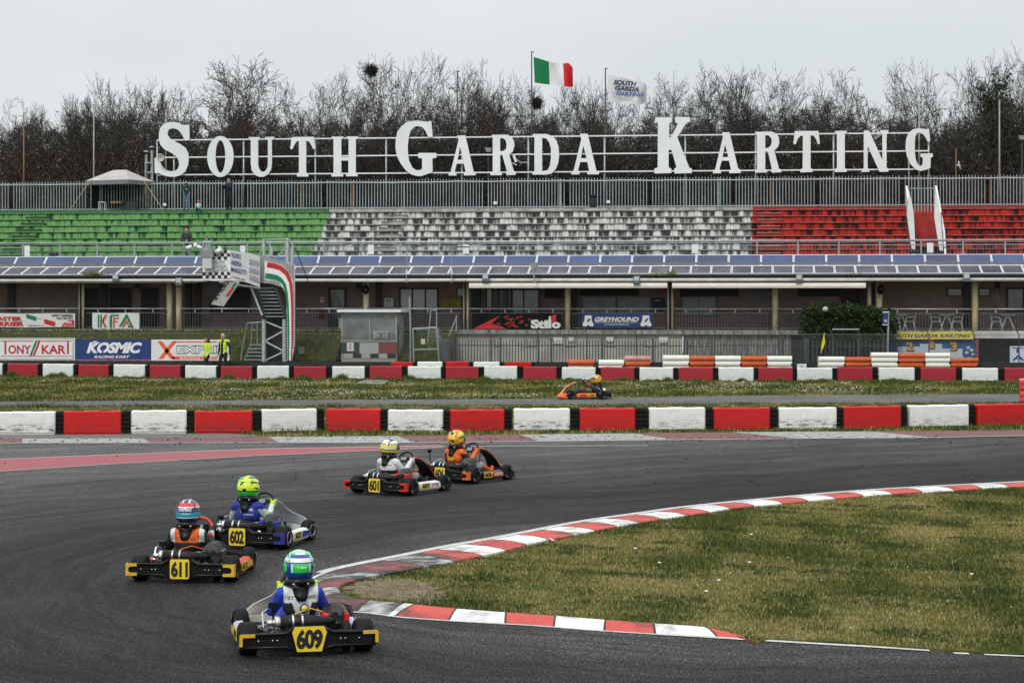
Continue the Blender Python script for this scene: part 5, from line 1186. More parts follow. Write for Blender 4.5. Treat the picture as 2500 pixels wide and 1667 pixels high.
yl=[(-60,310),(100,300),(260,285),(350,290),(480,300),(700,310),(900,305),(1100,310),(1250,300),(1500,305),(1700,305),(1850,280),(2000,280),(2080,300),(2250,310),(2330,310),(2420,250),(2560,260)]
thicket('thicket',VS+.9,VS+7,yl,130000,1,'dense dark thicket of bare twigs and ivy behind the fence',.22)
thicket('far_thicket',VS+8,VS+14,[(a,b+35) for a,b in yl],70000,2,'darker tangle of undergrowth farther behind the thicket',.6)
mb=MB().mt(mat('dark_leaf_litter',(.03,.028,.02),.95,var=.3,scale=1)); mb.prism([B(U0-20,v,z) for v,z in ((VT+2.0,0),(VT+2.0,ZT-.1),(VS+5,ZT+.6),(VS+14,ZT+2.4),(VS+40,ZT+2.0),(VS+60,0))],B(U1+40,0,0)-B(U0,0,0)); mb.build('wooded_hill',kind='structure')
# ================================================================ GANTRY, BOOTH, FENCES AND OTHER TRACKSIDE THINGS
def lerpq(q,a,b):   # q: bottom-left, bottom-right, top-right, top-left
    lo=Vector(q[0]).lerp(Vector(q[1]),a); hi=Vector(q[3]).lerp(Vector(q[2]),a); return lo.lerp(hi,b)
def checker(mb,q,nx,ny,m,lift,skip=None,par=0):
    mb.mt(m); q=[Vector(x) for x in q]; n=(q[1]-q[0]).cross(q[3]-q[0]).normalized()*lift
    for i in range(nx):
        for j in range(ny):
            if (i+j)%2==par or (skip and skip((i+.5)/nx,(j+.5)/ny)): continue
            mb.quad(*[lerpq(q,(i+a)/nx,(j+b)/ny)+n for a,b in((0,0),(1,0),(1,1),(0,1))])
gt=bthing('start_gantry','checkered start gantry with a ribbon in green, white and red and a steel stair tower','gantry',uz(670,800,-4)[0],-4,0)
qA=[P(495,680,-6.5),P(562,679,-6.5),P(562,611,-6.5),P(494,611,-6.5)]
qB=[P(562,679,-6.5),P(604,690,-5.6),P(604,617,-5.6),P(562,611,-6.5)]
qC=[P(604,690,-5.6),P(634,701,-5.0),P(633,625,-5.0),P(604,617,-5.6)]
mb=MB().mt(PW)
for q in(qA,qB,qC): mb.prism(q,(0,.12,0))
o=mb.build('board',parent=gt)
mb=MB(); checker(mb,qA,9,9,PB,.02,lambda a,b:.18<b<.62 and .05<a<.95)
b=[P(497,668,-6.5),P(560,662,-6.5),P(560,630,-6.5),P(497,632,-6.5)]
GP2=flat('grey_print',(.33,.34,.35),.6)
for k,wd in enumerate(('SOUTH','GARDA','KARTING')):
    o1=P(514+k*3,646+k*9.5,-6.5);text_on(mb,GP2,wd,o1,P(549+k*4,643+k*9.5,-6.5)-o1,P(514+k*3,638+k*9.5,-6.5)-o1,.03,.2,1,.03)
mb.build('checker_print',parent=gt)
mb=MB()
for k,wd in enumerate(('TROFEO','ANDREA','MARGUTTI')):
    y0=.74-k*.25; L1=[.62,.66,.96][k]; o1=lerpq(qB,.04,y0); text_on(mb,NAVY,wd,o1,lerpq(qB,.04+L1*.92,y0)-o1,lerpq(qB,.04,y0+.17)-o1,.02,0,1,.02)
for k,c in enumerate((PO,YEL,NAVY,PG,PR,YEL,PB,PO)):
    mb.mt(c); mb.quad(*[lerpq(qB,.15+k*.09+a,.04+b_)+Vector((0,-.02,0)) for a,b_ in((0,0),(.06,0),(.06,.05),(0,.05))])
for k,wd in enumerate(('SOUTH','GARDA','KARTING')):
    y0=.62-k*.26; o1=lerpq(qC,.15,y0); text_on(mb,GP2,wd,o1,lerpq(qC,.95,y0)-o1,lerpq(qC,.15,y0+.2)-o1,.04,.1,1,.02)
mb.build('lettering',parent=gt)
# curved ribbon panel
panel=[(632,625),(668,632),(700,640),(719,648),(719,842),(712,880),(700,880),(700,735),(697,715),(688,700),(660,692),(634,690)]
vp=-4.6
mb=MB().mt(PW); bpos(mb,panel,vp,vp+.12); mb.build('board',parent=gt)
path=[(650,660),(664,662),(680,666),(693,676),(702,692),(706,715),(708,745),(709,790),(709,835),(708,880)]; hw=[20,20,19,16,12,9,7.5,6.5,6,5.5]
def ribpt(i,f):
    p=path[i]; a=path[max(i-1,0)]; b=path[min(i+1,len(path)-1)]; dx,dy=b[0]-a[0],b[1]-a[1]; l=math.hypot(dx,dy); nx,ny=dy/l,-dx/l; return (p[0]+nx*hw[i]*f,p[1]+ny*hw[i]*f)
mb=MB()
for m,f0,f1 in((PR,.34,1),(PG,-1,-.34),(PW,-.34,.34)):
    mb.mt(m)
    for i in range(len(path)-1):
        mb.quad(*[P(*ribpt(i,f0),vp)-EV*.02,P(*ribpt(i+1,f0),vp)-EV*.02,P(*ribpt(i+1,f1),vp)-EV*.02,P(*ribpt(i,f1),vp)-EV*.02])
mb.build('ribbon_print',parent=gt)
mb=MB().mt(PB); c=3.3
def inside(x,y,poly): return bool(inpoly(np.array([x]),np.array([y]),poly)[0])
rib=[ribpt(i,1.12) for i in range(len(path))]+[ribpt(i,-1.12) for i in reversed(range(len(path)))]
rib[0]=(646,rib[0][1]);
for i in range(30):
    for j in range(80):
        x=633+i*c;y=624+j*c+(x-633)*.22
        if (i+j)%2 and inside(x+c/2,y+c/2,panel) and not inside(x+c/2,y+c/2,rib): mb.quad(*[P(a,b_,vp)-EV*.015 for a,b_ in((x,y),(x+c,y+.2*c),(x+c,y+1.2*c),(x,y+c))])
mb.build('checker_print',parent=gt)
def bar(m,pts,v,r,nm,par,v2=None):
    mb=MB().mt(m); n=len(pts); mb.tube([P(x,y,v if v2 is None else v+(v2-v)*i/(n-1)) for i,(x,y) in enumerate(pts)],r,6); return mb.build(nm,parent=par)
TR_=mat('truss_steel',(.50,.53,.54),.5,metal=.3,var=.15)
for pts,r in [([(644,779),(644,884)],.10),([(694,779),(694,884)],.10)]: bar(TR_,pts,-4.3,r,'leg',gt)
for pts in [[(648,785),(692,803)],[(692,808),(648,832)],[(648,834),(692,857)],[(692,859),(648,880)]]: bar(TR_,pts,-4.25,.045,'brace',gt)
for x,y0 in((644,583),(702,583),(662,603),(713,604)): bar(TR_,[(x,y0),(x,650 if x>690 else 626)],-3.9,.085,'mast',gt)
for pts in [[(648,583),(664,606)],[(706,583),(718,606)],[(644,604),(628,626)],[(672,630),(700,603)],[(718,603),(660,690)],[(642,585),(704,583)]]: bar(TR_,pts,-3.9,.025,'stay',gt)
bar(BLACK,[(720,604),(754,690)],-3.9,.02,'stay',gt,-1.2)
for a in [[(625,698),(645,779)],[(671,698),(699,779)]]: bar(FASC,a,-4.4,.07,'stringer',gt)
mb=MB().mt(STEEL)
for k in range(9):
    f=(k+.5)/9; a=P(627+f*19,700+f*78,-4.3); b_=P(671+f*27,700+f*78,-4.3); mb.prism([a,b_,b_+Vector((0,0,.04)),a+Vector((0,0,.04))],EV*.25)
mb.build('treads',parent=gt)
mb=MB().mt(SHUT); bpos(mb,[(628,705),(671,705),(699,779),(699,884),(645,884),(645,779)],-3.7,-3.6); mb.build('stair_backing',parent=gt)
bar(TR_,[(496,684),(636,704)],-6.0,.05,'beam',gt,-4.9); bar(TR_,[(612,700),(640,770)],-4.9,.05,'brace',gt)
mb=MB().mt(BLACK); bpos(mb,[(503,686),(532,686),(530,738),(513,742)],-6.2,-6.0); mb.build('monitor',parent=gt)
bn=[(558,684),(586,688),(546,748),(515,743)]
mb=MB().mt(mat('grey_banner',(.40,.41,.40),.7,var=.15,scale=6)); bpos(mb,bn,-6.3,-6.28); mb.build('slanted_banner',parent=gt)
mb=MB()
o1=P(528,734,-6.3); text_on(mb,PB,'STILO',o1,P(560,688,-6.3)-o1,P(519,730,-6.3)-o1,.03,0,1,.03)
mb.mt(PR); mb.quad(*[P(x,y,-6.3)-EV*.03 for x,y in((551,722),(567,702),(572,704),(556,724))]); mb.mt(PG); mb.quad(*[P(x,y,-6.3)-EV*.03 for x,y in((564,702),(574,690),(579,692),(569,704))]); mb.build('banner_print',parent=gt)
# stair beside the gantry
st=bthing('access_stair','small steel access stair with hand rails left of the gantry tower','stair',uz(610,860,-3.6)[0],-3.6,0)
for pts in [[(588,880),(592,845),(604,789)],[(604,789),(640,787)],[(596,880),(612,840),(617,789)],[(628,787),(628,845)]]: bar(STEEL,pts,-3.6,.035,'hand_rail',st)
mb=MB().mt(STEEL)
for k in range(5): mb.prism([P(597+k*3,880-k*9,-3.7),P(638,880-k*9,-3.7),P(638,876-k*9,-3.7),P(597+k*3,876-k*9,-3.7)],EV*.3)
mb.build('treads',parent=st)
# cameras on top of the gantry
def camthing(parts,label,v,nm='camera',cat='camera'):
    u,z=uz(parts[0][1],parts[0][2],v); t=bthing(nm,label,cat,u,v,z-.1)
    for kind,*a in parts:
        if kind=='cyl': mb=MB().mt(WHITE); mb.tube([P(a[0],a[1],v),P(a[2],a[3],v)],a[4],10); mb.build('housing',parent=t)
        else: mb=MB().mt(STEEL); mb.tube([P(a[0],a[1],v),P(a[2],a[3],v)],a[4],6); mb.build('arm',parent=t)
    return t
camthing([('cyl',455,606,468,603,.10),('cyl',474,600,480,600,.13),('cyl',482,602,492,606,.09),('arm',490,606,505,612,.03)],'white twin surveillance camera on an arm left of the gantry top',-6.4)
camthing([('cyl',528,617,541,608,.13),('cyl',536,606,538,603,.10),('arm',530,612,530,624,.03)],'round white camera mounted on top of the checkered board',-6.6)
mb=MB().mt(GREY); bpos(mb,[(490,610),(519,610),(519,628),(490,628)],-6.9,-6.55); bx=mb.build('camera_box',label='grey electrical box with pale front fixed to the left of the checker board',cat='box')
mb=MB().mt(flat('pale_plastic',(.55,.57,.57),.5)); bpos(mb,[(494,628.3),(516,628.3),(516,655),(494,655)],-6.86,-6.6); mb.build('pale_box',label='pale grey rectangular screen below the grey box beside the checker board',cat='screen')
# ---- control booth
ua,_=uz(833,870,-3.2); ub,_=uz(969,870,-3.2)
bo=bthing('control_booth','small glazed race control booth with white flat roof and painted base','booth',(ua+ub)/2,-3.2,0)
zr1=uz(900,762,-3.2)[1]; zw=uz(900,832,-3.2)[1]
BT=mat('booth_beige',(.36,.35,.30),.7,var=.12,scale=2)
mb=MB().mt(BT); bbox(mb,ua,ub,-3.2,-1.4,0,zw-.03); mb.build('base_wall',parent=bo)
mb=MB().mt(BT)
for a,b_ in((ua,ua+.07),(ub-.07,ub)):
    for v in(-3.2,-1.47): bbox(mb,a,b_,v,v+.07,zw,zr1)
uc=uz(902,800,-3.2)[0]; bbox(mb,uc-.025,uc+.025,-3.2,-3.14,zw,zr1); mb.build('window_post',parent=bo)
mb=MB().mt(BT); bbox(mb,ua-.02,ub+.02,-3.24,-3.1,zw-.05,zw+.04); mb.build('sill',parent=bo)
gg=mat('booth_glass',(.20,.22,.22),.08,col2=(.10,.115,.115),scale=1.2,spec=.7)
mb=MB().mt(gg); bbox(mb,ua+.07,uc-.025,-3.17,-3.16,zw+.04,zr1); bbox(mb,uc+.025,ub-.07,-3.17,-3.16,zw+.04,zr1); mb.build('pane',parent=bo)
mb=MB().mt(BT); bbox(mb,ua,ub,-1.4,-1.3,0,zr1); mb.build('rear_wall',parent=bo)
mb=MB().mt(BT); bbox(mb,ub-.005,ub+.0,-3.1,-1.5,zw,zr1); mb.build('side_wall',parent=bo)
mb=MB().mt(WHITE); bbox(mb,uz(823,760,-3.4)[0],uz(979,760,-3.4)[0],-3.45,-1.1,zr1,zr1+.12); mb.build('roof',parent=bo)
mb=MB()
_,z1=uz(900,835,-3.2);_,z2=uz(900,863,-3.2)
for x0,x1,m in((833,878,flat('dark_teal_paint',(.03,.05,.055),.8)),(878,924,flat('dull_white_paint',(.45,.47,.46),.8)),(924,969,flat('dull_red_paint',(.25,.05,.05),.8))):
    mb.mt(m); bbox(mb,uz(x0,850,-3.2)[0],uz(x1,850,-3.2)[0],-3.215,-3.202,z2,z1-.03)
for k in range(6):
    mb.mt(PB if k%2 else flat('dull_white_paint',(.45,.47,.46),.8)); a=uz(841+k*21,868,-3.2)[0]; bbox(mb,a,a+.42,-3.215,-3.202,z2-.22,z2-.004)
mb.build('painted_front',parent=bo)
mb=MB().mt(PB)
for k in range(8):
    for j in range(2):
        if (k+j)%2: bbox(mb,ub+.001,ub+.015,-3.1+j*.22,-2.88+j*.22,.3+k*.26,.56+k*.26)
mb.build('side_checker',parent=bo)
wallsign(847,836,864,857,PW,'white notice with warning triangles on the booth base',lambda q:(btext(q,PO,'A',852,838,858,844,-3.27,.05),btext(q,PO,'A',852,846,858,852,-3.27,.05)),v=-3.23,name='warning_notice')
wallsign(911,808,947,827,flat('window_card',(.33,.34,.33),.6),'grey card reading LAST LAP behind the booth glass',lambda q:(btext(q,PB,'LAST LAP',918,810,942,814,-3.27,.01),btext(q,PB,'3',928,815,932,820,-3.27,.03),btext(q,PB,'200 giri',920,822,944,826,-3.27,.02)),v=-3.23,name='window_card')
mb=MB().mt(GREY); bpos(mb,[(827,776),(833,776),(833,802),(827,802)],-3.0,-2.8); mb.build('cable_cabinet',label='slim pale cabinet on the left side of the booth',cat='cabinet')
mb=MB().mt(GREY); bpos(mb,[(728,847),(742,847),(742,863),(728,863)],-3.0,-2.8); mb.build('junction_cabinet',label='small grey cabinet on the ground right of the gantry leg',cat='cabinet')
# ---- concrete steps between bank and wall
t=bthing('concrete_steps','narrow concrete steps climbing to the terrace right of the booth','steps',uz(1053,880,-2)[0],-2,0)
ua,_=uz(1038,850,-1.5); ub,_=uz(1066,850,-1.5); mb=MB().mt(mat('worn_step_concrete',(.25,.21,.15),.9,col2=(.08,.07,.055),scale=4,detail=8))
for k in range(10): bbox(mb,ua,ub,-3.1+k*.28,-.26,k*.205+.0,(k+1)*.205)
mb.build('treads',parent=t)
for pts in [[(1002,885),(1002,803),(1000,725)],[(1010,885),(1008,803)],[(1008,803),(1065,800)],[(1065,800),(1072,885)],[(1008,854),(1066,852)]]: bar(STEEL,pts,-3.15,.045,'frame_tube',t)
for pts in [[(1073,880),(1069,800)],[(1078,880),(1074,820)],[(1044,838),(1052,757),(1066,757)],[(1066,757),(1066,803)],[(1096,820),(1116,770)],[(1114,770),(1114,808)]]: bar(STEEL,pts,-2.6,.03,'hand_rail',t)
wallsign(1028,827,1038,840,PW2,'small white notice on a post beside the concrete steps',None,v=-3.3,name='post_notice')
# ---- dark grey picket fence with gates, in front of the lower wall
PF=mat('picket_grey',(.065,.075,.082),.6,var=.2,scale=2)
def picket(x0,x1,y0,label,v=-2.9,pitch=.145,posts=()):
    ua,zt_=uz(x0,y0,v); ub,_=uz(x1,y0,v); t=bthing('picket_fence',label,'fence',(ua+ub)/2,v,0,'dark grey picket fence panels below the terrace')
    mb=MB().mt(PF); k=ua+.06
    while k<ub-.03: bbox(mb,k-.024,k+.024,v-.012,v+.012,.08,zt_); k+=pitch
    for z in(.25,zt_-.28): bbox(mb,ua,ub,v+.013,v+.04,z-.025,z+.025)
    mb.build('pickets',parent=t)
    for x in posts:
        u,_=uz(x,y0,v); mb=MB().mt(PF); bbox(mb,u-.05,u+.05,v-.05,v+.05,0,zt_+.08); mb.build('post',parent=t)
picket(1098,1672,829,'long dark grey picket fence in front of the pale lower wall',posts=(1098,1222,1346,1470,1594,1670))
picket(1676,1738,831,'short picket gate just right of the tall white pole',posts=(1678,1738))
picket(1742,1905,829,'picket fence panel in front of the stained concrete wall',posts=(1745,1825,1903))
picket(1908,1968,829,'picket fence panel left of the yellow flag',posts=(1912,1966))
picket(1971,2030,831,'grey gate leaf with the yellow flag leaning on it',pitch=.2,posts=(1972,2034))
picket(2040,2090,831,'middle grey gate leaf below the dark hedge',pitch=.2,posts=(2096,))
picket(2100,2168,831,'grey gate leaf left of the podium wall',pitch=.2,posts=(2166,))
mb=MB().mt(flat('slate_panel',(.07,.085,.10),.6)); bpos(mb,[(1075,826),(1097,826),(1097,884),(1075,884)],-2.95,-2.85); mb.build('gate_panel',label='solid slate grey gate panel between the steps and the picket fence',cat='gate')
# ---- chain link fence
cf=bthing('chain_link_fence','thin chain link fence with angled post tops along the foot of the bank','fence',0,-3.32,0)
WIRE=mat('fence_wire',(.20,.22,.22),.5,metal=.4)
zc=1.98; V=MB().mt(WIRE); k=U0
while k<U1:
    for s in(1,-1):
        a=B(k,-3.36,.66); b_=B(k+s*(zc-.66),-3.36,zc); V.prism([a,a+EU*.009,b_+EU*.009,b_],EV*.006)
    k+=.13
V.build('wire_mesh',parent=cf)
mb=MB().mt(WIRE); mb.tube([B(U0,-3.36,zc),B(U1,-3.36,zc)],.012,5); mb.build('top_wire',parent=cf)
for px in [40,137,232,330,424,515,720,800,985,1198,1314,1433.5,1554,1671,1793,1908.5,2032,2098,2158,2268,2378,2488]:
    u,_=uz(px,850,-3.3); mb=MB().mt(DKGREY); mb.tube([B(u,-3.3,0),B(u,-3.3,zc-.02),B(u-.16,-3.3,zc+.28)],.028,6); mb.build('post',parent=cf)
bar(STEEL,[(2032,804),(2098,804)],-3.35,.03,'cross_bar',cf); bar(WHITE,[(1667,822),(1667,862)],-3.5,.03,'marker_tube',cf)
# ---- podium wall and canopy strip
pd=bthing('podium_wall','blue winners podium wall numbered 2 1 3 under a yellow strip','podium',uz(2280,850,-.9)[0],-.9,0)
vq=-.9
mb=MB().mt(mat('podium_blue',(.02,.10,.28),.7,col2=(.015,.05,.16),scale=1.5,detail=4)); bpos(mb,[(2170,829),(2384,829),(2384,893),(2170,893)],vq,vq+.1); mb.build('blue_wall',parent=pd)
mb=MB().mt(flat('podium_pale',(.42,.52,.58),.7)); bpos(mb,[(2192,846),(2246,846),(2246,839),(2300,839),(2300,851),(2350,851),(2350,893),(2192,893)],vq-.02,vq-.003); mb.build('pale_steps_print',parent=pd)
mb=MB().mt(mat('yellow_canopy',(.72,.57,.05),.7)); bpos(mb,[(2176,812),(2379,811),(2379,828),(2176,828)],vq-.2,vq+.9); mb.build('yellow_strip',parent=pd)
mb=MB(); btext(mb,NAVY,'OUTH GARDA KARTING',2181,814.5,2368,824.5,vq-.2,.03,.25)
GO=flat('gold_print',(.45,.24,.06),.6)
for ch,x,y in(('2',2212,835),('1',2268,829.5),('3',2319,835)):
    btext(mb,PB,ch,x+1,y+1.5,x+20-(5 if ch=='1' else 0),y+23,vq-.03,.07); btext(mb,GO,ch,x,y,x+18-(5 if ch=='1' else 0),y+21,vq-.05,.05)
for (x,y) in [(2360,846),(2368,852),(2356,858),(2372,862),(2344,870),(2362,872)]: mb.mt(flat('podium_pale',(.42,.52,.58),.7)); mb.quad(*[P(a,b_,vq)-EV*.012 for a,b_ in((x,y),(x+8,y-1),(x+8,y+5),(x,y+6))])
mb.build('lettering',parent=pd)
mb=MB().mt(mat('brick_red_post',(.30,.06,.04),.7)); bpos(mb,[(2384,828),(2389,828),(2389,893),(2384,893)],vq-.05,vq+.9); mb.build('side_post',parent=pd)
mb=MB().mt(mat('pale_beam',(.5,.49,.45),.8,var=.15,scale=1)); bpos(mb,[(2380,809),(2560,808),(2560,826),(2380,826)],-.95,-.28); mb.build('concrete_beam',label='pale concrete beam above the dark opening at the right edge',cat='beam')
# ---- bench ends: trees and hedge
hd=bthing('hedge','large dark evergreen bush in front of the terrace left of the podium','bush',uz(2068,860,-1.6)[0],-1.6,0)
mb=MB().mt(BARK)
for px in(1990,2040,2100,2150): a=P(px,884,-1.6); mb.tube([a,P(px+5,800,-1.6)],.06,6)
mb.build('stem',parent=hd)
LG=[blade_mat('hedge_leaf_dark',(.012,.028,.009)),blade_mat('hedge_leaf_mid',(.026,.055,.014)),blade_mat('hedge_leaf_light',(.06,.085,.018))]
hb=[pb(x,y,-1.6,a,.75,c) for x,y,a,c in [(1972,780,.48,.62),(1972,815,.45,.6),(1990,760,.5,.42),(2010,757,.5,.38),(2035,762,.55,.4),(2060,758,.55,.36),(2085,762,.55,.4),(2110,764,.55,.4),(2135,768,.5,.4),(2158,774,.5,.42),(2172,795,.38,.55),(2010,790,.8,.8),(2060,790,.9,.8),(2110,792,.9,.8),(2150,800,.7,.7),(2165,815,.45,.55),(2010,830,.9,.6),(2075,828,1.2,.6),(2140,830,.8,.5)]]
Vh=leafcloud(hb,52000,.060,9); r=np.random.RandomState(1); nf=len(Vh)//3
leaf_obj('foliage',Vh,None,hd,mi=r.choice([0,0,0,1,1,2],nf),mats=LG)
t=bthing('globe_lamp','round frosted globe lamp poking out of the top of the dark hedge','lamp',uz(2015,780,-2.3)[0],-2.3,1.8)
p=P(2015,755,-2.3); mb=MB().mt(mat('frosted_globe',(.45,.48,.48),.3,var=.1)); mb.ell(p,(.14,.14,.13)); mb.build('globe',parent=t); mb=MB().mt(STEEL); mb.tube([p-Vector((0,0,.10)),p+Vector((.05,.5,-.35)),p+Vector((.05,.7,-1.2))],.03,6); mb.build('stem',parent=t)
# blue info sign on a post
t=bthing('post_sign','tilted blue and white sign on a post at the right end of the hedge','sign',uz(2165,840,-3)[0],-3,0)
mb=MB().mt(NAVY); bpos(mb,[(2156,763),(2169,762),(2167,792),(2155,792)],-3,-2.97); mb.build('panel',parent=t)
mb=MB().mt(PW); bpos(mb,[(2155,761),(2171,760.5),(2171,762.5),(2155,763.5)],-3.02,-2.98); bpos(mb,[(2154,792),(2168,792),(2168,793.5),(2154,793.5)],-3.02,-2.98); btext(mb,PW,'S-2',2158,780,2166,786,-3.03,.03); mb.build('lettering',parent=t)
bar(STEEL,[(2169,762),(2167,884)],-2.95,.045,'post',t)
# yellow marshal flag
t=bthing('marshal_flag','yellow flag hanging from a short stick in front of the gates','flag',uz(2010,830,-3.6)[0],-3.6,.5)
mb=MB().mt(flat('flag_yellow',(.75,.62,.02),.8)); F_=[(2012,813),(2015,836),(2010,848),(2004,860),(2006,840),(2009,826)]
V=[P(x,y,-3.6)+EV*(.05*math.sin(i*2)) for i,(x,y) in enumerate(F_)]; mb.prism(V,EV*.01); mb.build('cloth',parent=t); bar(WHITE,[(2013,812),(2004,862)],-3.58,.012,'stick',t)
# ---- plastic chairs and tables on the terrace
def chair(px,face,label):
    v=.9; u,_=uz(px,800,v); t=bthing('plastic_chair',label,'chair',u,v,ZF,'white plastic chairs on the terrace'); M=MW[t]@Matrix.Diagonal((face,1,1,1))
    W=mat('white_plastic',(.62,.64,.64),.5,var=.05)
    mb=MB(M).mt(W); mb.box((0,0,.43),(.46,.46,.035),bev=.012); mb.build('seat',parent=t)
    for x,y in((-.21,-.2),(-.21,.2),(.20,-.2),(.20,.2)): mb=MB(M).mt(W); mb.tube([(x,y,.42),(x*1.45,y*1.15,0)],[.03,.022],6); mb.build('leg',parent=t)
    mb=MB(M).mt(W)
    mb.prism([(.20,-.2,.44),(.30,-.21,.84),(.33,-.21,.84),(.235,-.2,.44)],(0,.4,0)); mb.build('backrest',parent=t)
    for y in(-.23,.23): mb=MB(M).mt(W); mb.tube([(.28,y,.66),(.05,y,.66),(-.16,y,.62),(-.21,y,.43)],.022,6); mb.build('armrest',parent=t)
for px,f,l in [(2183,-1,'white plastic chair half hidden at the right end of the hedge'),(2220,1,'white plastic chair facing left at the first terrace table'),(2285,-1,'white plastic chair facing right at the second terrace table'),(2336,1,'white plastic chair facing left at the second terrace table'),(2432,-1,'white plastic chair alone right of the cream column')]: chair(px,f,l)
def table(px,label):
    v=1.0; u,_=uz(px,800,v); t=bthing('plastic_table',label,'table',u,v,ZF,'white tables on the terrace'); M=MW[t]; W=MATS['white_plastic']
    mb=MB(M).mt(W); mb.box((0,0,.76),(.74,.7,.04),bev=.012); mb.build('tabletop',parent=t)
    for x,y in((-.1,-.2),(-.1,.2),(.1,-.2),(.1,.2)): mb=MB(M).mt(W); mb.tube([(x*.4,y,.74),(x*3.2,y*1.3,0)],.025,6); mb.build('leg',parent=t)
table(2199,'first white terrace table just right of the hedge'); table(2311,'second white terrace table left of the cream column'); table(2460,'third white terrace table near the right edge')
# ---- floodlights, lamps, loudspeakers, aerials, extinguisher
for px,py,l in [(281.5,680,'grey floodlight on the gutter above the white KFA banner'.replace('KFA','green and red')),(436,689,'grey floodlight on the gutter above the two cream columns'),(1185,680,'grey floodlight on the gutter at the left end of the long awning'),(1554,685,'grey floodlight on the gutter in the middle of the long awning'),(1951,681,'grey floodlight on the gutter above the left side of the hedge'),(2360,679,'grey floodlight on the gutter near the right edge')]:
    v=-1.35; u,z=uz(px,py,v); t=bthing('floodlight',l,'floodlight',u,v,z-.25); HB=mat('floodlight_housing',(.10,.14,.16),.5)
    mb=MB(MW[t]).mt(HB); mb.box((0,.06,.27),(.34,.14,.40),bev=.03); mb.build('housing',parent=t)
    mb=MB(MW[t]).mt(mat('floodlight_glass',(.50,.54,.56),.2)); mb.box((0,-.012,.34),(.25,.02,.21)); mb.build('pane',parent=t)
    mb=MB(MW[t]).mt(HB); mb.box((0,.2,.2),(.06,.2,.06)); mb.build('bracket',parent=t)
t=bthing('street_lamp','grey street lamp standing in front of the solar panels near the centre','street lamp',uz(1304,690,-1.6)[0],-1.6,4.45)
bar(STEEL,[(1305,692),(1303,660)],-1.6,.04,'pole',t)
mb=MB().mt(mat('lamp_housing',(.30,.29,.25),.5)); bpos(mb,[(1293,645),(1310,643.5),(1310,650),(1304,659),(1300,658),(1295,651)],-1.75,-1.4); mb.build('lamp_head',parent=t)
for px,l in((893,'black round loudspeaker hanging at the cream column above the booth'),(2150,'black round loudspeaker on the cream column right of the hedge')):
    t=bthing('loudspeaker',l,'loudspeaker',uz(px,708,-.3)[0],-.3,4.0); p=P(px,707,-.3); mb=MB().mt(BLACK); mb.ell(p,(.18,.16,.24)); mb.build('shell',parent=t); mb=MB().mt(BLACK); mb.tube([p+Vector((0,.05,.2)),p+Vector((0,.3,.5))],.03,6); mb.build('bracket',parent=t)
    mb=MB().mt(BLACK); mb.tube([p-Vector((.02,0,.2)),p-Vector((.06,0,.35)),p-Vector((0,0,.42))],.012,5); mb.build('cable',parent=t)
def horn(px,py,v,d,label):
    t=thing('horn_speaker',label,'loudspeaker',P(px,py,v)-Vector((0,0,.2))); d=Vector(d).normalized(); rot=d.to_track_quat('Z','Y').to_matrix(); mb=MB().mt(mat('horn_grey',(.45,.46,.44),.5)); mb.lathe([(.05,-.25),(.06,-.1),(.12,.02),(.23,.10),(.235,.12),(.20,.11),(.08,.02),(.02,.02)],P(px,py,v),'Z',20,rot); mb.build('horn',parent=t)
    mb=MB().mt(STEEL); mb.tube([P(px,py,v)-d*.1,P(px,py,v)-d*.1+Vector((0,.3,-.05))],.03,6); mb.build('bracket',parent=t)
horn(394,385,VS-.4,(-.25,-1,-.1),'grey horn loudspeaker mounted on the lower curl of the letter S')
mb=MB().mt(WHITE); c=P(2343,404,VFN+.9); rot=Vector((1,-.35,.25)).normalized().to_track_quat('Z','Y').to_matrix()
t=thing('satellite_dish','white satellite dish on a rusty pole right of the sign','satellite dish',P(2335,435,VFN+.9)); mb.lathe([(.02,-.07),(.15,-.05),(.26,0),(.255,.01),(.14,-.035)],c,'Z',20,rot); mb.build('dish',parent=t); bar(RUST,[(2334,362),(2334,500)],VFN+.9,.04,'pole',t); bar(WHITE,[(2335,404),(2342,404)],VFN+.85,.04,'feed',t)
t=bthing('arm_camera','white camera with cable on an arm between the small R and D','camera',uz(1266,395,VS)[0],VS-.2,9.9)
bar(WHITE,[(1254,380),(1260,396)],VS-.3,.07,'housing',t); bar(STEEL,[(1262,390),(1270,397),(1288,397)],VS-.25,.03,'arm',t); bar(WHITE,[(1251,398),(1262,403)],VS-.3,.02,'cable',t)
for px,y0,y1,ax,l in [(994,603,692,((1003,603),(1028,601)),'thin aerial mast with a short antenna left of the aisle steps'),(1104,601,692,((1112,603),(1145,603)),'thin aerial mast with a small white box in front of the solar panels')]:
    t=bthing('aerial',l,'aerial',uz(px,690,-1.3)[0],-1.3,4.4); bar(STEEL,[(px,y0),(px-2,y1)],-1.3,.022,'mast',t); bar(DKGREY,list(ax),-1.3,.03,'antenna',t)
    mb=MB().mt(WHITE); c=P(px-1,664,-1.33); mb.box(c,(.08,.06,.22)); mb.build('box',parent=t)
t=bthing('fire_extinguisher','red fire extinguisher on the wall beside the glazed door','extinguisher',uz(784,775,2.4)[0],2.4,uz(784,775,2.4)[1])
p=P(784,768,2.4); mb=MB().mt(mat('dim_red',(.30,.02,.02),.4)); mb.tube([p-Vector((0,0,.2)),p+Vector((0,0,.12)),p+Vector((0,0,.2))],[.09,.09,.03],10); mb.build('cylinder',parent=t); mb=MB().mt(BLACK); mb.tube([p+Vector((0,0,.2)),p+Vector((.1,0,.12)),p+Vector((.1,0,-.1))],.015,5); mb.build('hose',parent=t)
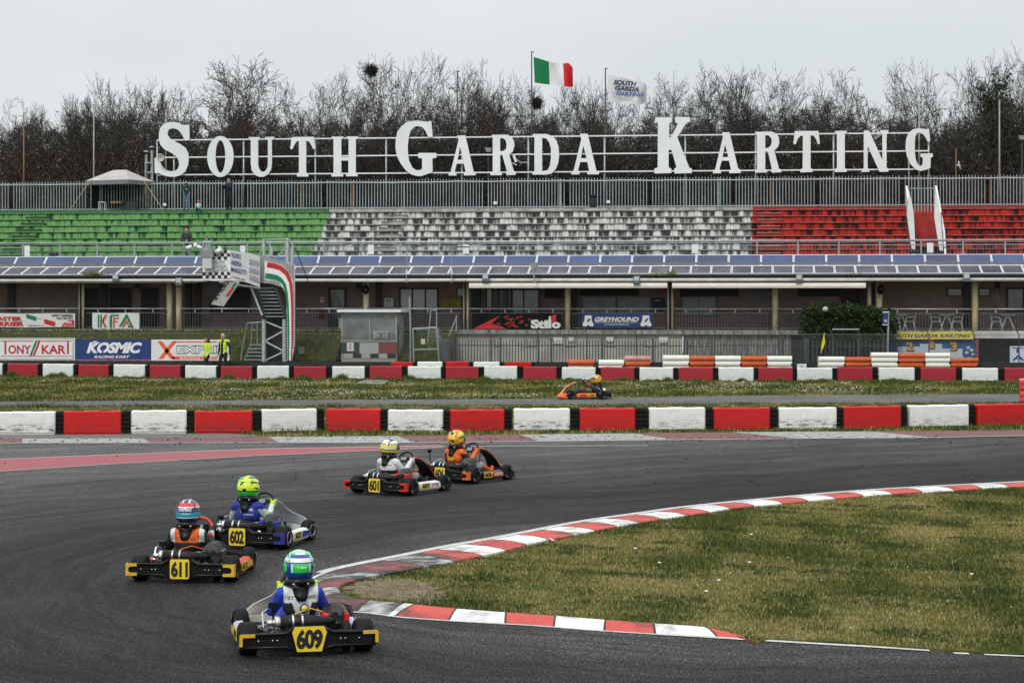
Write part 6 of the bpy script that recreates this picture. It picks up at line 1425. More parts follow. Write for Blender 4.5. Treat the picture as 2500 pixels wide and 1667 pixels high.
for px,py,l in((1192,365,'dark street lamp head behind the sign, left of the small R'),(2495,335,'grey street lamp at the right edge in front of the trees')):
    v=VS+.6; t=bthing('street_lamp',l,'street lamp',uz(px,py,v)[0],v,ZT); bar(DKGREY,[(px,py+6),(px,505)],v,.04,'pole',t); mb=MB().mt(GREY); bpos(mb,[(px-8,py-4),(px+8,py-4),(px+6,py+6),(px-5,py+6)],v-.15,v+.15); mb.build('lamp_head',parent=t)
# flues
for px,y0,l in((357.5,372,'short metal flue pipe with cap, left of the twin flues'),(371,361,'taller metal flue pipe with flat cap beside the big S')):
    v=VFN+1.3; t=bthing('flue_pipe',l,'chimney',uz(px,500,v)[0],v,ZT); bar(mat('flue_metal',(.45,.44,.38),.5,metal=.3),[(px,y0+6),(px,505)],v,.085,'pipe',t); mb=MB().mt(STEEL); c=P(px,y0,v); mb.lathe([(.17,0),(.17,.04),(.03,.10)],c); mb.build('cap',parent=t)
t=bthing('flue_rack','grey steel ladder rack holding the two flue pipes','rack',uz(364,450,VFN+1.1)[0],VFN+1.1,ZT)
for pts in [[(355,395),(355,508)],[(373,395),(373,508)],[(353,398),(375,398)],[(353,421),(375,421)]]: bar(STEEL,pts,VFN+1.1,.04,'strut',t)
# trash bin on the top walkway
t=bthing('trash_bin','dark blue grey trash bin with a black bag on the top walkway','bin',uz(1448,508,VT+.4)[0],VT+.4,ZT+.14)
M=MW[t]; mb=MB(M).mt(mat('bin_blue_grey',(.035,.045,.06),.5)); mb.lathe([(.17,0),(.21,.62),(.22,.64)],n=18); mb.build('body',parent=t); mb=MB(M).mt(BLACK); mb.lathe([(.235,.60),(.24,.70),(.22,.76),(.15,.74)],n=14); mb.build('bag',parent=t)
# ---- canopy tent
vt=VT+.9; u0,_=uz(292,500,vt); tn=bthing('canopy_tent','pale grey pop-up canopy tent with a dark rear sheet on the top walkway','tent',u0,vt,ZT+.14)
tn.rotation_euler=(0,0,-TH-R(20)); MW[tn]=Matrix.Translation(tn.location)@Matrix.Rotation(-TH-R(20),4,'Z'); M=MW[tn]
hw_=1.5; hd_=1.15; ze_=1.72; zp=2.35; TC=mat('tent_cloth_pale',(.46,.44,.42),.85,col2=(.36,.34,.33),scale=1.5); TCd=mat('tent_valance_grey',(.20,.19,.21),.85)
mb=MB(M).mt(TC); e=[(-hw_,-hd_,ze_),(hw_,-hd_,ze_),(hw_,hd_,ze_),(-hw_,hd_,ze_)]; r1=(-.45,0,zp);r2=(.45,0,zp)
mb.addv(e+[r1,r2],[(0,1,5,4),(1,2,5),(2,3,4,5),(3,0,4)],sm=False); mb.build('roof',parent=tn,fix=False)
mb=MB(M).mt(TCd)
for a,b_ in((0,1),(1,2),(2,3),(3,0)):
    A=Vector(e[a]);Bv=Vector(e[b_]); mb.quad(A,Bv,Bv-Vector((0,0,.24)),A-Vector((0,0,.24)))
mb.build('valance',parent=tn,fix=False)
for x,y,_ in e: mb=MB(M).mt(DKGREY); mb.tube([(x*.98,y*.98,-.35 if y<0 else 0),(x*.98,y*.98,ze_)],.025,6); mb.build('leg',parent=tn)
mb=MB(M).mt(mat('dark_sheet',(.018,.02,.024),.6,var=.3)); n=12
V=[(-hw_+.1+(2*hw_*.68)*i/n,hd_-.1+.05*math.sin(i*1.3),z) for z in(.35,ze_-.05) for i in range(n+1)]; mb.addv(V,[(i,i+1,n+2+i,n+1+i) for i in range(n)],sm=True)
mb.build('rear_sheet',parent=tn,fix=False)
mb=MB(M).mt(mat('dark_sheet',(.018,.02,.024),.6)); V=[(-hw_+.1,-hd_+.4+(hd_*1.5)*i/6,z) for z in(.2,ze_-.05) for i in range(7)]; mb.addv(V,[(i,i+1,8+i,7+i) for i in range(6)],sm=True); mb.build('side_sheet',parent=tn,fix=False)
mb=MB(M).mt(mat('crumpled_grey_sheet',(.12,.13,.15),.6,scale=8,var=.3)); V=[]
for i in range(10):
    for j in range(5): V.append((-.1+i*.12,.2+.05*math.sin(i+j),.55-j*.12-(.02*i if j>0 else 0)-.15*j*math.sin(i*.4)*.3))
mb.addv(V,[(i*5+j,i*5+j+1,i*5+j+6,i*5+j+5) for i in range(9) for j in range(4)],sm=True); mb.build('hanging_sheet',parent=tn,fix=False)
for a,b_ in(((222,438),(158,531)),((350,440),(410,531))):
    mb=MB().mt(flat('guy_rope_yellow',(.55,.45,.2),.8)); A=P(*a,VT+.1);Bv=P(*b_,VT-.4); mb.tube([A,Bv],.014,5); mb.build('guy_rope',parent=tn)
t=bthing('folding_stool','white framed folding stool under the canopy tent','stool',uz(250,515,VT+.3)[0],VT+.3,ZT+.14); M=MW[t]
for x in(-.17,.17):
    for y in(-.15,.15): mb=MB(M).mt(WHITE); mb.tube([(x,y,0),(x,y,.5)],.016,6); mb.build('leg',parent=t)
mb=MB(M).mt(WHITE); mb.box((0,0,.51),(.38,.34,.03)); mb.build('seat',parent=t)
mb=MB(M@Matrix.Translation((.65,.5,.52))).mt(mat('cardboard',(.30,.20,.12),.9)); mb.box((0,0,0),(.62,.3,.12)); mb.build('cardboard_box',label='flat brown cardboard box inside the canopy tent',cat='box')
# ================================================================ PEOPLE
from mathutils.bvhtree import BVHTree
def capsule(mb,a,b,r0,r1,n=12):
    a=Vector(a);b=Vector(b);d=(b-a); L_=d.length
    if L_<1e-6: return mb.ell(a,(r0,)*3,n,8)
    d/=L_; pts=[];rs=[]
    for k in (0,1,2,3): an=math.pi/2*(1-k/3); pts.append(a-d*r0*math.sin(an)); rs.append(max(r0*math.cos(an),.002))
    for k in (0,1,2,3): an=math.pi/2*k/3; pts.append(b+d*r1*math.sin(an)); rs.append(max(r1*math.cos(an),.002))
    return mb.tube(pts,rs,n)
def body_mesh(prims,matfn,M,parent,voxel=.011,name='body'):
    """overlapping tapered volumes fused into one continuous skin; faces take the material of the garment they belong to"""
    mb=MB()
    for p in prims:
        if p[0]=='c': capsule(mb,p[1],p[2],p[3],p[4])
        else: mb.ell(p[1],p[2],16,12,Euler(p[3]).to_matrix() if len(p)>5 and p[3] else None)
    me=mb.mesh('tmp'); ob=bpy.data.objects.new('tmp',me); C.objects.link(ob)
    md=ob.modifiers.new('r','REMESH'); md.mode='VOXEL'; md.voxel_size=voxel; md.use_smooth_shade=True
    ms=ob.modifiers.new('s','SMOOTH'); ms.factor=.5; ms.iterations=3
    dg=bpy.context.evaluated_depsgraph_get(); m2=bpy.data.meshes.new_from_object(ob.evaluated_get(dg)); bpy.data.objects.remove(ob)
    n=len(m2.vertices); co=np.zeros(n*3); m2.vertices.foreach_get('co',co); co=co.reshape(-1,3)
    fc=np.zeros(len(m2.polygons)*3); m2.polygons.foreach_get('center',fc); fc=fc.reshape(-1,3)
    best=np.full(len(fc),1e9); idx=np.zeros(len(fc),int); tags=[]
    for i,p in enumerate(prims):
        tags.append(p[-1])
        if p[0]=='c':
            a=np.array(p[1]);b=np.array(p[2]);d=b-a;L2=max(d@d,1e-9); t=np.clip(((fc-a)@d)/L2,0,1); dd=np.linalg.norm(fc-(a+t[:,None]*d),axis=1)-(p[3]+(p[4]-p[3])*t)
        else:
            r_=np.array(p[2]); dd=(np.linalg.norm((fc-np.array(p[1]))/r_,axis=1)-1)*r_.min()
        k=dd<best; best[k]=dd[k]; idx[k]=i
    mats=[];mi=np.zeros(len(fc),int)
    for f in range(len(fc)):
        m=matfn(tags[idx[f]],fc[f])
        if m not in mats: mats.append(m)
        mi[f]=mats.index(m)
    m2.materials.clear()
    for m in mats: m2.materials.append(m)
    m2.polygons.foreach_set('material_index',mi.astype(np.int32)); m2.polygons.foreach_set('use_smooth',np.ones(len(fc),bool)); m2.name=name; m2.update()
    o=bpy.data.objects.new(name,m2); C.objects.link(o); o.parent=parent; MW[o]=MW[parent]
    bv=BVHTree.FromPolygons([tuple(c) for c in co],[tuple(p.vertices) for p in m2.polygons]); return o,bv
def on_surface(bv,mbw,m,body,x0,z0,x1,z1,M,dirn=(0,1,0),bold=.02,shear=0,lift=.004):
    V,Fs=text_polys(body,bold,shear,1); a=np.array(V); lo=a.min(0);hi=a.max(0); W=[]
    d=Vector(dirn)
    for v in V:
        x=x0+(x1-x0)*(v[0]-lo[0])/(hi[0]-lo[0]); z=z0+(z1-z0)*(v[1]-lo[1])/(hi[1]-lo[1]); o=Vector((x,0,z))-d*2
        h=bv.ray_cast(o,d); p=h[0] if h[0] is not None else Vector((x,.05,z)); W.append(M@(p-d*lift))
    mbw.mt(m); mbw.addv(W,Fs,sm=False)
def hand(prims,p,d,sd,tag='hand',k=1.0,curl=.5):
    """palm, four bent fingers of unequal length and a side thumb"""
    p=Vector(p); d=Vector(d).normalized(); s=d.orthogonal().normalized(); s=Vector((sd,0,0)) if abs(d.x)<.7 else Vector((0,0,1)); s=(s-d*s.dot(d)).normalized(); n=d.cross(s)
    prims.append(('c',tuple(p),tuple(p+d*.06*k),.026*k,.03*k,tag))
    for i,L_ in enumerate((.062,.072,.068,.052)):
        a=p+d*.07*k+s*(i-1.5)*.02*k; b=a+d*L_*.5*k; c=b+(d*(1-curl)+n*curl).normalized()*L_*.5*k
        prims.append(('c',tuple(a),tuple(b),.0105*k,.0095*k,tag)); prims.append(('c',tuple(b),tuple(c),.0095*k,.008*k,tag))
    a=p+d*.015*k-s*.028*k; b=a-s*.025*k+d*.03*k; prims.append(('c',tuple(a),tuple(b),.012*k,.0095*k,tag)); prims.append(('c',tuple(b),tuple(b+d*.025*k),.0095*k,.009*k,tag))
def standing(loc,rz,height,label,cols,pose,hair,group=None,extra=None):
    """cols: torso, sleeve, leg, shoe ; pose: dict of joint positions for a 1.75 m person facing -y"""
    s=height/1.75; t=thing('person',label,'person',loc,rz,group,s); M=MW[t]
    J=dict(hip=(0,0,.93),chest=(0,.01,1.28),neck=(0,0,1.46),head=(0,-.01,1.63),shL=(.18,0,1.41),shR=(-.18,0,1.41),elL=(.25,.03,1.13),elR=(-.25,.03,1.13),haL=(.26,-.05,.89),haR=(-.26,-.05,.89),hL=(.09,0,.9),hR=(-.09,0,.9),kL=(.11,-.02,.5),kR=(-.11,-.02,.5),aL=(.12,.03,.09),aR=(-.12,.03,.09))
    J.update(pose); J={k:Vector(v) for k,v in J.items()}; pr=[]
    h=J['head']; fw=Vector(pose.get('face',(0,-1,0))).normalized(); sd=Vector((fw.y,-fw.x,0)).normalized()
    pr+=[('e',tuple(h),(.078,.095,.115),None,'head'),('e',tuple(h+fw*.02-Vector((0,0,.05))),(.062,.07,.075),None,'head'),('c',tuple(h+fw*.088+Vector((0,0,.015))),tuple(h+fw*.108-Vector((0,0,.02))),.010,.014,'head'),
         ('c',tuple(h+fw*.088-Vector((0,0,.055))-sd*.02),tuple(h+fw*.088-Vector((0,0,.055))+sd*.02),.009,.009,'lip'),('e',tuple(h+sd*.08-Vector((0,0,.01))),(.014,.02,.03),None,'head'),('e',tuple(h-sd*.08-Vector((0,0,.01))),(.014,.02,.03),None,'head')]
    pr+=[('c',tuple(J['neck']-Vector((0,0,.04))),tuple(h-Vector((0,0,.08))),.055,.05,'head')]
    c=J['chest'];hp=J['hip']
    for f,rx,ry in((0,.155,.115),(.35,.15,.11),(.7,.165,.12),(1,.17,.12)):
        q=hp.lerp(c,f); pr.append(('e',tuple(q),(rx,ry,.14),None,'torso'))
    pr.append(('c',tuple(J['shL']),tuple(J['shR']),.07,.07,'torso')); pr.append(('c',tuple(J['neck']-Vector((0,0,.08))),tuple(J['neck']),.09,.06,'collar'))
    for S in'LR':
        pr+=[('c',tuple(J['sh'+S]),tuple(J['el'+S]),.062,.048,'sleeve'),('c',tuple(J['el'+S]),tuple(J['ha'+S]),.048,.034,'sleeve')]
        hand(pr,J['ha'+S],J['ha'+S]-J['el'+S],1 if S=='L' else -1)
        pr+=[('c',tuple(J['h'+S]),tuple(J['k'+S]),.095,.062,'leg'),('c',tuple(J['k'+S]),tuple(J['a'+S]),.064,.045,'leg'),('c',tuple(J['a'+S]-Vector((0,-.03,.035))),tuple(J['a'+S]+fw*.17-Vector((0,0,.05))),.045,.035,'shoe')]
    T,SL,LG_,SH=cols
    def fn(tag_,p):
        if tag_ in('head','hand'): return SKIN
        if tag_=='lip': return LIP
        if tag_ in('torso','collar'): return T(p) if callable(T) else (LG_ if p[2]<J['hip'].z-.09 else T)
        return {'sleeve':SL,'leg':LG_,'shoe':SH}[tag_]
    body_mesh(pr,fn,M,t,.012)
    for e in(-1,1): pass
    mb=MB(M).mt(PB)
    for e in(-1,1): mb.ell(h+fw*.086+sd*.032*e+Vector((0,0,.02)),(.011,.009,.007),8,5)
    eb=mb.build('eyes',parent=t)
    if hair:
        m,kind=hair; mb=MB(M).mt(m); mb.ell(h-fw*.018+Vector((0,0,.035)),(.088,.10,.10),14,8)
        if kind=='long': mb.tube([h-fw*.05+Vector((0,0,.02)),h-fw*.075-Vector((0,0,.12)),h-fw*.06-Vector((0,0,.26))],[.085,.095,.05],12); mb.tube([h-fw*.0+sd*.075,h+sd*.09-Vector((0,0,.14)),h+sd*.08-Vector((0,0,.24))],[.03,.04,.02],8); mb.tube([h-sd*.075,h-sd*.09-Vector((0,0,.14)),h-sd*.08-Vector((0,0,.24))],[.03,.04,.02],8)
        if kind=='short': pass
        mb.build('hair',parent=t)
    if extra: extra(t,M,J,h,fw,sd)
    return t
LIP=flat('lips',(.30,.10,.09),.5)
HIV=mat('hi_vis_yellow',(.55,.80,.02),.7,var=.08); SILV=flat('reflective_stripe',(.5,.52,.50),.3); DKN=mat('dark_navy_cloth',(.012,.016,.03),.85,var=.2); BLKC=mat('black_trousers',(.012,.012,.014),.85,var=.2); JEAN=mat('blue_jeans',(.10,.16,.26),.85,var=.2); DKG=mat('dark_green_cloth',(.012,.05,.045),.85); GRT=mat('grey_trousers',(.30,.31,.33),.85,var=.15); CHAR=mat('charcoal_jacket',(.03,.034,.04),.85); HAIRB=mat('dark_hair',(.015,.010,.008),.6); HAIRM=mat('brown_hair',(.05,.03,.02),.7); SHOE=flat('dark_shoes',(.02,.02,.022),.6); SHW=flat('white_shoes',(.5,.5,.5),.6); HOOD=mat('pale_grey_hoodie',(.42,.44,.46),.85)
def stripes(base,z1,z2): return lambda p:(SILV if (z1<p[2]<z1+.045 or z2<p[2]<z2+.045) else base)
def glasses(t,M,J,h,fw,sd):
    mb=MB(M).mt(PB)
    for e in(-1,1): mb.ell(h+fw*.094+sd*.032*e+Vector((0,0,.02)),(.026,.012,.018),8,5)
    mb.build('sunglasses',parent=t)
def px_person(px,ytop,Y,feet=0):
    p=at(px,ytop,Y); return (p.x,p.y,feet),p.z-feet
loc,hh=px_person(505,822,99.3)
standing(loc,R(-55),hh,'woman marshal with long dark hair in a full yellow hi-vis jacket',(stripes(HIV,1.02,1.2),HIV,BLKC,SHOE),dict(kL=(.10,-.12,.52),aL=(.11,-.05,.1),aR=(-.11,.2,.12),haL=(.24,-.12,.92),elL=(.25,.02,1.14)),(HAIRB,'long'),'marshals behind the far barrier row',glasses)
loc,hh=px_person(546,812,99.3)
def vest(p): return HIV if abs(p[0])>.065 or p[1]>.03 else DKN
standing(loc,R(-35),hh,'bald man marshal in a yellow hi-vis vest over dark clothes',(vest,DKN,BLKC,SHOE),dict(head=(0,-.05,1.61),face=(0,-1,-.25),kR=(-.11,-.13,.52),aR=(-.12,-.06,.1),aL=(.11,.2,.12),elL=(.30,.05,1.14),haL=(.33,-.02,.9)),None,'marshals behind the far barrier row',glasses)
def bp_person(px,ytop,v,zf):
    u,z=uz(px,ytop,v); return B(u,v,zf),z-zf
def phone(hand_):
    def f(t,M,J,h,fw,sd):
        mb=MB(M).mt(PB); p=J[hand_]+Vector((0,-.06,.06)); mb.box(p,(.14,.012,.075)); o=mb.build('phone_tmp',parent=t)
        W=MW[t]@Matrix.Translation(o.location); o.parent=None; o.matrix_world=MW[t]; o.name='phone'; tag(o,'dark phone held up by the spectator in '+('green' if hand_=='haL' else 'navy')+' at the fence','phone')
    return f
vt_=VT-.45; zt_=ZT+.14
loc,hh=bp_person(455,441,vt_,zt_)
standing(loc,-TH,hh,'standing spectator in a dark green hoodie and blue jeans with hands raised to the face',(DKG,DKG,JEAN,SHOE),dict(elL=(.22,-.10,1.16),haL=(.07,-.22,1.50),elR=(-.24,-.08,1.17),haR=(.02,-.17,1.20)),(HAIRM,'short'),None,phone('haL'))
loc,hh=bp_person(559,434,vt_,zt_)
standing(loc,-TH-R(25),hh,'standing spectator in dark navy clothes and cap filming with a phone',(DKN,DKN,BLKC,SHOE),dict(elL=(.20,-.16,1.2),haL=(.03,-.38,1.34),elR=(-.24,-.10,1.18),haR=(-.06,-.38,1.33)),(BLKC,'short'),None,phone('haR'))
loc,hh=bp_person(456,555,2.75,Z0)
standing(loc,-TH+R(12),hh,'man in a dark jacket and grey trousers leaning on the stand railing',(CHAR,CHAR,GRT,SHW),dict(elL=(.25,-.12,1.14),haL=(.06,-.24,1.10),elR=(-.25,-.12,1.14),haR=(-.05,-.25,1.12),face=(-.3,-1,0)),(HAIRM,'short'))
loc,hh=bp_person(505,577,2.75,Z0)
standing(loc,-TH,hh,'dark haired woman in a pale hoodie behind the stand railing',(HOOD,HOOD,GRT,SHW),dict(elL=(.20,-.14,1.16),haL=(.04,-.13,1.46),elR=(-.20,-.14,1.16),haR=(-.04,-.13,1.44)),(HAIRB,'long'))
# seated child on the ledge
u,z=uz(484,487,VT-.78); hk=(z-(ZT+.14))/.80
def kid():
    t=thing('person','seated child in a white and green racing suit on the top ledge','person',B(u,VT-.72,ZT+.14),-TH,None,hk); M=MW[t]; pr=[]
    h=Vector((0,-.05,.68)); fw=Vector((0,-1,0)); sd=Vector((-1,0,0))
    pr+=[('e',tuple(h),(.085,.10,.115),None,'head'),('c',(0,-.14,.69),(0,-.155,.66),.01,.013,'head'),('c',(0,-.02,.5),(0,-.04,.6),.05,.045,'head'),('e',(.088,-.04,.67),(.014,.02,.028),None,'head'),('e',(-.088,-.04,.67),(.014,.02,.028),None,'head')]
    for f in(.0,.5,1): pr.append(('e',(0,0,.10+.30*f),(.15,.11,.12),None,'torso'))
    pr.append(('c',(.14,0,.46),(-.14,0,.46),.06,.06,'torso'))
    for s in(-1,1):
        pr+=[('c',(s*.15,0,.45),(s*.22,-.06,.27),.05,.04,'sleeve'),('c',(s*.22,-.06,.27),(s*.16,-.24,.16),.04,.032,'sleeve'),('c',(s*.08,-.02,.07),(s*.14,-.34,.08),.075,.055,'leg'),('c',(s*.14,-.34,.08),(s*.09,-.36,-.28),.055,.04,'leg'),('c',(s*.09,-.35,-.33),(s*.09,-.48,-.34),.04,.035,'shoe')]
        hand(pr,(s*.16,-.25,.15),(-s*.2,-1,-.2),s,k=.85)
    W_=mat('suit_white',(.62,.65,.66),.8); TG=mat('suit_teal',(.02,.16,.12),.8)
    def fn(tg,p):
        if tg in('head','hand'): return SKIN
        if tg=='torso': return W_ if abs(p[0])<.1 and p[2]>.18 else TG
        return {'sleeve':W_ if p[2]>.3 else TG,'leg':TG,'shoe':SHOE}[tg]
    body_mesh(pr,fn,M,t,.012); mb=MB(M).mt(HAIRM); mb.ell(h+Vector((0,.02,.04)),(.095,.105,.10)); mb.build('hair',parent=t)
    mb=MB(M).mt(PB)
    for e in(-1,1): mb.ell(h+fw*.093+sd*.032*e+Vector((0,0,.015)),(.011,.009,.007),8,5)
    mb.build('eyes',parent=t)
kid()
# ================================================================ KARTS AND DRIVERS
KS=1.19
def mini(name,col,rough=.4,**k): return flat(name,col,rough,**k)
K_OR=mini('kart_orange',(.75,.13,.015)); K_RED=mini('kart_red',(.60,.02,.012)); K_BLU=mini('kart_blue',(.015,.03,.30)); K_YEL=mini('kart_yellow',(.70,.42,.02)); PLY=mini('plate_yellow',(.80,.60,.03)); K_SIL=mini('kart_pale_silver',(.70,.67,.61)); K_WH=mini('kart_white',(.70,.71,.72)); K_GRN=mini('kart_green',(.05,.30,.10)); K_DG=mat('kart_dark_panel',(.018,.018,.02),.35,coat=.3); K_PINK=mini('kart_salmon',(.75,.30,.20))
EXH=mat('exhaust_steel',(.030,.026,.024),.55,metal=.6,var=.3,scale=12); FIN=mat('cylinder_fin_metal',(.10,.10,.105),.5,metal=.6); FRM=mat('frame_tube',(.05,.05,.055),.4,metal=.4); SEATM=mat('seat_shell',(.07,.075,.07),.5,var=.2); RIMD=mat('dark_wheel_rim',(.03,.03,.032),.35,metal=.5); SIDEW=mat('tyre_sidewall_print',(.5,.5,.48),.7)
def kart(px,py,hd,num,P_):
    """px,py photo point of the rear axle centre on the ground; hd heading in degrees (positive turns left)"""
    L0=G(px,py); t=thing('racing_kart',P_['label'],'kart',(L0.x,L0.y,0),R(hd),'racing karts on the track',KS); M=MW[t]
    def pt(nm,f,par=t): 
        mb=MB(M); f(mb); return mb.build(nm,parent=par)
    # wheels
    for x,y,r,w_,st in((-.497,0,.14,.165,0),(.497,0,.14,.165,0),(-.465,.95,.130,.13,P_.get('steer',0)),(.465,.95,.130,.13,P_.get('steer',0))):
        rot=Matrix.Rotation(R(st),3,'Z')
        pr=[(.066,-w_/2+.012),(r-.035,-w_/2),(r-.010,-w_/2+.012),(r,-w_/2+.032),(r,w_/2-.032),(r-.010,w_/2-.012),(r-.035,w_/2),(.066,w_/2-.012)]
        mb=MB(M).mt(RUBBER); mb.lathe(pr,(x,y,r),'X',32,rot)
        wh=mb.build('wheel',parent=t)
        mb=MB(M).mt(P_.get('rim',RIMD)); mb.lathe([(.02,-w_/2+.03),(.068,-w_/2+.02),(.072,-w_/2+.002),(.066,-w_/2+.0),(.066,w_/2-.0),(.072,w_/2-.002),(.068,w_/2-.02),(.02,w_/2-.03)],(x,y,r),'X',24,rot); mb.mt(CHROME); mb.lathe([(.018,-w_/2+.02),(.018,w_/2-.02)],(x,y,r),'X',10,rot); mb.build('rim',parent=wh)
        sgn=1 if x>0 else -1
        mb=MB(M).mt(SIDEW)
        for a0 in(20,200):
            for q in range(5):
                a1=R(a0+q*9); a2=R(a0+q*9+6); xx=sgn*(w_/2+.002)
                pts=[Vector((xx,math.cos(a)*rr_,math.sin(a)*rr_)) for a,rr_ in((a1,r-.048),(a2,r-.048),(a2,r-.036),(a1,r-.036))]; mb.quad(*[rot@p_+Vector((x,y,r)) for p_ in pts])
        mb.build('sidewall_print',parent=wh,fix=False)
    pt('rear_axle',lambda m:m.mt(STEEL).tube([(-.42,0,.14),(.42,0,.14)],.022,10))
    def fr(m):
        m.mt(P_.get('frame',FRM))
        for s in(-1,1): m.tube([(s*.30,-.14,.09),(s*.31,.2,.06),(s*.30,.6,.05),(s*.20,.95,.06),(s*.14,1.12,.07)],.015,8); m.tube([(s*.30,-.02,.09),(s*.36,.1,.13)],.013,6)
        for y in(-.13,.25,.62,.95): m.tube([(-.30,y,.06),(.30,y,.06)],.014,8)
        m.tube([(-.42,.95,.12),(.42,.95,.12)],.014,8)
    pt('frame',fr); pt('floor_tray',lambda m:m.mt(ALU).box((0,.72,.042),(.44,.62,.008)))
    # rear bumper
    col=P_['bump']; hexa=P_.get('hex')
    def bm(m):
        m.mt(BLACK); pr=[(-.58,.10),(-.57,.085),(-.18,.082),(-.12,.060),(.12,.060),(.18,.082),(.57,.085),(.58,.10),(.58,.195),(.57,.208),(.20,.215),(.13,.262),(-.13,.262),(-.20,.215),(-.57,.208),(-.58,.195)]
        m.prism([(x,-.235,z) for x,z in pr],(0,.05,0))
        for s in(-1,1):
            m.tube([(s*.57,-.235,.20),(s*.2,-.250,.207),(s*.13,-.255,.25)],.014,8); m.tube([(s*.57,-.235,.094),(s*.2,-.245,.092),(s*.13,-.25,.066)],.014,8)
            m.box((s*.565,-.22,.147),(.035,.07,.115),bev=.01)
    rb=pt('rear_bumper',bm)
    def hol(m):
        m.mt(CHROME)
        for s in(-1,1):
            for x in(.27,.31,.43): m.lathe([(.008,0),(.008,.006)],(s*x,-.243,.15),'Y',8)
    pt('bolts',hol,rb)
    for s in(-1,1):
        def cap(m):
            m.mt(col); x0,x1=s*.475,s*.592
            if hexa:
                m.prism([(x,-.262,z) for x,z in((s*.46,.212),(s*.585,.212),(s*.592,.195),(s*.592,.11),(s*.565,.11),(s*.565,.185),(s*.46,.185))],(0,.012,0))
            else:
                q=[(s*.47,.212),(s*.592,.212),(s*.592,.083),(s*.47,.083),(s*.47,.112)]+[(s*(.53+.035*math.sin(math.pi*(k+1)/9)),.112+.07*(1-math.cos(math.pi*(k+1)/9))/2) for k in range(8)]+[(s*.47,.184)]
                m.prism([(x,-.262,z) for x,z in q],(0,.03,0)); m.box((s*.588,-.22,.147),(.012,.06,.13))
        pt('bumper_cap',cap,rb)
    def pl(m):
        m.mt(PLY)
        q=[(-.125,.262),(.125,.262),(.147,.215),(.105,.052),(-.105,.052),(-.147,.215)] if hexa else [(-.092,.262),(.092,.262),(.105,.245),(.105,.07),(.092,.055),(-.092,.055),(-.105,.07),(-.105,.245)]
        m.prism([(x,-.268,z) for x,z in q],(0,.012,0)); text_on(m,PB,str(num),*(((-.112,-.268,.072),(.224,0,0),(0,0,.172)) if hexa else ((-.092,-.268,.074),(.184,0,0),(0,0,.168))),.045,0,.9,.003)
    pt('number_plate',pl,rb)
    # seat, engine, exhaust, guard
    def st_(m):
        m.mt(SEATM); n=16; rows=[]
        for z,rx,ry in((.06,.13,.12),(.12,.165,.165),(.20,.18,.18),(.29,.185,.185),(.315,.19,.19)):
            rows.append([(-.02+rx*math.cos(math.pi*(1+k/n)),.24+ry*math.sin(math.pi*(1+k/n))-(.03 if z>.2 else 0),z-.018*math.sin(math.pi*k/n)*(z>.25)-.05*abs(math.cos(math.pi*k/n))**8*(z>.25)) for k in range(n+1)])
        V=[v for r_ in rows for v in r_]; m.addv(V,[(a*(n+1)+k,a*(n+1)+k+1,(a+1)*(n+1)+k+1,(a+1)*(n+1)+k) for a in range(4) for k in range(n)],sm=True)
        m.mt(mat('seat_rim',(.38,.40,.38),.4)); m.tube(rows[-1],.010,8); m.mt(SEATM); m.box((-.02,.36,.07),(.30,.26,.03))
    pt('seat',st_)
    ec=P_['eng']
    def en_(m):
        m.mt(K_DG); m.box((.27,.20,.17),(.15,.20,.16),bev=.02); m.mt(FIN)
        for k in range(6): m.box((.27,.2,.255+k*.013),(.17,.17,.005))
        m.mt(CHROME); m.tube([(.30,.08,.12),(.30,-.0,.12)],.025,10); m.tube([(.21,.06,.16),(.15,0,.13)],.02,8)
    eg=pt('engine',en_)
    def fn_(m):
        m.mt(mat('fin_edge_metal',(.30,.30,.30),.4,metal=.3))
        for k in range(15):
            a=R(8+k*11.7); c=Vector((.27+.072*math.cos(a),.19,.295+.072*math.sin(a))); m.box(c,(.080,.15,.0040),Matrix.Rotation(-a,3,'Y'))
        m.mt(BLACK); m.lathe([(.035,-.06),(.035,.06)],(.27,.19,.315),'Y',14)
    pt('fan_head',fn_,eg)
    def cv(m):
        m.mt(ec); m.box((.180,.13,.275),(.060,.20,.10),bev=.014); m.box((.368,.13,.272),(.038,.20,.11),bev=.014)
    pt('engine_cover',cv,eg)
    def ex(m):
        m.mt(EXH); m.tube([(-.23,-.07,.275),(.0,-.065,.275),(.10,-.05,.272),(.19,-.01,.265),(.25,.06,.26)],[.062,.064,.052,.036,.026],18)
        m.mt(CHROME); m.tube([(-.275,-.07,.275),(-.23,-.07,.275)],[.055,.0625],18); m.tube([(-.34,-.07,.275),(-.275,-.07,.275)],[.026,.03],12)
    ep=pt('exhaust',ex)
    def bd_(m):
        m.mt(CHROME)
        for x in(-.12,-.04): m.tube([(x-.008,-.068,.275),(x+.008,-.068,.275)],.069,18); m.tube([(x,-.068,.33),(x,-.05,.21),(x,0,.13)],.008,6)
    pt('exhaust_clamps',bd_,ep)
    pt('sprocket_guard',lambda m:m.mt(RUBBER).lathe([(.03,-.035),(.115,-.038),(.128,-.025),(.128,.025),(.115,.038),(.03,.035)],(.345,.01,.135),'X',28))
    def br(m):
        m.mt(CHROME); m.lathe([(.085,-.004),(.085,.004)],(-.25,.0,.14),'X',20); m.mt(ALU); m.box((-.25,.08,.15),(.05,.05,.07),bev=.01); m.tube([(-.33,-.02,.17),(-.22,.1,.2)],.009,6); m.tube([(-.1,.02,.15),(.05,.05,.14)],.012,6); m.box((.12,.02,.12),(.10,.05,.04)); m.mt(CHROME); m.tube([(.06,-.09,.12),(.30,-.09,.12)],.010,6);m.tube([(-.36,-.08,.12),(-.18,-.06,.13)],.010,6)
    pt('brake',br)
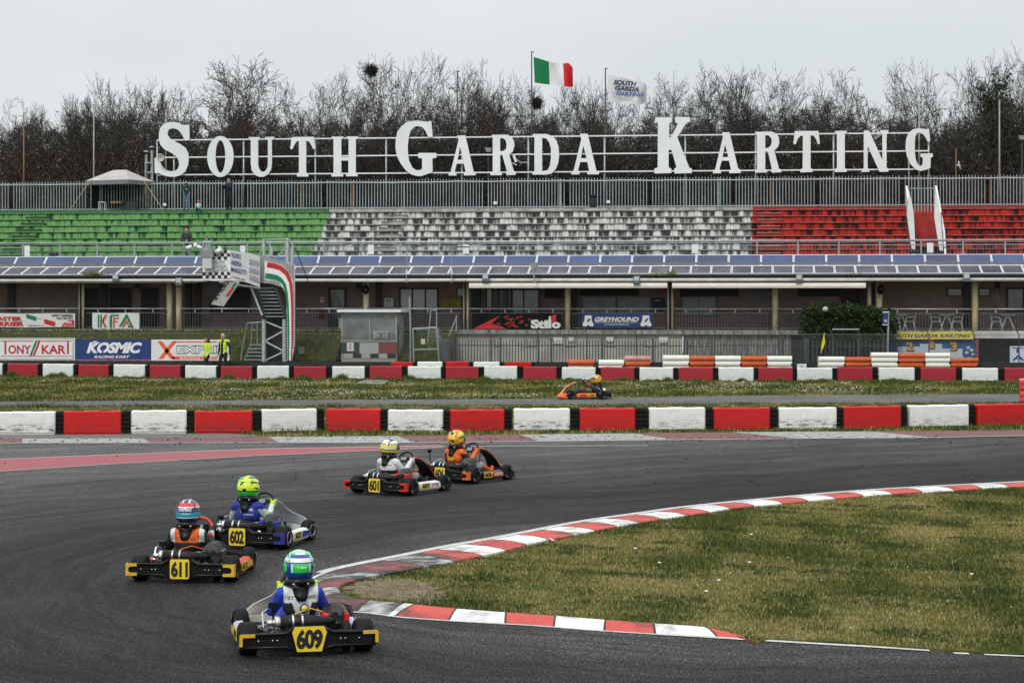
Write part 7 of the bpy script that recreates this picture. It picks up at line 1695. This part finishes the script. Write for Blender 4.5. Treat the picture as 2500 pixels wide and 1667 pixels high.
    def mech(m):
        rq=random.Random(num)
        for k in range(26):
            x=rq.uniform(-.40,.42); y=rq.uniform(-.10,.12); z=rq.uniform(.10,.22); m.mt(rq.choice([CHROME,ALU,BLACK,FIN,FIN,STEEL]))
            if rq.random()<.5: m.tube([(x,y,z),(x+rq.uniform(-.09,.09),y+rq.uniform(-.04,.04),z+rq.uniform(-.05,.05))],rq.uniform(.006,.016),7)
            else: m.box((x,y,z),(rq.uniform(.02,.06),rq.uniform(.02,.05),rq.uniform(.02,.06)),Euler((rq.uniform(-.5,.5),rq.uniform(-.5,.5),0)).to_matrix(),bev=.004)
        m.mt(CHROME); m.tube([(-.42,-.02,.10),(.42,-.02,.10)],.012,8)
    pt('axle_hardware',mech)
    def wr(m):
        m.mt(P_.get('wire',BLACK)); m.tube([(.16,.12,.33),(.05,.05,.37),(-.08,.04,.33),(-.14,.06,.25)],.005,5); m.mt(BLACK); m.tube([(.30,.2,.40),(.42,.16,.36),(.43,.05,.27)],.006,5); m.tube([(.2,.1,.3),(.3,.0,.25),(.32,-.06,.2)],.007,5)
        m.mt(CHROME); m.tube([(-.30,.18,.36),(-.36,.1,.34),(-.36,.02,.22)],.009,6)
    pt('cables',wr)
    # side pods
    for s in(-1,1):
        sc_=P_['pod']
        def pod(m):
            m.mt(sc_); y0,y1=.20,.77
            pr=[(s*.45,.07),(s*.545,.06),(s*.565,.09),(s*.552,.165),(s*.53,.185),(s*.475,.19),(s*.455,.17)]
            n=8; V=[];
            for i in range(n+1):
                f=i/n; y=y0+(y1-y0)*f; k=1 if .12<f<.88 else .86
                V+=[(x if abs(x)<.44 else s*(.44+(abs(x)-.44)*k),y,.07+(z-.07)*(k if f>.5 else 1)) for x,z in pr]
            q=len(pr); m.addv(V,[(i*q+j,i*q+(j+1)%q,(i+1)*q+(j+1)%q,(i+1)*q+j) for i in range(n) for j in range(q)]+[tuple(range(q)),tuple(range(n*q,n*q+q))],sm=False)
        pd_=pt('side_pod',pod)
        def pn(m):
            m.mt(PLY); x=s*.569; a,b=(.21,.42); m.prism([(x,a,.085),(x,b,.085),(x,b+.03,.175),(x,a,.178)],(s*.003,0,0))
            if s>0: text_on(m,PB,str(num),(x+.003,a+.01,.095),(0,.19,0),(0,0,.075),.045,0,.9,.003)
            else: text_on(m,PB,str(num),(x-.003,b-.005,.095),(0,-.19,0),(0,0,.075),.045,0,.9,.003)
            m.mt(P_['pod2']); m.prism([(x,.46,.09),(x,.72,.10),(x,.70,.155),(x,.48,.17)],(s*.002,0,0))
            if P_.get('podtxt'):
                if s>0: text_on(m,P_['podcol'],P_['podtxt'],(x+.003,.48,.115),(0,.20,0),(0,0,.045),.03,.2,1,.003)
                else: text_on(m,P_['podcol'],P_['podtxt'],(x-.003,.69,.115),(0,-.20,0),(0,0,.045),.03,.2,1,.003)
        pt('pod_print',pn,pd_)
    # nose and upright front panel
    def nose(m):
        m.mt(P_['nose']); n=16; V=[]
        for i in range(n+1):
            a=-1+2*i/n; x=.47*a; yf=1.39-.20*abs(a)**2.2; V+=[(x,yf-.20,.05),(x,yf-.02,.035),(x,yf,.07),(x,yf-.05,.15),(x,yf-.20,.19-.03*abs(a))]
        m.addv(V,[(i*5+j,i*5+(j+1)%5,(i+1)*5+(j+1)%5,(i+1)*5+j) for i in range(n) for j in range(5)]+[(0,1,2,3,4),tuple(range(n*5,n*5+5))],sm=False)
    pt('nose_cone',nose)
    def nas(m):
        m.mt(P_['panel']); rows=[]; n=10
        YZ=[(1.36,.10),(1.33,.16),(1.30,.22),(1.26,.28),(1.15,.36),(1.03,.43),(.92,.49),(.82,.52)] if P_.get('wide') else [(1.36,.10),(1.31,.14),(1.24,.22),(1.15,.34),(1.05,.42),(.96,.47),(.88,.505),(.82,.52)]; HWs=[.42,.42,.40,.33,.17,.13,.12,.11] if P_.get('wide') else [.38,.27,.14,.115,.108,.105,.115,.105]
        for (y,z),hw__ in zip(YZ,HWs): rows.append([(hw__*(-1+2*k/n),y-.08*(-1+2*k/n)**2*(hw__/.25),z-.012*(-1+2*k/n)**2) for k in range(n+1)])
        V=[v for r_ in rows for v in r_]; m.addv(V,[(a*(n+1)+k,a*(n+1)+k+1,(a+1)*(n+1)+k+1,(a+1)*(n+1)+k) for a in range(len(rows)-1) for k in range(n)],sm=True)
    o=pt('front_panel',nas); md=o.modifiers.new('s','SOLIDIFY'); md.thickness=.008
    def acc(m):
        m.mt(P_['accent']); m.tube([(-.105,.80,.512),(0,.82,.522),(.105,.80,.512)],.010,8)
        for s in(() if P_.get('wide') else (-1,1)): m.tube([(s*.105,.80,.512),(s*.108,.92,.475),(s*.108,1.02,.42),(s*.112,1.12,.34),(s*.14,1.21,.22),(s*.30,1.27,.14)],.006,6)
        m.mt(FRM).tube([(0,.84,.50),(0,.80,.30),(0,.86,.12)],.012,6)
    pt('panel_trim',acc,o)
    # steering wheel
    c=Vector((0,.56,.50)); nrm=Vector((0,-.80,.60)); e1=Vector((1,0,0)); e2=nrm.cross(e1).normalized(); tw=P_.get('turn',0)
    def sw(m):
        k=24
        for a0,a1,mm in((0,.12,P_['grip']),(.12,.38,P_.get('ring',BLACK)),(.38,.5,P_['grip']),(.5,1,P_.get('ring',BLACK))):
            m.mt(mm); m.tube([c+(e1*math.cos(2*math.pi*a+tw)+e2*math.sin(2*math.pi*a+tw)*-1)*.145 for a in np.linspace(a0,a1,9)],.0165,8)
        m.mt(BLACK)
        for a in(0.1,2.2,4.2): m.tube([c,c+(e1*math.cos(a)+e2*math.sin(a))*.14],.011,6)
    s_=pt('steering_wheel',sw)
    rt=Matrix((e1,-e2,nrm)).transposed()
    pt('display',lambda m:(m.mt(BLACK).box(c+nrm*.02,(.125,.085,.03),rt,bev=.006),m.mt(mat('lcd_grey',(.38,.42,.42),.3)).box(c+nrm*.037,(.095,.055,.004),rt)),s_)
    pt('steering_column',lambda m:m.mt(FRM).tube([(0,.57,.49),(0,.88,.12)],.012,8))
    if P_.get('cam'):
        x,y,z=P_['cam']
        pt('action_camera',lambda m:(m.mt(BLACK).box((x,y,z),(.07,.04,.055),bev=.006),m.tube([(x,y,z-.03),(x+.01,y+.01,z-.16),(x+.04,y+.02,z-.22)],.009,6)))
    return t,M
def helmet(t,M,c,fn,spoil,txt=None,tilt=0,yaw=0):
    rot=(Matrix.Rotation(R(yaw),4,'Z')@Matrix.Rotation(R(tilt),4,'Y')); HM=M@Matrix.Translation(c)@rot
    n,m=56,36; V=[];mats=[];mb=MB(HM)
    a_,b_,c_=.138,.158,.148
    for i in range(m+1):
        th=math.pi*i/m
        for j in range(n):
            ph=2*math.pi*j/n; x=math.sin(th)*math.sin(ph); y=math.sin(th)*math.cos(ph); z=math.cos(th)   # y>0 is the face side
            k=1+.16*max(0,y)**3*max(0,-z+.25)*1.6; q=Vector((a_*x,b_*y*k,c_*z))
            if q.z<-.118: q.z=-.118+(q.z+.118)*.12; q.x*=.93; q.y*=.93
            V.append(q)
    fs={}
    for i in range(m):
        for j in range(n):
            th=math.pi*(i+.5)/m; ph=2*math.pi*(j+.5)/n; mm=fn(math.sin(th)*math.sin(ph),math.sin(th)*math.cos(ph),math.cos(th)); fs.setdefault(mm,[]).append((i*n+j,i*n+(j+1)%n,(i+1)*n+(j+1)%n,(i+1)*n+j))
    first=True
    for mm,f in fs.items():
        mb.mt(mm)
        if first: mb.addv(V,f,sm=True); first=False
        else: mb.f+=f; mb.m+=[mb.cm]*len(f); mb.sm+=[True]*len(f)
    h=mb.build('helmet',parent=t)
    mb=MB(HM).mt(mat('visor_dark',(.02,.02,.025),.08,coat=1,spec=.8)); Vv=[];nn=20
    for i in range(nn+1):
        ph=R(-72+144*i/nn)
        for z in(-.02,.025,.065): r_=math.sqrt(max(0,1-(z/c_)**2)); Vv.append((a_*1.025*r_*math.sin(ph),b_*1.03*r_*math.cos(ph)*(1.02),z))
    mb.addv(Vv,[(i*3+j,i*3+j+1,i*3+j+4,i*3+j+3) for i in range(nn) for j in range(2)],sm=True); mb.build('visor',parent=h,fix=False)
    for s in(-1,1):
        mb=MB(HM).mt(spoil); mb.tube([(s*.06,.06,.122),(s*.078,-.02,.122),(s*.092,-.085,.092),(s*.102,-.10,.045)],[.004,.007,.007,.004],8); mb.build('spoiler',parent=h)
    if txt:
        mb=MB(HM)
        for (s,m_,x0,x1,z0,z1) in txt:
            Vt,Ft=text_polys(s,.03,0,1); a=np.array(Vt);lo=a.min(0);hi=a.max(0); W=[]
            for v in Vt:
                x=x0+(x1-x0)*(v[0]-lo[0])/(hi[0]-lo[0]); z=z0+(z1-z0)*(v[1]-lo[1])/(hi[1]-lo[1]); W.append((x,-b_*math.sqrt(max(0,1-(x/a_)**2-(z/c_)**2))-.0015,z))
            mb.mt(m_); mb.addv(W,Ft,sm=False)
        mb.build('helmet_print',parent=h,fix=False)
    return h
def driver(t0,M,label,fn,hel,spoil,glove,back=None,kz=1,txt=None,lean=0,tilt=0,yaw=0,brace=BLACK,shoe=None,hands=((-.15,.545,.50),(.15,.545,.50))):
    t=thing('person',label,'person',t0.location,t0.rotation_euler.z,'kart drivers',KS); cx=-.02; l=lean
    pr=[('e',(cx,.27,.15),(.15,.14,.12),None,'torso'),('e',(cx,.21,.27),(.135,.115,.14),None,'torso'),('e',(cx+l*.5,.17,.40),(.16,.12,.14),None,'torso'),('c',(cx+l-.125,.17,.49),(cx+l+.125,.17,.49),.068,.068,'torso'),('c',(cx+l,.17,.50),(cx+l,.185,.60),.07,.06,'neck')]
    for s,hp in zip((-1,1),hands):
        sh=(cx+l+s*.15,.17,.49); el=(cx+l+s*.235,.27,.33); hp=Vector(hp); 
        pr+=[('c',sh,el,.060,.050,'uparm'),('c',el,tuple(hp-Vector((0,.04,.02))),.048,.033,'forearm'),
             ('c',(cx+s*.08,.30,.12),(s*.14,.66,.25),.085,.062,'thigh'),('c',(s*.14,.66,.25),(s*.13,.93,.13),.058,.042,'shin'),('c',(s*.13,.96,.09),(s*.13,.99,.20),.04,.03,'shoe')]
    if kz!=1:
        q=lambda v:(v[0],v[1]-(.05 if v[2]>.3 else 0),v[2]*kz)
        pr=[(p[0],q(p[1]),)+(p[2:] if p[0]=='e' else (q(p[2]),)+p[3:]) if p[-1] in('torso','neck','uparm') else p for p in pr]
    o,bv=body_mesh(pr,fn,M,t,.010); ky=.05 if kz!=1 else 0
    for s,hp in zip((-1,1),hands):
        q=[]; hp=Vector(hp); wr=hp-Vector((0,.05,.02)); mb=MB(M).mt(glove)
        capsule(mb,wr,hp-Vector((0,.01,0)),.031,.034,10)
        for i in range(4):
            a=hp+Vector((s*.012,.0,.030-.021*i)); b=a+Vector((s*.012,.028-.002*i,.006)); c=b+Vector((-s*.026,.012,-.004)); capsule(mb,a,b,.0115,.0105,8); capsule(mb,b,c,.0105,.0095,8)
        a=hp+Vector((-s*.020,-.012,.012)); b=a+Vector((-s*.010,.016,.022)); capsule(mb,a,b,.012,.010,8); mb.build('glove',parent=t)
    mb=MB(M).mt(brace); mb.tube([(cx+l+.105*math.sin(a),.185-ky-.10*math.cos(a),.575*kz+.02*math.cos(a)) for a in np.linspace(0,2*math.pi,17)[:-1]],.026,8,closed=True)
    V=[]; 
    for z,w_ in((.575,.075),(.53,.07),(.48,.058),(.435,.035)):
        for x in(-w_,0,w_):
            h=bv.ray_cast(Vector((cx+l+x,-2,z*kz)),Vector((0,1,0))); V.append(Vector((cx+l+x,(h[0].y if h[0] else .08)-.018,z*kz)))
    mb.addv(V,[(i*3+j,i*3+j+1,i*3+j+4,i*3+j+3) for i in range(3) for j in range(2)],sm=True); o2=mb.build('neck_brace',parent=t,fix=False); md=o2.modifiers.new('s','SOLIDIFY'); md.thickness=.02; md.offset=0
    mb=MB(M); mb.mt(PW)
    for s in(-1,1): mb.tube([(cx+l+s*.05,.072-ky,.583*kz),(cx+l+s*.09,.10-ky,.590*kz)],.012,6)
    mb.build('brace_print',parent=o2)
    if back:
        mb=MB()
        for (s,m_,x0,x1,z0,z1) in back: on_surface(bv,mb,m_,s,cx+l+x0,z0,cx+l+x1,z1,M)
        mb.build('suit_lettering',parent=o,fix=False)
    helmet(t,M,(cx+l,.205-ky,.715*kz+(.01 if kz!=1 else 0)),hel,spoil,txt,tilt,yaw)
    return t
C_=lambda n,c,r=.75:mat('suit_'+n,c,r,var=.14,scale=11,bump=1.0,detail=5)
sW=C_('white',(.66,.66,.65)); sB=C_('blue',(.012,.05,.42)); sK=C_('black',(.012,.012,.014)); sO=C_('orange',(.75,.13,.015)); sN=C_('royal_blue',(.012,.035,.28)); sG=C_('green',(.10,.62,.08)); sR=C_('dark_red',(.30,.02,.02)); sGr=C_('grey',(.30,.32,.34)); sY=C_('neon_yellow',(.55,.75,.03))
hp_=lambda n,c:flat('helmet_'+n,c,.22,coat=.6)
hN=hp_('navy',(.012,.02,.07)); hR=hp_('red',(.62,.02,.02)); hW=hp_('white',(.75,.76,.76)); hC=hp_('sky_blue',(.03,.32,.45)); hG=hp_('green',(.03,.62,.08)); hM=hp_('mint',(.30,.75,.45)); hB=hp_('blue',(.01,.06,.30)); hY=hp_('neon_yellow',(.62,.85,.02)); hYe=hp_('yellow',(.78,.65,.03)); hK=hp_('black',(.012,.012,.014)); hO=hp_('orange',(.80,.17,.02)); hA=hp_('amber',(.80,.42,.02))
# --- nearest kart 609
def hel609(x,y,z):
    if z>.86: return hM
    if z>.76: return hW if abs(x)<.35 else hG
    if z>.60: return hB if abs(x)<.72 else hG
    if z>.44: return hM if z>.54 else hW
    if z>.36: return hG if abs(x)>.8 else hW
    if z>.29: return hB
    if z>-.28:
        if abs(x)<.58 and y<0: return hW if (z>.22 or abs(x)>.53) else hG
        return hB if abs(x)<.86 else hG
    return hB if z>-.9 else hK
def s609(tg,p):
    if tg in('uparm','forearm'): return sB
    if tg in('torso','neck'):
        x=abs(p[0]+.02)
        if p[2]>.30 and x<.155: return sK if (p[2]<.42 and x>.035+.35*(p[2]-.27) and x>.06) else sW
        return sB if x>.15 else (sW if p[2]>.3 else sB)
    return {'thigh':sB,'shin':sB,'shoe':sK}[tg]
t,M=kart(746,1592,13,609,dict(label='nearest kart, number 609, white front panel and red engine covers, by the kerb apex',bump=K_YEL,hex=True,eng=K_RED,pod=mini('kart_lilac',(.45,.45,.62)),pod2=K_YEL,nose=K_SIL,panel=K_SIL,accent=BLACK,grip=BLACK,cam=(-.27,.12,.40),wire=YEL,steer=6,wide=1))
T609=driver(t,M,'driver of the nearest kart 609 in white and blue with a green and blue helmet',s609,hel609,hM,sY,back=[('ST',PB,-.115,-.06,.445,.475),('NIS',PB,.05,.125,.450,.480)],txt=[('F. Bessi',PW,-.03,.045,.0,.022)],lean=-.01)
mb=MB(M); mb.mt(K_BLU); mb.lathe([(.040,0),(.040,.006)],(-.005,.045,.372),'Y',20); mb.mt(PLY); mb.lathe([(.028,-.003),(.028,.002)],(-.002,.045,.372),'Y',20)
mb.build('suit_badge',parent=T609)
# --- 611
def hel611(x,y,z):
    if z>.74: return hN if abs(abs(x)-.25)>.05 else hW
    if z>.52: return hR
    if z>.46: return hW
    if z>.12: return hN
    if z>-.26: return hC
    if z>-.32: return hW if abs(x)<.9 else hC
    return hN
def s611(tg,p):
    x=abs(p[0]+.02)
    if tg in('torso','neck','uparm') and p[2]>.36 and p[1]<.24:
        if p[2]>.40 and x<.135: return sO
        if x<.185 and x>=.135 and p[2]>.40: return sW
        return sK
    if tg=='forearm': return sW if p[1]>.44 else (sO if p[1]>.40 else sK)
    return sK
t,M=kart(454,1417,-6,611,dict(label='kart number 611 with black bodywork and yellow bumper ends, leftmost on track',bump=K_YEL,eng=K_DG,pod=K_RED,pod2=K_YEL,nose=K_DG,panel=K_DG,accent=BLACK,grip=K_RED,ring=K_RED,cam=(-.30,.15,.38),wire=K_OR,steer=-4))
driver(t,M,'driver of kart 611 in black and orange with a red and blue helmet',s611,hel611,hN,BLACK,back=[('C',PB,-.115,-.065,.43,.46),('G',PB,.065,.115,.43,.46)],txt=[('SWISS MADE',PW,-.07,.07,.028,.058),('F. SALVINI',PW,-.04,.05,-.01,.006)],lean=-.01)
# --- 602
def hel602(x,y,z):
    q=math.sin(x*7+z*5)+math.sin(z*11-x*4+y*3)
    if z<-.30: return hG if z>-.62 else hK
    if z<-.16: return hK
    if q>1.25: return hK
    if z>.72: return hG if x<-.05 else (hK if q>.7 else hY)
    if .5<z<.6 and abs(x)<.4: return hK
    return hY
def s602(tg,p):
    if tg=='uparm': return sW if p[2]<.46 and p[0]>0 or p[2]<.43 else sN
    if tg=='forearm': return sG if p[2]<.41 else sW
    if tg in('thigh','shin'): return sN if p[0]<.17 else sG
    if tg=='shoe': return sK
    return sN
t,M=kart(599,1336,-15,602,dict(label='kart number 602 with white side and blue engine cover, behind 611',bump=K_BLU,eng=K_BLU,pod=K_WH,pod2=K_BLU,nose=K_WH,panel=K_WH,accent=K_GRN,grip=K_OR,rim=ALU,wide=1,cam=(-.33,.02,.36),steer=-8))
driver(t,M,'driver of kart 602 in a royal blue suit with neon yellow helmet',s602,hel602,hG,sY,back=[('W.',PW,.06,.11,.44,.47),('SHIPNER',PW,.0,.11,.39,.405),('T',PW,-.06,-.035,.42,.45)],lean=-.02,yaw=-12,tilt=2)
# --- 601
def hel601(x,y,z):
    q=math.sin(z*9+y*3)+.6*math.sin(x*6+z*4)
    if z<-.45: return hK
    if z>.80: return hK if q>.2 else hW
    if z>.48: return hW
    if z>.40: return hK
    if z>.12: return hYe
    if z>-.08: return hW
    if z>-.14: return hK
    return hYe if x>-.2 else hK
def s601(tg,p):
    if tg in('torso','neck'):
        if p[2]<.37 and p[2]>.30+.25*max(0,.12-abs(p[0]+.02)): return sK
        return sW
    if tg=='shoe': return sK
    if tg in('thigh',): return sGr
    if tg=='shin': return sK
    return sW
t,M=kart(938,1206,-32,601,dict(label='kart number 601 with red bumper ends and red engine covers',bump=K_RED,eng=K_RED,pod=K_WH,pod2=K_WH,nose=K_DG,panel=K_DG,accent=K_RED,grip=K_RED,ring=BLACK,podtxt='OTK',podcol=PR,steer=-8))
driver(t,M,'driver of kart 601 in a white suit with yellow and white helmet',s601,hel601,hK,sW,back=[('CH',PR,-.11,-.06,.44,.465),('LIN',PB,.055,.115,.44,.465)],lean=-.02,yaw=-22,tilt=6)
# --- 606
def hel606(x,y,z):
    q=math.sin(z*8-y*4)+.8*math.sin(x*5+z*9+1)
    if z<-.55: return hO
    if q>1.1: return hK
    if q>.45: return hYe
    if q>-.1: return hO
    if q>-.9: return hA
    return hYe
def s606(tg,p):
    if tg=='uparm': return sK if p[2]<.47 else sO
    if tg=='thigh': return sGr
    if tg=='neck': return sY
    return sO
t,M=kart(1098,1177,-37,606,dict(label='kart number 606 with orange bumper ends, farthest of the five on the bend',bump=K_OR,eng=FIN,pod=K_DG,pod2=K_OR,nose=K_DG,panel=K_DG,accent=K_OR,grip=K_OR,podtxt='CRG',podcol=PW,cam=(-.46,.03,.50),steer=-6))
driver(t,M,'driver of kart 606 in an orange suit with orange and yellow helmet',s606,hel606,hO,sO,back=[('10',flat('neon_print',(.55,.75,.03)),-.05,.05,.36,.41)],lean=0,yaw=-15,tilt=3)
# --- 620 on the far track
def hel620(x,y,z):
    q=math.sin(y*8+z*10)
    if z<-.5: return hA
    if q>.75 and z>-.1: return hK
    return hA
def s620(tg,p): return sR if tg=='forearm' and p[2]>.42 else sK
t,M=kart(1469,973.2,90,620,dict(label='black and orange kart number 620 alone on the far track',bump=BLACK,eng=K_DG,pod=K_OR,pod2=K_OR,nose=K_OR,panel=K_PINK,accent=K_OR,grip=K_RED,podtxt='KOSMIC',podcol=PB,steer=0))
driver(t,M,'driver of kart 620 in a black suit with amber black striped helmet',s620,hel620,hK,sK,lean=0,kz=.82)
